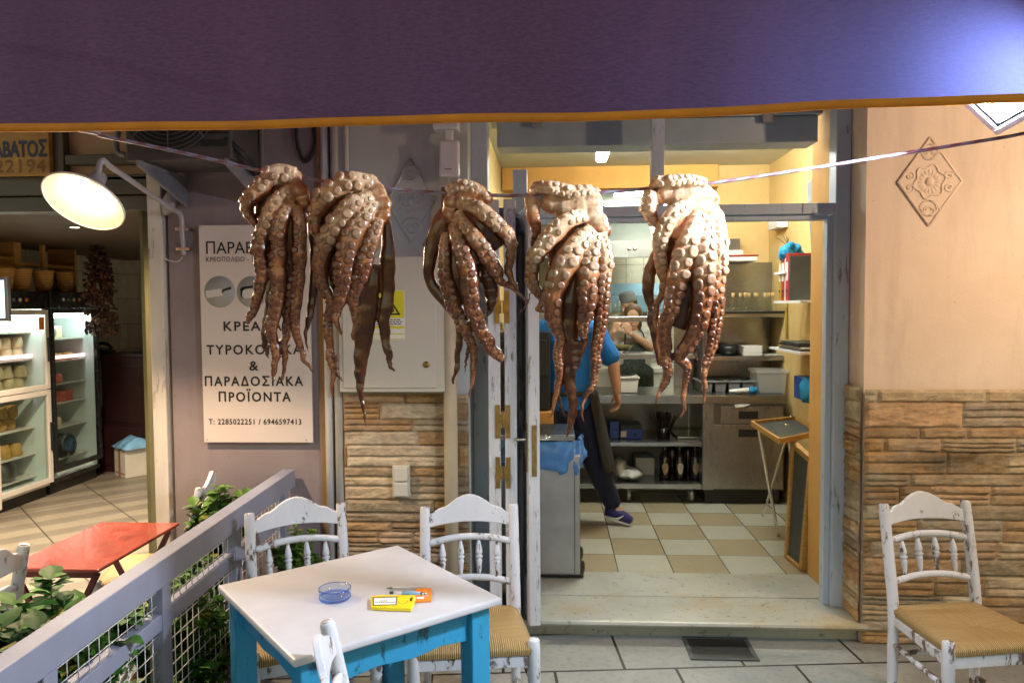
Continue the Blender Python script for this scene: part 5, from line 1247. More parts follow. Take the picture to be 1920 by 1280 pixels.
def cheese(kind, x, y, z, s=1.0, label=None, grp=None):
    if kind not in CHP:
        r, h = .055, .1
        pr = {'barrel': [(r * .8, 0), (r * .98, .012), (r, h * .5), (r * .92, h - .01), (r * .8, h), (0, h)], 'wheel': [(.07, 0), (.078, .012), (.078, .06), (.07, .072), (0, .072)], 'cone': [(.06, 0), (.062, .01), (.045, .1), (.04, .108), (0, .108)]}
        mb = MB()
        if kind[0] == 'block': mb.prism([(-.06, 0), (.06, 0), (.055, .11), (-.055, .12)], -.05, .05, 'Y')
        else: mb.lathe(pr[kind[0]], (0, 0, 0), 16)
        o = mb.build('cheese', M[kind[1]], None, True, .006 if kind[0] == 'block' else 0); CHP[kind] = o
    else:
        o = CHP[kind].copy(); COL.objects.link(o)
    o.location = (x, y, z); o.scale = (s, s, s); o.rotation_euler = (0, 0, x * 40 + y * 23)
    prop(o, label, 'cheese', grp)
rnd = random.Random(8)
def stack(kind, yr, z, rows, label, grp, s=1.0, step=.118, hh=.1):
    y = yr[0]
    while y < yr[1]:
        for k in range(rows): cheese(kind, FX - .22 + rnd.uniform(-.02, .02), y + rnd.uniform(-.01, .01), z + .001 + k * hh * s, s * rnd.uniform(.95, 1.04), label, grp)
        y += step * s
a, b_ = F1y
stack(('block', 'cheese_white'), (a + .12, a + .6), sh1[0], 1, 'white cheese block on the top shelf of the white fridge', 'white blocks on the top shelf', 1.05)
stack(('barrel', 'cheese'), (a + .08, a + .6), sh1[1] + .0, 2, 'pale barrel cheese stacked above the pink strip in the white fridge', 'cheeses above the pink strip', .98)
stack(('cone', 'cheese'), (a + .08, a + .6), sh1[2] + .0, 2, 'pale pink lit cheese at the bottom of the upper door of the white fridge', 'cheeses behind the upper door', 1.0, .125, .109)
stack(('barrel', 'cheese_amber'), (a + .1, a + .52), sh1b[0], 2, 'amber cheese on the upper shelf behind the lower door of the white fridge', 'amber cheeses behind the lower door', 1.05)
stack(('cone', 'cheese_amber'), (a + .1, a + .58), sh1b[1], 1, 'amber cone cheese on the lower shelf behind the lower door of the white fridge', 'amber cheeses on the lower shelf', 1.05, .13)
a, b_ = F2y
stack(('block', 'cheese_white'), (a + .26, a + .34), sh2[0] + .125, 1, 'small white block resting on a labelled cheese in the black fridge', None, .8)
one('cheese', 'square cheese pack with a round blue label in the black fridge', 'cheese', MB().box(FX - .3, FX - .2, a + .2, a + .46, sh2[0] + .001, sh2[0] + .12), M['cheese'], bevel=.01)
one('cheese_label', 'round blue label on the square cheese pack', 'label', MB().lathe([(.045, 0), (.045, .002), (0, .002)], (0, 0, 0), 20, Matrix.Translation((FX - .1985, a + .33, sh2[0] + .06)) @ Matrix.Rotation(R(90), 4, 'Y')), M['grey_plastic'])
stack(('wheel', 'cheese_amber'), (a + .14, a + .55), sh2[1], 1, 'amber cheese wheel on the second shelf of the black fridge', 'wheels on the second shelf', 1.0, .165)
stack(('wheel', 'cheese_red'), (a + .3, a + .44), sh2[2], 1, 'red cured meat on the third shelf of the black fridge', None, 1.2, .2)
stack(('block', 'cheese_red'), (a + .14, a + .56), sh2[3], 1, 'pink pack of meat on the fourth shelf of the black fridge', 'pink packs on the fourth shelf', .9, .14)
stack(('wheel', 'cheese'), (a + .28, a + .42), sh2[4], 1, 'yellow cheese wheel on the fifth shelf of the black fridge', None, 1.3, .2)
one('can', 'dark round drum standing at the bottom of the black fridge', 'drum', MB().lathe([(.1, 0), (.11, .02), (.11, .2), (.1, .22), (.04, .22), (.04, .21), (0, .21)], (0, 0, 0), 24, Matrix.Translation((FX - .3, a + .34, .28 + .112)) @ Matrix.Rotation(R(90), 4, 'Y')), M['black'])
one('jar', 'grey glass jar at the bottom behind the lower door of the white fridge', 'jar', MB().lathe([(.1, 0), (.12, .04), (.12, .14), (.07, .2), (.07, .22), (0, .22)], (FX - .25, F1y[0] + .36, .201), 24), M['steel_dark'])
# crates and baskets on top of the fridges
cr = thing('wooden_crate', 'open pine crate frame standing on the fridges with baskets in front', 'crate', (FX - .3, 6.4, 1.84))
p = lambda px, py: at(px, py, X=FX - .25)
zt = p(70, 444).z; za = 1.842
yA, yB = p(28, 500).y, p(137, 500).y; yM = p(74, 500).y
for (y, w_) in ((yA, .09), (yB, .03)): MB().box(FX - .5, FX - .22, y - w_ / 2, y + w_ / 2, za, zt).build('side_board', M['pine'], cr, bevel=.003)
MB().box(FX - .5, FX - .22, 5.5, yB + .05, zt + .001, zt + .03).build('top_board', M['pine'], cr, bevel=.003)
zr = p(70, 497).z
MB().box(FX - .27, FX - .235, yA + .05, yB - .02, zr - .015, zr + .015).build('rail', M['pine'], cr, bevel=.003)
MB().box(FX - .234, FX - .2, yM - .018, yM + .018, za, zt - .03).build('upright', M['pine'], cr, bevel=.003)
MB().box(FX - .5, FX - .22, 5.5, yA - .05, zr + .02, zr + .05).build('rail', M['pine'], cr, bevel=.003)
for i, (px, lb) in enumerate(((7, 'woven basket at the far left on top of the white fridge'), (40, 'woven basket second from the left on top of the white fridge'), (82, 'flared woven basket in the middle of the fridge tops'), (99, 'narrow woven basket tucked behind the flared basket'), (122, 'woven basket at the right end of the fridge tops'))):
    c = at(px, 541, X=FX - (.12 if i != 3 else .25)); r = .085 if i != 3 else .06
    one('woven_basket', lb, 'basket', MB().lathe([(r * .72, 0), (r, .17), (r * 1.06, .175), (r * 1.06, .19), (r * .95, .19), (r * .66, .012), (0, .012)], (c.x, c.y, 1.842), 24), M['wicker'], 'baskets on the fridges')
# dried bunch
mb = MB(); cols = []; rnd = random.Random(3); c = at(184, 500, Y=6.75); zt, zb = at(175, 436, Y=6.75).z, at(188, 628, Y=6.75).z
for i in range(520):
    t = rnd.random(); z = zt + (zb - zt) * t; rr = (.035 + .085 * min(1, t * 2.2)) * math.sqrt(rnd.random()) * (1.15 if t > .3 else 1); a = rnd.uniform(0, 6.28)
    n0 = len(mb.v); L = rnd.uniform(.02, .045); q = Matrix.Rotation(rnd.uniform(0, 3), 3, V((rnd.random() - .5, rnd.random() - .5, rnd.random() - .5)).normalized())
    mb.sphere((c.x + rr * math.cos(a) + (t - .3) * .03, c.y + rr * math.sin(a), z), (.012, .016, L), 6, q); k = rnd.uniform(.4, 1.5)
    b0 = rnd.choice([(.1, .03, .018), (.13, .06, .03), (.06, .02, .015)]); cols += [(b0[0] * k, b0[1] * k, b0[2] * k, 1)] * (len(mb.v) - n0)
mb.tube([(c.x, c.y, zt - .05), (c.x, c.y, 2.27)], .006, 5); cols += [(.2, .15, .08, 1)] * (len(mb.v) - len(cols))
cc = V((c.x, c.y, zb)); mb.v = [p_ - cc for p_ in mb.v]; mb.at['Col'] = ('FLOAT_COLOR', cols)
o = mb.build('dried_bunch', M['dried'], None, True, fix=False); o.location = cc; prop(o, 'long hanging bunch of dark dried peppers beside the black fridge', 'dried peppers')
# things at the back of the shop
x0, x1 = at(172, 700, Y=7.4).x, at(279, 700, Y=7.4).x; zt = at(230, 664, Y=7.4).z
cb = thing('shop_counter', 'dark red wooden counter end at the back of the cheese shop', 'counter', ((x0 + x1) / 2, 7.6, 0))
MB().box(x0, x1, 7.4, 8.0, 0, zt - .03).build('body', M['bordeaux'], cb); MB().box(x0 - .02, x1 + .02, 7.38, 8.02, zt - .029, zt).build('top', M['bordeaux'], cb, bevel=.004)
MB().box(x0 + .05, x1 - .09, 7.388, 7.399, zt * .42, zt - .12).build('panel', M['bordeaux'], cb, bevel=.004); MB().box(x0 + .05, x1 - .09, 7.388, 7.399, .08, zt * .38).build('panel', M['bordeaux'], cb, bevel=.004)
c = at(186, 657, Y=7.5); one('telephone', 'black telephone on the dark red counter', 'telephone', MB().prism([(-.09, 0), (.09, 0), (.09, .03), (-.09, .07)], -.08, .08, 'Y').tube([(-.1, 0, .08), (-.06, 0, .1), (.04, 0, .1), (.1, 0, .05)], .02, 8), M['black'])
bpy.context.scene.objects['telephone'].location = (c.x, 7.55, zt + .001)
bx = thing('cardboard_box', 'white printed cardboard box with brown tape on the shop floor', 'box', at(236, 897, Z=.002), R(-38))
MB().box(-.27, .0, .0, .36, .002, .285).build('carton', M['card_white'], bx, True, .003)
MB().box(-.17, -.12, -.0015, .36, .0025, .287).build('tape', M['tape'], bx, True)
MB().box(-.25, -.03, -.001, -.0003, .03, .045).build('printed_bar', M['tape'], bx, True)
mb = MB(); rr = random.Random(6)
rows = []
for j in range(9):
    row = []
    for i in range(15):
        u, v_ = i / 14, j / 8; e = min(u, 1 - u, v_, 1 - v_); row.append(V((-.31 + .36 * u, -.02 + .4 * v_, .292 + .11 * min(1, e * 5) * (.7 + .5 * mnoise.noise(V((u * 4, v_ * 4, 1)))) + .02 * mnoise.noise(V((u * 13, v_ * 13, 4))))))
    rows.append(row)
mb.grid(rows, True); mx = FR[bx.name]; mb.v = [mx @ p_ for p_ in mb.v]; one('plastic_bag', 'crumpled pale blue plastic bag on the white cardboard box', 'bag', mb, M['pale_blue_bag'])
for px, py, lb in ((263, 388, 'small lit ceiling spot near the right side of the shop'), (-2, 377, 'small lit ceiling spot at the left edge of the shop'), (140, 425, 'small lit ceiling spot above the tall fridges')):
    c = at(px, py, Z=2.268); d = thing('ceiling_spot', lb, 'ceiling spot', c, 0, 'spots in the shop ceiling')
    MB().lathe([(.045, -.006), (.045, .001), (.032, .001), (.032, -.006)], (c.x, c.y, 2.268), 20, caps=False).build('ring', M['chrome'], d)
    MB().lathe([(.031, -.003), (0, -.003)], (c.x, c.y, 2.268), 16, caps=False).build('lamp', M['spot'], d)
    L = bpy.data.lights.new('spot_light', 'SPOT'); L.energy = 80; L.color = (1, .8, .56); L.spot_size = R(130); L.spot_blend = .6; L.shadow_soft_size = .03
    lo = bpy.data.objects.new('spot_light', L); COL.objects.link(lo); lo.parent = d; lo.location = (0, 0, -.012)
pts = [at(x, y, Y=5.0) for x, y in ((40, 373), (38, 385), (42, 398), (55, 407), (72, 405), (88, 395), (95, 390))]
one('meat_hook', 'curved steel meat hook hanging in the shop opening', 'hook', MB().tube(pts, [.005] * 6 + [.001], 8).tube([pts[0], (pts[0].x, 5.0, 2.27)], .003, 6), M['chrome'])
sc = thing('screen', 'dark framed screen at the left edge in front of the fridges', 'screen', at(2, 600, Y=4.4))
a, b_ = at(-90, 603, Y=4.4), at(13, 519, Y=4.4)
MB().box(a.x, b_.x, 4.4, 4.43, a.z, b_.z).build('bezel', M['black'], sc, bevel=.004); MB().box(a.x + .02, b_.x - .02, 4.398, 4.399, a.z + .02, b_.z - .02).build('display', M['screen'], sc)
MB().box(a.x + .1, a.x + .14, 4.431, 4.46, 0.003, b_.z - .05).build('stand', M['black'], sc)
# ------------------------------------------------------------------ kitchen
KZ = .1
ct = thing('steel_counter', 'long stainless steel counter with open shelves and a drawer cabinet', 'counter', (.8, 6.2, KZ))
CF = 5.9; zc = at(1300, 741, Y=CF).z; zl = at(1300, 757, Y=CF).z
MB().box(-.35, 1.82, CF, 6.55, zl, zc).build('worktop', M['steel'], ct, bevel=.006)
zm0, zm1 = at(1230, 837, Y=CF).z, at(1230, 829, Y=CF).z; zb0, zb1 = at(1230, 917, Y=CF).z, at(1230, 907, Y=CF).z
MB().box(-.35, 1.168, CF + .01, 6.5, zm0, zm1).build('middle_shelf', M['steel'], ct, bevel=.004)
MB().box(-.35, 1.168, CF + .01, 6.5, zb0, zb1).build('bottom_shelf', M['steel'], ct, bevel=.004)
MB().box(-.35, 1.168, 6.5, 6.53, KZ + .02, zl - .001).build('back_panel', M['steel_dark'], ct)
MB().box(1.17, 1.255, CF + .004, 6.5, KZ + .12, zl - .001).build('side_panel', M['steel_v'], ct, bevel=.003)
MB().box(1.256, 1.8, CF + .02, 6.5, KZ + .12, zl - .001).build('cabinet_body', M['steel_dark'], ct)
zd = at(1400, 795, Y=CF).z; xs1 = at(1352, 800, Y=CF).x; xe = 1.79; xs2 = at(1337, 800, Y=CF).x
for (xa, z0, z1) in ((xs1, zd + .004, zl - .02), (xs2, KZ + .13, zd - .006)):
    d = MB().box(xa, xe, CF, CF + .019, z0, z1).build('drawer_front' if xa == xs1 else 'cabinet_door', M['steel_v'], ct, bevel=.004)
    hx = at(1403, 800, Y=CF).x; hz_ = (z0 + z1) / 2 if xa == xs1 else z1 - .065
    MB().box(hx - .075, hx + .075, CF - .0015, CF + .001, hz_ - .03, hz_ + .03).build('grip_recess', M['black'], d, bevel=.02)
MB().box(1.2, 1.78, CF + .06, 6.45, KZ + .001, KZ + .119).build('plinth', M['black'], ct)
for x in (-.3, .6, 1.1): MB().lathe([(.02, KZ), (.02, zb0 - .001)], (x, CF + .08, 0), 12).build('foot', M['steel'], ct)
# steel shelf unit at the right
su = thing('steel_shelf_unit', 'stainless steel shelf unit on the counter holding the glass flasks', 'shelf unit', (1.5, 6.4, zc))
xl, xr = at(1322, 600, Y=6.2).x, at(1471, 600, Y=6.2).x; ztop = at(1400, 492, Y=6.5).z
MB().box(xl - .2, xr, 6.515, 6.54, zc + .001, ztop).build('back_panel', M['steel'], su)
zs1 = at(1400, 587, Y=6.2).z; zs2 = at(1400, 667, Y=6.2).z
for z in (zs1, zs2): MB().box(xl, xr - .013, 6.15, 6.514, z - .035, z).build('shelf', M['steel'], su, bevel=.003)
MB().box(xl + .005, xr - .015, 6.14, 6.51, zs1 + .001, zs1 + .016).build('dark_tray', M['black'], su, bevel=.003)
MB().box(xr - .012, xr, 6.14, 6.514, zc + .001, zs1 - .001).build('side_panel', M['steel_v'], su)
MB().box(xl - .03, xl - .001, 6.15, 6.51, zc + .001, zs1).build('side_panel', M['steel_dark'], su)
# serving hatch shelves to the left
hs_ = thing('hatch_shelves', 'two steel pass shelves on posts across the serving hatch', 'pass shelves', (.5, 6.45, zc))
for z in (at(1250, 593, Y=6.3).z, at(1250, 663, Y=6.3).z): MB().box(-.4, xl - .032, 6.3, 6.62, z - .045, z).build('shelf', M['steel'], hs_, bevel=.004)
for x in (.25, xl - .06): MB().box(x - .015, x + .015, 6.46, 6.49, zc + .001, at(1250, 593, Y=6.3).z - .046).build('post', M['steel_dark'], hs_)
# flasks
flp = None; rnd = random.Random(2)
fz = zs1 + .017
for i, (px, row) in enumerate(((1374, 0), (1388, 1), (1397, 0), (1404, 1), (1416, 0), (1420, 1), (1434, 0), (1441, 1), (1448, 0))):
    c = at(px, 585, Y=6.2 + row * .09)
    if flp is None:
        f_ = thing('glass_flask', 'x', 'flask', (0, 0, 0), 0, 'corked glass flasks in a row on the steel shelf')
        MB().lathe([(.033, 0), (.036, .01), (.03, .05), (.014, .09), (.012, .12), (.015, .125), (.012, .127), (.009, .12), (.011, .09), (.026, .05), (.031, .012), (0, .008)], (0, 0, 0), 14).build('bottle', M['bottle_glass'], f_, True)
        MB().lathe([(.009, .112), (.0125, .127), (.013, .148), (0, .148)], (0, 0, 0), 10).build('cork', M['cork'], f_, True)
        flp = f_; o = f_
    else: o = copy_tree(flp)
    o.location = (c.x, 6.2 + row * .09, fz); o['label'] = 'small corked glass flask on the dark tray of the steel shelf'
# objects on the counter, right part
cz_ = zc + .001
tr = thing('cutlery_tray', 'grey plastic cutlery tray with compartments on the counter', 'cutlery tray', (1.4, 6.25, cz_))
x0, x1 = at(1310, 735, Y=6.1).x, at(1420, 735, Y=6.1).x; zt = at(1360, 714, Y=6.1).z
MB().box(x0, x1, 6.08, 6.4, zt - .012, zt).build('rim', M['grey_plastic'], tr, bevel=.003)
for i in range(4):
    a = x0 + .015 + i * (x1 - x0 - .03) / 4; w_ = (x1 - x0 - .03) / 4 - .012
    MB().prism([(a + .012, cz_), (a + w_ - .012, cz_), (a + w_, zt - .0125), (a, zt - .0125)], 6.09, 6.39, 'Y').build('compartment', M['grey_plastic'], tr, bevel=.004)
    MB().box(a + .01, a + w_ - .01, 6.12, 6.37, zt + .0005, zt + .002).build('opening', M['black'], tr)
pb = thing('plastic_box', 'translucent lidded plastic box of cutlery at the right end of the counter', 'plastic box', (1.7, 6.1, cz_))
x0, x1 = at(1420, 742, Y=6.0).x, at(1476, 742, Y=6.0).x; zt = at(1450, 693, Y=6.0).z
MB().prism([(x0 + .015, cz_), (x1 - .015, cz_), (x1, zt - .03), (x0, zt - .03)], 6.0, 6.25, 'Y').build('tub', M['box_plastic'], pb, bevel=.01)
MB().box(x0 - .01, x1 + .01, 5.99, 6.26, zt - .029, zt).build('lid', M['box_plastic'], pb, bevel=.006)
for i in range(7):
    r_ = random.Random(i + 40); a = V((x0 + .04 + r_.random() * .13, 6.05 + r_.random() * .15, cz_ + .012)); MB().tube([a, a + V((r_.uniform(.03, .09), r_.uniform(-.02, .02), r_.uniform(.06, .14)))], .006, 6, flat=.4).build('fork', M['chrome'], pb)
c = at(1385, 740, Y=5.98); np_ = thing('paper_roll', 'white paper napkin bundle with a blue band on the counter edge', 'napkins', (c.x, 5.98, cz_))
x0, x1, x2 = at(1367, 740, Y=5.98).x, at(1404, 740, Y=5.98).x, at(1419, 740, Y=5.98).x
MB().tube([(x0, 5.98, cz_ + .022), (x0 + .05, 5.98, cz_ + .024), (x1, 5.985, cz_ + .028)], [.014, .022, .026], 10, flat=.85).build('napkin', M['paper'], np_)
MB().tube([(x1 + .001, 5.985, cz_ + .028), (x2, 5.99, cz_ + .03)], [.028, .028], 10).build('blue_band', M['cyan_cloth'], np_)
one('paper_slip', 'white paper slip hanging over the counter lip', 'paper', MB().prism([(x0 + .02, zl - .004), (x0 + .15, zl - .0), (x0 + .1, zl - .02), (x0 + .03, zl - .03)], CF - .008, CF - .005, 'Y'), M['paper'])
c = at(1367, 655, Y=6.3); one('cooking_pot', 'black pot lying on the middle steel shelf', 'pot', MB().lathe([(.02, 0), (.075, .01), (.08, .07), (.055, .085), (0, .09)], (c.x, 6.3, zs2 + .001), 20), M['black'])
c = at(1406, 655, Y=6.28)
for i in range(4): one('foil_tray', 'white foil tray in the pile on the middle steel shelf', 'foil tray', MB().prism([(c.x - .07 + i * .003, zs2 + .003 + i * .02), (c.x + .07, zs2 + .003 + i * .02), (c.x + .085, zs2 + .021 + i * .02), (c.x - .085 + i * .003, zs2 + .021 + i * .02)], 6.2, 6.36, 'Y'), M['paper'], 'pile of foil trays')
one('serving_plate', 'flat pale lid beside the pile of foil trays', 'lid', MB().box(c.x + .1, c.x + .25, 6.2, 6.38, zs2 + .001, zs2 + .01), M['clear_bag'], bevel=.003)
# on top of the shelf unit
c = at(1375, 482, Y=6.45); one('carton', 'small dark and grey carton on top of the steel shelf unit', 'carton', MB().box(c.x - .02, c.x + .06, 6.47, 6.56, ztop + .1, ztop + .2), M['steel_dark'])
one('white_tray', 'white tray with a red edge lying on top of the steel shelf unit', 'tray', MB().box(c.x - .2, c.x + .16, 6.3, 6.6, ztop + .001, ztop + .04), M['paper'], bevel=.004)
one('red_lid', 'red lid on the white tray above the steel shelf', 'lid', MB().box(c.x - .21, c.x + .17, 6.29, 6.6, ztop + .041, ztop + .052), M['red_binder'], bevel=.003)
one('white_carton', 'white carton under the small dark carton on the steel shelf unit', 'carton', MB().box(c.x - .14, c.x + .07, 6.4, 6.58, ztop + .053, ztop + .099), M['paper'], bevel=.003)
# under the counter
c = at(1246, 823, Y=6.05); zq = zm1 + .001
sk = thing('skewer_pot', 'steel pot full of dark red skewers on the middle shelf of the counter', 'pot', (c.x, 6.1, zq))
MB().lathe([(.05, 0), (.055, .08), (.06, .085), (.052, .085), (.048, .01), (0, .01)], (c.x, 6.1, zq), 20).build('pot', M['steel'], sk)
mb = MB(); r_ = random.Random(9)
for i in range(90):
    a = r_.uniform(0, 6.28); q = r_.uniform(.01, .045); o_ = r_.uniform(.4, 2.4); mb.tube([(c.x + q * math.cos(a), 6.1 + q * math.sin(a), zq + .03), (c.x + q * math.cos(a) * (1 + o_), 6.1 + q * math.sin(a) * (1 + o_), zq + .13 + r_.uniform(0, .09))], .004, 5)
mb.build('skewers', M['bordeaux'], sk)
x0, x1 = at(1163, 822, Y=6.05).x, at(1205, 822, Y=6.05).x; zt = at(1180, 797, Y=6.05).z
bb = thing('blue_binder', 'blue ring binder lying on the middle shelf of the counter', 'binder', ((x0 + x1) / 2, 6.1, zq))
MB().box(x0, x1, 6.05, 6.3, zq, zt - .03).build('cover', M['blue_binder'], bb, bevel=.003); MB().box(x0 + .005, x1 - .005, 6.055, 6.29, zt - .0295, zt).build('pages', M['black'], bb)
MB().box(x0 + .005, x0 + .05, 6.048, 6.0495, zq + .015, zt - .045).build('spine_label', M['paper'], bb); MB().lathe([(.011, 0), (.011, .003), (0, .003)], (0, 0, 0), 14, Matrix.Translation((x1 - .06, 6.05, zq + .035)) @ Matrix.Rotation(R(90), 4, 'X')).build('finger_hole', M['black'], bb)
x0 = at(1143, 822, Y=6.05).x; x1 = at(1161, 822, Y=6.05).x
for k in range(2): one('tissue_pack', 'dark blue printed pack stacked beside the blue binder, %s' % ('upper' if k else 'lower'), 'pack', MB().box(x0, x1, 6.05, 6.2, zq + k * .072, zq + .07 + k * .072), M['blue_binder'], 'blue packs', .003)
one('steel_tray', 'flat steel tray lying right of the skewer pot', 'tray', MB().box(at(1268, 822, Y=6.1).x, at(1310, 822, Y=6.1).x, 6.05, 6.4, zq, zq + .02), M['steel'], bevel=.005)
zq = zb1 + .001; wbp = None
for i, (px, lb, lm) in enumerate(((1246, 'dark wine bottle with a pink drop label, left in the row under the counter', 'cheese'), (1274, 'dark wine bottle with a pale grey drop label, middle of the row under the counter', 'white_label'), (1303, 'dark wine bottle with a pink flame label, right in the row under the counter', 'cheese'))):
    c = at(px, 905, Y=6.1); t = thing('wine_bottle', lb, 'bottle', (c.x, 6.1, zq), 0, 'wine bottles under the counter')
    MB().lathe([(.044, 0), (.046, .01), (.046, .17), (.03, .205), (.015, .225), (.014, .29), (.016, .295), (0, .296)], (0, 0, 0), 20).build('bottle', M['wine_glass'], t, True)
    rows = []
    prof = [(.04, .004), (.055, .016), (.075, .022), (.1, .026), (.12, .022), (.133, .012)]
    for z, w_ in prof: rows.append([V((.0468 * math.sin(a), -.0468 * math.cos(a), z)) for a in [(-1 + j / 3) * w_ / .0468 for j in range(7)]])
    mb = MB(); mb.grid(rows, True); mb.build('drop_label', M[lm], t, True)
for i, (px, yy) in enumerate(((1260, 6.3), (1290, 6.3))):
    c = at(px, 890, Y=yy); t = thing('wine_bottle', 'dark wine bottle standing in the back row under the counter, %s' % ('left' if i == 0 else 'right'), 'bottle', (c.x, yy, zq), 0, 'wine bottles under the counter')
    MB().lathe([(.044, 0), (.046, .01), (.046, .19), (.03, .225), (.015, .245), (.014, .31), (.016, .315), (0, .316)], (0, 0, 0), 20).build('bottle', M['wine_glass'], t, True)
    MB().lathe([(.0165, .27), (.0165, .312), (0, .317)], (0, 0, 0), 12, caps=False).build('capsule', M['red_binder'], t, True)
def bag(label, px0, px1, pyt, pyb, Y, z0, mat, seed):
    a, b_ = at(px0, pyb, Y=Y), at(px1, pyt, Y=Y); mb = MB(); cx = (a.x + b_.x) / 2; rx, h = (b_.x - a.x) / 2, b_.z - z0; rows = []
    for i in range(11):
        th = math.pi * (.02 + .96 * i / 10); row = []
        for j in range(22):
            ph = 2 * math.pi * j / 22; d = V((math.sin(th) * math.cos(ph), math.sin(th) * math.sin(ph), math.cos(th))); k = 1 + .28 * mnoise.noise(d * 2.2 + V((seed, 0, 0))) + .1 * mnoise.noise(d * 7 + V((seed, 3, 0)))
            row.append(V((cx + d.x * rx * k, Y + .06 + d.y * .1 * k, max(z0, z0 + h * .48 + d.z * h * .5 * k))))
        rows.append(row)
    mb.grid(rows, True, True); return one('plastic_bag', label, 'bag', mb, M[mat])
bag('milky plastic bag with a knot on the bottom shelf of the counter', 1150, 1178, 860, 902, 6.02, zq, 'clear_bag', 2)
bag('pale plastic bag slumped in front of the carton under the counter', 1158, 1206, 876, 903, 5.98, zq, 'clear_bag', 7)
one('carton', 'pale carton behind the plastic bags under the counter', 'carton', MB().box(at(1192, 890, Y=6.2).x, at(1227, 890, Y=6.2).x, 6.2, 6.4, zq, at(1200, 858, Y=6.2).z), M['paper'], bevel=.003)
# white tub on the counter
c = at(1178, 742, Y=6.12); tb2 = thing('plastic_tub', 'cream plastic tub with a ladle on the counter by the serving hatch', 'tub', (c.x, 6.15, cz_))
x0, x1 = at(1150, 742, Y=6.05).x, at(1198, 742, Y=6.05).x; zt = at(1178, 710, Y=6.05).z
MB().prism([(x0 + .015, cz_), (x1 - .015, cz_), (x1, zt), (x0, zt)], 6.05, 6.28, 'Y').build('tub', M['cabinet'], tb2, bevel=.008)
MB().box(x0 - .008, x1 + .008, 6.04, 6.29, zt + .0005, zt + .012).build('rim', M['cabinet'], tb2, bevel=.003); MB().tube([(x0 - .02, 6.1, zt + .09), (x0 + .06, 6.14, zt + .03), (x0 + .12, 6.16, zt + .015), (x1, 6.2, zt + .03)], .008, 8).build('ladle', M['black'], tb2)
zsh = at(1250, 663, Y=6.3).z
c = at(1165, 660, Y=6.4); gb = thing('glass_bowl', 'glass bowl of green salad on the lower pass shelf', 'bowl', (c.x, 6.4, zsh))
MB().lathe([(.04, 0), (.06, .01), (.11, .075), (.113, .077), (.105, .077), (.05, .02), (0, .018)], (c.x, 6.4, zsh + .001), 24).build('bowl', M['bottle_glass'], gb); MB().lathe([(.02, .02), (.055, .024), (.095, .06), (.06, .07), (0, .075)], (c.x, 6.4, zsh + .001), 20).build('salad', M['olive_food'], gb)
for (px, lb) in ((1235, 'white cup upside down on the lower pass shelf'),): c = at(px, 660, Y=6.4); one('cup', lb, 'cup', MB().lathe([(.045, 0), (.05, .01), (.035, .075), (.03, .085), (0, .087)], (c.x, 6.4, zsh + .001), 18), M['paper'])
zsh2 = at(1250, 593, Y=6.3).z
c = at(1153, 588, Y=6.4); one('glass_jar', 'clear glass on the upper pass shelf beside the cook', 'glass', MB().lathe([(.035, 0), (.045, .01), (.05, .13), (.047, .13), (.04, .012), (0, .01)], (c.x, 6.4, zsh2 + .001), 18), M['bottle_glass'])
# folding tray stand and trays
zt_ = at(1465, 800, Y=5.0).z
ts = thing('tray_stand', 'folding steel stand carrying a wooden rimmed tray beside the counter', 'tray stand', (1.5, 5.1, KZ))
Q = [at(1410, 790, Z=zt_), at(1462, 823, Z=zt_), at(1535, 808, Z=zt_), at(1492, 781, Z=zt_)]
qc = sum(Q, V()) / 4
for i in range(4): MB().bar(Q[i] + V((0, 0, -.012)), Q[(i + 1) % 4] + V((0, 0, -.012)), .018, .035).build('tray_rim', M['tray_wood'], ts, bevel=.003)
mb = MB(); mb.prism([(p_.x * .97 + qc.x * .03, p_.y * .97 + qc.y * .03) for p_ in Q], zt_ - .026, zt_ - .016, 'Z'); mb.build('tray_board', M['slate'], ts)
f1, f2 = at(1460, 1008, Z=KZ), at(1430, 970, Z=KZ)
for (top, ft) in ((at(1425, 806, Y=f1.y), f1), (at(1480, 820, Y=f2.y), f2)):
    for off in (V((0, 0, 0)), V((.22, .12, 0))):
        tp = V((top.x, top.y, zt_ - .03)); MB().tube([tp + off, (tp + off).lerp(V(ft) + off, .05) + V((-.012 if top.x < f1.x else .012, 0, 0)), V(ft) + off + V((0, 0, .01))], .011, 8).build('leg', M['chrome'], ts)
lt_ = thing('wooden_tray', 'wooden tray with a slate centre leaning against the door jamb', 'tray', at(1500, 1070, Z=KZ))
# the tray stands on a short edge and leans to the right
b0, b1 = at(1476, 1046, Z=KZ), at(1504, 1070, Z=KZ)
yb_, yf = b0.y, b1.y
t0, t1 = at(1488, 832, Y=yb_ + .0), at(1522, 862, Y=yf)
crn = [V((b1.x, b1.y, KZ + .005)), V((b0.x, b0.y, KZ + .005)), t0, V((t1.x, t1.y, t1.z))]
cen = sum(crn, V()) / 4
for i in range(4): MB().bar(crn[i], crn[(i + 1) % 4], .045, .03, (1, 0, .2)).build('tray_rim', M['tray_wood'], lt_, bevel=.004)
mb = MB(); nrm = (crn[1] - crn[0]).cross(crn[3] - crn[0]).normalized(); mb.add([p_ * .97 + cen * .03 + nrm * .004 for p_ in crn] + [p_ * .97 + cen * .03 - nrm * .004 for p_ in crn], [(0, 1, 2, 3), (7, 6, 5, 4), (0, 4, 5, 1), (1, 5, 6, 2), (2, 6, 7, 3), (3, 7, 4, 0)]); mb.build('board', M['slate'], lt_)
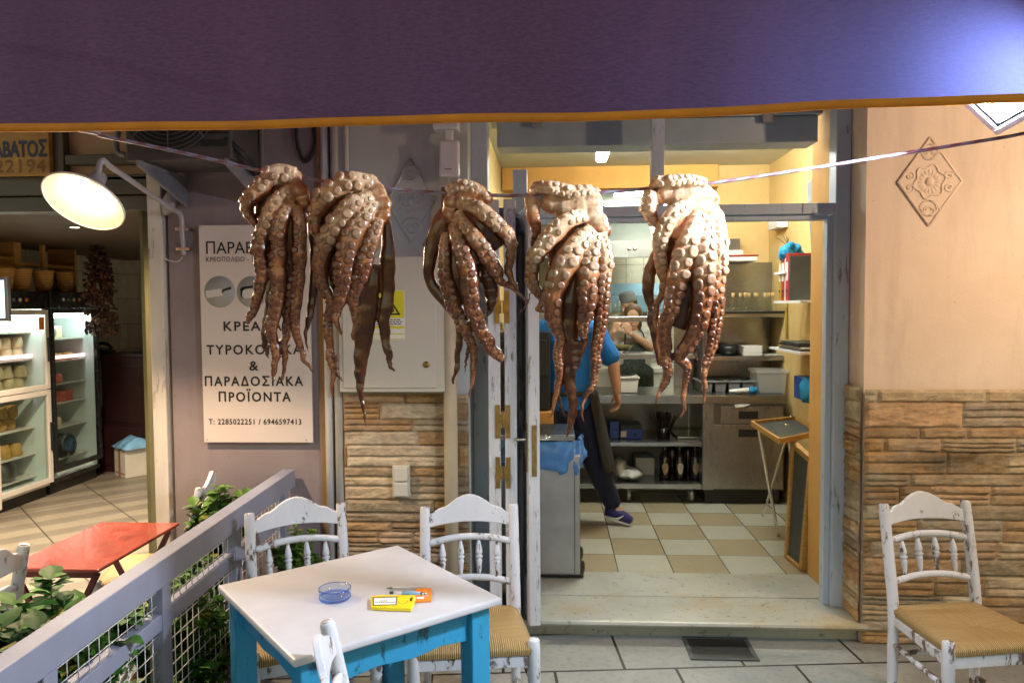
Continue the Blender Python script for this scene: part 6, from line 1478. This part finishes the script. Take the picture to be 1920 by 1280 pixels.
# wall shelves at the right
def wshelf(label, py, y0, y1, x0=1.62): 
    z = at(1490, py, Y=y0).z; one('wall_shelf', label, 'shelf', MB().box(x0, 1.869, y0, y1, z - .018, z), M['white_plastic'], 'white wall shelves', .002); return z
zA = wshelf('white wall shelf under the red binders', 563, 5.0, 5.6); zB = wshelf('white wall shelf stacked with dark papers', 660, 5.0, 5.7); zC = wshelf('small white wall shelf holding a cup with a blue cloth', 508, 5.35, 5.6)
y = 5.55
for i, (m, w_, h, lb) in enumerate((('yellow_binder', .06, .31, 'mustard yellow ring binder at the left on the wall shelf'), ('red_binder', .07, .33, 'red ring binder next to the mustard one'), ('paper', .02, .3, 'thin white folder between the red binders'), ('red_binder', .07, .33, 'red ring binder at the right on the wall shelf'), ('slate', .03, .31, 'dark folder at the right end of the wall shelf'))):
    t = thing('ring_binder', lb, 'binder', (1.72, y - w_ / 2, zA + .001), 0, 'binders on the wall shelf'); MB().box(1.64, 1.86, y - w_, y - .002, zA + .001, zA + h).build('cover', M[m], t, bevel=.004)
    if w_ > .05: MB().lathe([(.01, 0), (.01, .003), (0, .003)], (0, 0, 0), 12, Matrix.Translation((1.6395, y - w_ / 2, zA + .07)) @ Matrix.Rotation(R(-90), 4, 'Y')).build('finger_hole', M['black'], t); MB().box(1.6385, 1.6395, y - w_ + .012, y - .014, zA + .14, zA + .27).build('spine_label', M['paper'], t)
    y -= w_ + .004
one('leaning_board', 'grey board leaning against the wall above the binders', 'board', MB().box(-.012, .012, 0, .28, 0, .55, Matrix.Translation((1.80, 5.02, zA + .34)) @ Matrix.Rotation(R(-12), 4, 'X')), M['grey_plastic'], bevel=.004)
c = at(1495, 505, Y=5.45); one('cup', 'white cup under a blue cloth on the small wall shelf', 'cup', MB().lathe([(.035, 0), (.042, .09), (.038, .09), (.03, .008), (0, .008)], (1.72, 5.45, zC + .001), 18), M['paper'])
mb = MB(); r_ = random.Random(12)
for i in range(9): mb.sphere((1.72 + r_.uniform(-.07, .05), 5.45 + r_.uniform(-.05, .05), zC + .11 + r_.uniform(0, .09)), r_.uniform(.03, .05), 10)
one('cloth', 'bright blue crumpled cloth on the cup of the small wall shelf', 'cloth', remesh(mb, .006, 2), M['cyan_cloth'])
for i in range(4): one('paper_stack', ('dark folder pile on the lower wall shelf, layer %s' % ('lowest', 'second', 'third', 'topmost')[i]), 'papers', MB().box(1.63 + .012 * (i % 2), 1.86, 5.02 + .02 * i, 5.5, zB + .001 + i * .014, zB + .013 + i * .014), M[('slate', 'paper', 'black', 'slate')[i]], 'papers on the lower wall shelf', .002)
c = at(1508, 735, Y=5.3); one('blue_package', 'blue printed package on the yellow wall below the shelves', 'package', MB().box(1.74, 1.869, 5.2, 5.5, c.z - .06, c.z + .1), M['blue_binder'], bevel=.006); bag('white and blue plastic bundle beside the blue package', 1508, 1530, 708, 748, 5.1, c.z - .06, 'cyan_cloth', 4)
# emergency lamp, dangling chain with swatter
c = at(1472, 416, Y=6.2); em = thing('emergency_lamp', 'small white emergency lamp on the yellow kitchen wall', 'lamp', (1.84, 6.2, c.z))
MB().box(1.79, 1.869, 6.08, 6.36, c.z - .055, c.z + .055).build('case', M['white_plastic'], em, bevel=.008); MB().box(1.786, 1.7895, 6.11, 6.33, c.z - .035, c.z - .005).build('lens', M['paper'], em)
pa, pb_ = at(1477, 460, Y=5.7), at(1476, 640, Y=5.7); hd = at(1474, 520, Y=5.7)
hc = thing('hanging_twine', 'thin wire with a dark handle and yellow cord hanging by the wall shelves', 'hanging cord', (pa.x, 5.7, pb_.z))
MB().tube([pa, hd], .003, 5).build('wire', M['black'], hc); MB().tube([hd, hd + V((0, 0, -.07))], .016, 10).build('handle', M['black'], hc); MB().tube([hd + V((0, 0, -.071)), pb_], .012, 8).build('cord', M['yellow_binder'], hc)
mb = MB(); r_ = random.Random(4)
for i in range(8): a = r_.uniform(0, 6.28); mb.tube([pa, pa + V((-.04 + .05 * math.cos(a), 0, .03 + .05 * math.sin(a)))], .002, 4)
mb.build('dry_sprig', M['black'], hc)
# ceiling tubes
def tube(label, c, L, along, mat, e=1):
    t = thing('ceiling_tube', label, 'ceiling lamp', c, 0, 'fluorescent lamps on the kitchen ceiling'); d = V((1, 0, 0)) if along == 'X' else V((0, 1, 0)); c = V(c)
    hx, hy = (L / 2, .06) if along == 'X' else (.06, L / 2)
    MB().box(c.x - hx, c.x + hx, c.y - hy, c.y + hy, c.z + .05, c.z + .08).build('base', M['white_plastic'], t)
    MB().box(c.x - hx + .02, c.x + hx - .02, c.y - hy + .012, c.y + hy - .012, c.z - .03, c.z + .0495).build('diffuser', M[mat], t, bevel=.012)
    return t
c = at(1130, 289, Z=2.8); tube('lit fluorescent lamp on the cream kitchen ceiling, seen through the transom', (c.x, c.y - .1, 2.8), .55, 'Y', 'tube')
tube('fluorescent lamp hidden above the counter in front of the hatch', (1.0, 5.2, 2.8), 1.2, 'X', 'kitchen_tube')
tube('fluorescent lamp over the stove of the back kitchen', (1.2, 7.6, 2.8), 1.2, 'X', 'back_tube')
tube('added fluorescent lamp brightening the tiled end of the back kitchen', (1.2, 8.9, 2.8), 1.2, 'X', 'back_tube')  # extra unseen lamp, put in to brighten the back kitchen
# hoods and stove in the back kitchen
eh = thing('extractor_hood', 'grey metal extractor hood over the back kitchen', 'extractor hood', (.2, 8.0, 2.0))
za = at(1180, 483, Y=7.75).z; zb = at(1180, 451, Y=7.75).z
MB().prism([(7.75, za), (7.75, zb), (8.2, zb + .3), (9.3, zb + .3), (9.3, za + .1), (7.8, za + .002)], -.44, 1.02, 'X').build('canopy', M['hood'], eh, bevel=.004)
for x in (.78, .84): MB().lathe([(.018, 0), (.018, .006), (0, .006)], (0, 0, 0), 12, Matrix.Translation((x, 7.7495, (za + zb) / 2)) @ Matrix.Rotation(R(90), 4, 'X')).build('knob', M['chrome'], eh)
bh = thing('wall_cupboard', 'pale blue steel cupboard with sloped top behind the cook', 'cupboard', (1.0, 9.2, 1.5))
za, zb, zc2 = at(1190, 585, Y=9.0).z, at(1190, 553, Y=9.0).z, at(1190, 536, Y=9.0).z
xa, xb = at(1138, 560, Y=9.0).x, at(1250, 560, Y=9.0).x
MB().prism([(9.0, za), (9.0, zb), (9.3, zc2 + .04), (9.55, zc2 + .04), (9.55, za)], xa, xb, 'X').build('body', M['blue_hood'], bh, bevel=.004)
MB().box(xa + .02, (xa + xb) / 2 - .004, 8.99, 8.999, za + .02, zb - .02).build('door', M['blue_hood'], bh, bevel=.003); MB().box((xa + xb) / 2 + .004, xb - .02, 8.99, 8.999, za + .02, zb - .02).build('door', M['blue_hood'], bh, bevel=.003)
bc = thing('work_bench', 'pale steel work bench behind the woman in the back kitchen', 'work bench', (1.0, 8.9, KZ))
MB().box(.0, 1.84, 8.7, 9.5, .9, .95).build('top', M['white_plastic'], bc); MB().box(.02, 1.82, 8.74, 9.48, KZ, .899).build('body', M['fridge_inner'], bc)
# steel bin with a blue bag
bn = thing('steel_bin', 'wheeled stainless steel bin with a blue bin bag just inside the doorway', 'bin', (-.05, 4.4, KZ))
bx1 = at(1088, 1000, Y=4.22).x; bz0 = at(1060, 1078, Y=4.22).z; bz1 = at(1060, 868, Y=4.22).z
MB().box(-.36, bx1, 4.22, 4.62, bz0, bz1 + .05).build('body', M['steel_bin'], bn, bevel=.012)
MB().box(bx1 - .034, bx1 - .03, 4.2185, 4.2195, bz0 + .01, bz1).build('seam', M['black'], bn)
zl_ = at(1050, 822, Y=4.22).z
MB().box(-.36, at(1078, 815, Y=4.22).x, 4.215, 4.64, zl_ - .015, zl_ + .02).build('lid', M['steel'], bn, bevel=.006)
rows = []; n = 110; x0, x1 = -.37, at(1086, 850, Y=4.2).x
for j in range(10):
    v_ = j / 9; row = []
    for i in range(n):
        a = 2 * math.pi * i / n; ca, sa = math.cos(a), math.sin(a); sq = lambda c_: math.copysign(abs(c_) ** .45, c_)
        ex = .012 + .02 * math.sin(v_ * math.pi) + .02 * mnoise.noise(V((ca * 5, sa * 5, v_ * 4))) + .012 * math.sin(a * 11 + v_ * 4) + .01 * mnoise.noise(V((ca * 14, sa * 14, v_ * 9)))
        xx = (x0 + x1) / 2 + sq(ca) * ((x1 - x0) / 2 + ex); yy = 4.42 + sq(sa) * (.2 + ex)
        low = bz1 - .02 + .03 * math.sin(a * 2 + .5) - .02 * (ca > .2); zz = (zl_ - .016) + (low - zl_ + .016) * v_
        row.append(V((xx, yy, zz)))
    rows.append(row)
mb = MB(); mb.grid(rows, True, True); mb.build('bin_bag', M['blue_bag'], bn)
for (x, y) in ((bx1 + .0, 4.3), (bx1 - .0, 4.56), (-.3, 4.3)):
    wz = KZ + .045
    MB().lathe([(.012, -.016), (.045, -.016), (.048, -.01), (.048, .01), (.045, .016), (.012, .016)], (0, 0, 0), 20, Matrix.Translation((x, y, wz)) @ Matrix.Rotation(R(70), 4, 'Z') @ Matrix.Rotation(R(90), 4, 'X')).build('wheel', M['rubber'], bn)
MB().box(-.34, bx1 + .02, 4.25, 4.6, bz0 - .022, bz0 - .001).build('base_plate', M['black'], bn, bevel=.004)
# dark appliance behind the bin
one('coffee_machine', 'black appliance on a pale cabinet behind the steel bin', 'appliance', MB().box(-.42, -.02, 5.0, 5.3, .97, 1.5).box(-.4, -.04, 4.96, 4.999, 1.2, 1.45), M['black'], bevel=.01)
one('low_cabinet', 'pale wooden cabinet under the black appliance', 'cabinet', MB().box(-.44, .0, 4.95, 5.4, KZ, .969), M['pine'], bevel=.006)
# ------------------------------------------------------------------ people
def limb(mb, pts, rad, seg=12, flat=1.0, fdir=None): mb.tube(pts, rad, seg, n=max(6, (len(pts) - 1) * 6), flat=flat, fdir=fdir); mb.sphere(pts[0], rad[0], 12); mb.sphere(pts[-1], rad[-1], 12)
def hand(mb, wrist, d, side, palm_n, curl=.5, s=1.0):
    """palm, four unequal bent fingers and a thumb. d: direction of the hand, side: toward the thumb"""
    d, side = V(d).normalized(), V(side).normalized(); n = V(palm_n).normalized(); w_ = V(wrist)
    for k in range(5): mb.tube([w_ - d * .01, w_ + d * .05 * s + side * (k - 2) * .011 * s, w_ + d * .088 * s + side * (k - 2) * .014 * s], [.017 * s, .015 * s, .012 * s], 8, n=5)
    for k, L in enumerate((.058, .07, .076, .07)):
        b0 = w_ + d * .085 * s + side * ((k - 1.5) * .0195) * s; a = curl; p = b0; dd = d; pts = [b0]
        for q in (.45, .32, .26): dd = (dd * math.cos(a) + n * math.sin(a)).normalized(); p = p + dd * L * q * s; pts.append(p); n2 = n
        mb.tube(pts, [.0098 * s, .009 * s, .0082 * s, .0068 * s], 8, n=9); mb.sphere(pts[-1], .0068 * s, 8)
    t0 = w_ + d * .025 * s + side * .028 * s; t1 = t0 + (d * .7 + side * .6 + n * .25).normalized() * .04 * s; t2 = t1 + (d * .9 + side * .1 + n * .45).normalized() * .032 * s
    mb.tube([t0, t1, t2], [.013 * s, .0105 * s, .008 * s], 8, n=6); mb.sphere(t2, .008 * s, 8)
def head(mb, c, fwd, s=1.0, up=(0, 0, 1)):
    f = V(fwd).normalized(); u = V(up); u = (u - f * u.dot(f)).normalized(); r = f.cross(u); P = lambda a, b_, c_: V(c) + r * a * s + f * b_ * s + u * c_ * s
    m3 = Matrix((r, f, u)).transposed()
    mb.sphere(P(0, -.012, .035), (.074 * s, .092 * s, .088 * s), 18, m3); mb.sphere(P(0, .018, -.03), (.062 * s, .07 * s, .082 * s), 16, m3)
    mb.sphere(P(0, .05, -.085), (.032 * s, .03 * s, .026 * s), 12, m3)
    mb.tube([P(0, .082, .02), P(0, .1, -.018), P(0, .092, -.028)], [.009 * s, .0135 * s, .012 * s], 8)
    mb.tube([P(-.022, .082, -.058), P(0, .09, -.056), P(.022, .082, -.058)], [.006 * s, .009 * s, .006 * s], 8)
    for e in (-1, 1):
        mb.sphere(P(e * .074, -.012, -.005), (.012 * s, .02 * s, .032 * s), 10, m3); mb.sphere(P(e * .03, .068, .03), (.021 * s, .013 * s, .008 * s), 10, m3); mb.sphere(P(e * .036, .056, -.03), (.026 * s, .02 * s, .022 * s), 10, m3)
    return P, m3
def eyes(P, m3, par, s=1.0):
    mb = MB(); mk = MB()
    for e in (-1, 1): mb.sphere(P(e * .03, .073, .012), .0115 * s, 10); mk.sphere(P(e * .03, .0815, .012), .0055 * s, 8)
    mb.build('eyes', M['paper'], par); mk.build('pupils', M['hair_dark'], par)
def person(label, loc, body, skin):
    t = thing('person', label, 'person', loc); return t
# man in the blue polo, seen from behind and striding to the left
Z0 = .1
mt = thing('person', 'person in a blue polo shirt and dark apron striding past the counter, seen from behind', 'person', (.15, 5.25, Z0))
neck = V((.085, 5.2, 1.56)); shL, shR = V((-.085, 5.2, 1.50)), V((.295, 5.19, 1.485)); elR, wrR = V((.408, 5.17, 1.29)), V((.437, 5.13, 1.085)); elL, wrL = V((-.13, 5.26, 1.22)), V((-.1, 5.42, 1.02))
hipL, hipR = V((.02, 5.25, .98)), V((.2, 5.25, .97)); knR, anR = V((.285, 5.25, .60)), V((.415, 5.36, .235)); knL, anL = V((.03, 5.5, .58)), V((.0, 5.52, .19))
b = MB()
b.tube([(.11, 5.25, .98), (.1, 5.235, 1.12), (.09, 5.21, 1.3), (.09, 5.2, 1.44), (.088, 5.2, 1.52)], [.15, .145, .165, .17, .08], 16, n=24, flat=.66, fdir=(0, 1, 0))
limb(b, [neck - V((0, 0, .06)), neck, neck + V((0, .02, .08))], [.06, .055, .055])
P, m3 = head(b, (.085, 5.235, 1.71), (-.35, 1, -.12))
for sh, el, wr in ((shL, elL, wrL), (shR, elR, wrR)): limb(b, [sh, sh.lerp(el, .5), el, el.lerp(wr, .35), wr], [.056, .05, .041, .042, .028])
hand(b, wrR, (.05, -.05, -1), (-.3, .9, 0), (-.9, -.3, 0), .55); hand(b, wrL, (-.1, .4, -1), (.3, .9, 0), (.9, -.2, 0), .5)
for hp, kn, an in ((hipL, knL, anL), (hipR, knR, anR)): limb(b, [hp, hp.lerp(kn, .5), kn, kn.lerp(an, .35), an], [.085, .078, .055, .055, .036])
limb(b, [anR, anR + V((.08, -.02, -.07)), anR + V((.13, -.04, -.09))], [.038, .036, .025]); limb(b, [anL, anL + V((-.02, .1, -.05))], [.038, .035])
remesh(b, .0065, 2).build('body', M['skin'], mt)
eyes(P, m3, mt)
hr = MB(); hr.sphere(P(0, -.03, .05), (.084, .095, .088), 16, m3); hr.sphere(P(0, -.045, -.005), (.08, .075, .085), 14, m3); remesh(hr, .008, 2).build('hair', M['hair_dark'], mt)
sh_ = MB(); sh_.tube([(.115, 5.25, .955), (.11, 5.245, 1.05), (.1, 5.235, 1.14), (.09, 5.21, 1.3), (.09, 5.2, 1.44), (.088, 5.2, 1.535)], [.178, .168, .166, .186, .19, .085], 18, n=30, flat=.7, fdir=(0, 1, 0))
for sh, el in ((shL, elL), (shR, elR)): limb(sh_, [sh + (V((.09, 5.2, 1.47)) - sh) * .35, sh, sh.lerp(el, .45), sh.lerp(el, .82)], [.085, .078, .07, .072])
sh_.tube([(.085, 5.2, 1.52), (.085, 5.205, 1.575)], [.075, .068], 14)
remesh(sh_, .008, 3).build('polo_shirt', M['polo'], mt)
tr_ = MB(); tr_.tube([(.11, 5.25, .99), (.11, 5.25, .9)], [.172, .168], 16, n=6, flat=.72, fdir=(0, 1, 0))
for hp, kn, an in ((hipL, knL, anL), (hipR, knR, anR)): limb(tr_, [hp + V((0, 0, -.02)), hp.lerp(kn, .5), kn, kn.lerp(an, .5), an + V((0, 0, .03))], [.105, .097, .083, .076, .066])
remesh(tr_, .008, 3).build('trousers', M['navy'], mt)
ap = MB(); rows = []
for j in range(12):
    v_ = j / 11; z = 1.075 - .56 * v_; row = []
    for i in range(25):
        a = R(40 + 280 * i / 24 - 90) + R(0)   # open at the back, which faces the viewer
        rx = .186 + .05 * v_ + .012 * math.sin(i * 1.9) * v_; ry = .142 + .06 * v_
        row.append(V((.125 + .07 * v_ + rx * math.cos(a), 5.245 + .03 * v_ + ry * math.sin(a), z)))
    rows.append(row)
ap.grid(rows, True); o = ap.build('apron', M['apron_dark'], mt); sd = o.modifiers.new('t', 'SOLIDIFY'); sd.thickness = .006
ab = MB(); ab.tube([(.112 + .187 * math.cos(a), 5.243 + .135 * math.sin(a), 1.068) for a in [R(i * 12) for i in range(31)]], .011, 6, n=60, flat=1.6); ab.build('apron_tie', M['apron_dark'], mt)
def shoe(an, toe, heelz, par):
    d = V((toe.x - an.x, toe.y - an.y, 0)).normalized(); mb = MB()
    hl = an + V((0, 0, -.05)) - d * .045; hl.z = heelz
    mb.tube([hl, hl.lerp(toe, .3) + V((0, 0, .02)), hl.lerp(toe, .7) + V((0, 0, .01)), toe], [.036, .044, .044, .03], 12, n=16, flat=.95); mb.tube([an + V((0, 0, .02)), hl + d * .05], [.044, .05], 12)
    s_ = remesh(mb, .006, 2).build('shoe', M['shoe'], par)
    so = MB(); so.tube([hl + V((0, 0, -.03)), hl.lerp(toe, .4) + V((0, 0, -.026)), toe + V((0, 0, -.024))], [.036, .042, .028], 12, n=12, flat=.42, fdir=(0, 0, 1)); so.build('sole', M['white_sole'], s_)
    co = MB(); co.tube([an + V((.042 * math.cos(a), .042 * math.sin(a), .03)) for a in [R(i * 20) for i in range(19)]], .008, 6, n=36); co.build('collar', M['shoe_lime'], s_)
    sw_ = MB(); m = hl.lerp(toe, .5); q = V((d.y, -d.x, 0)) * .044; sw_.tube([m - d * .05 + q + V((0, 0, .0)), m + q + V((0, 0, -.005)), m + d * .05 + q * .95 + V((0, 0, .022))], [.004, .009, .002], 6); sw_.build('side_stripe', M['white_sole'], s_)
shoe(V((.415, 5.36, .235)), V((.555, 5.31, .135)), .185, mt); shoe(V((0, 5.52, .19)), V((-.06, 5.7, .135)), .138, mt)
# woman behind the hatch, both hands at her mouth
WX = at(1187, 600, Y=7.4).x
wt = thing('person', 'person in grey tee shirt and speckled apron, both hands raised to the mouth', 'person', (WX, 7.4, Z0))
X = lambda px, py, y=7.4: at(px, py, Y=y)
b = MB(); b.tube([(WX, 7.42, .95), (WX, 7.42, 1.1), (WX, 7.41, 1.25), (WX, 7.4, 1.37), (WX, 7.4, 1.43)], [.165, .155, .165, .17, .075], 16, n=24, flat=.68, fdir=(0, 1, 0))
limb(b, [(WX, 7.4, 1.38), (WX, 7.39, 1.46)], [.058, .052]); P, m3 = head(b, (WX - .005, 7.37, 1.555), (-.12, -1, -.14), .96)
sA, eA, wA = V((WX - .165, 7.4, 1.385)), X(1138, 655, 7.3), X(1151, 622, 7.14); sB, eB, wB = V((WX + .165, 7.4, 1.385)), X(1222, 652, 7.3), X(1184, 626, 7.16)
for sh, el, wr in ((sA, eA, wA), (sB, eB, wB)): limb(b, [sh, sh.lerp(el, .5), el, el.lerp(wr, .35), wr], [.052, .047, .04, .04, .027])
hand(b, wA, (.35, -.0, .9), (.7, .1, -.3), (.5, .6, .2), .75, .95); hand(b, wB, (-.5, .05, .85), (-.7, .1, -.4), (-.4, .7, .2), .75, .95)
for s in (-1, 1): limb(b, [(WX + s * .09, 7.42, .95), (WX + s * .09, 7.43, .55), (WX + s * .09, 7.44, .2)], [.09, .06, .04]); limb(b, [(WX + s * .09, 7.44, .2), (WX + s * .1, 7.36, .13)], [.04, .032])
remesh(b, .0065, 2).build('body', M['skin_light'], wt); eyes(P, m3, wt, .96)
hr = MB(); hr.sphere(P(0, -.03, .055), (.09, .092, .086), 16, m3); hr.sphere(P(.06, -.02, -.05), (.04, .06, .1), 12, m3); hr.sphere(P(-.06, -.02, -.04), (.035, .06, .09), 12, m3); hr.sphere(P(0, -.07, -.04), (.08, .05, .11), 14, m3); remesh(hr, .007, 2).build('hair', M['hair'], wt)
ts_ = MB(); ts_.tube([(WX, 7.42, .9), (WX, 7.42, 1.1), (WX, 7.41, 1.25), (WX, 7.4, 1.375), (WX, 7.4, 1.43)], [.188, .175, .185, .188, .085], 18, n=28, flat=.72, fdir=(0, 1, 0))
for sh, el in ((sA, eA), (sB, eB)): limb(ts_, [sh + V(((WX - sh.x) * .3, 0, .0)), sh, sh.lerp(el, .4), sh.lerp(el, .75)], [.08, .072, .066, .066])
remesh(ts_, .008, 3).build('tee_shirt', M['grey_tee'], wt)
ap = MB(); rows = []
for j in range(16):
    v_ = j / 15; z = 1.31 - .95 * v_; w_ = .6 if v_ < .25 else 1.25; row = []
    for i in range(17):
        a = R(-90) + (i / 8 - 1) * w_ * (1 if v_ > .25 else .9); r1 = .2 + .02 * v_; row.append(V((WX + r1 * math.cos(a), 7.41 + (.155 + .02 * v_) * math.sin(a), z)))
    rows.append(row)
ap.grid(rows, True); o = ap.build('apron', M['apron_pattern'], wt); sd = o.modifiers.new('t', 'SOLIDIFY'); sd.thickness = .005
for s in (-1, 1): MB().tube([(WX + s * .1, 7.24, 1.3), (WX + s * .085, 7.275, 1.4), (WX + s * .06, 7.36, 1.44), (WX + s * .05, 7.42, 1.44)], .007, 6).build('apron_strap', M['apron_dark'], wt)
pants = MB()
for s in (-1, 1): limb(pants, [(WX + s * .09, 7.43, .95), (WX + s * .09, 7.43, .55), (WX + s * .09, 7.44, .2)], [.11, .085, .07])
remesh(pants, .01, 2).build('trousers', M['navy'], wt)
# cook in the cap
KX = at(1178, 572, Y=8.45).x
kt = thing('person', 'person in a grey cook cap standing at the back of the kitchen behind the woman', 'person', (KX, 8.45, Z0))
hz_ = at(1178, 574, Y=8.4).z; b = MB(); b.tube([(KX + .06, 8.47, 1.0), (KX + .06, 8.47, 1.2), (KX + .06, 8.46, hz_ - .26), (KX + .05, 8.45, hz_ - .17)], [.165, .16, .175, .07], 16, n=20, flat=.68, fdir=(0, 1, 0))
limb(b, [(KX + .04, 8.45, hz_ - .2), (KX + .02, 8.44, hz_ - .1)], [.06, .055]); P, m3 = head(b, (KX, 8.42, hz_), (-.75, -.65, -.3))
for s in (-1, 1):
    sh, el, wr = V((KX + .06 + s * .175, 8.46, hz_ - .24)), V((KX + .06 + s * .23, 8.4, hz_ - .5)), V((KX + .02 + s * .12, 8.18, hz_ - .58)); limb(b, [sh, el, wr], [.055, .042, .03]); hand(b, wr, (-s * .3, -1, -.1), (-s, .0, .4), (0, .2, -1), .5)
    limb(b, [(KX + .06 + s * .09, 8.47, 1.0), (KX + .06 + s * .09, 8.47, .55), (KX + .06 + s * .09, 8.48, .2)], [.09, .06, .04]); limb(b, [(KX + .06 + s * .09, 8.48, .2), (KX + .06 + s * .09, 8.38, .13)], [.04, .032])
remesh(b, .0065, 2).build('body', M['skin_light'], kt); eyes(P, m3, kt)
js = MB(); js.tube([(KX + .06, 8.47, .85), (KX + .06, 8.47, 1.2), (KX + .06, 8.46, hz_ - .25), (KX + .05, 8.45, hz_ - .17)], [.19, .18, .195, .08], 18, n=22, flat=.72, fdir=(0, 1, 0))
for s in (-1, 1): limb(js, [V((KX + .06 + s * .12, 8.46, hz_ - .25)), V((KX + .06 + s * .175, 8.46, hz_ - .24)), V((KX + .06 + s * .21, 8.42, hz_ - .42))], [.08, .072, .066])
remesh(js, .008, 3).build('jacket', M['grey_tee'], kt)
hr = MB(); hr.sphere(P(0, -.035, .02), (.08, .085, .08), 14, m3); remesh(hr, .008, 2).build('hair', M['hair_dark'], kt)
cp = MB(); rot = m3.to_4x4(); rot.translation = P(0, -.01, .055); cp.lathe([(.086, 0), (.09, .01), (.09, .085), (.08, .1), (.05, .104), (0, .105)], (0, 0, 0), 24, rot); cp.build('cap', M['cap'], kt)
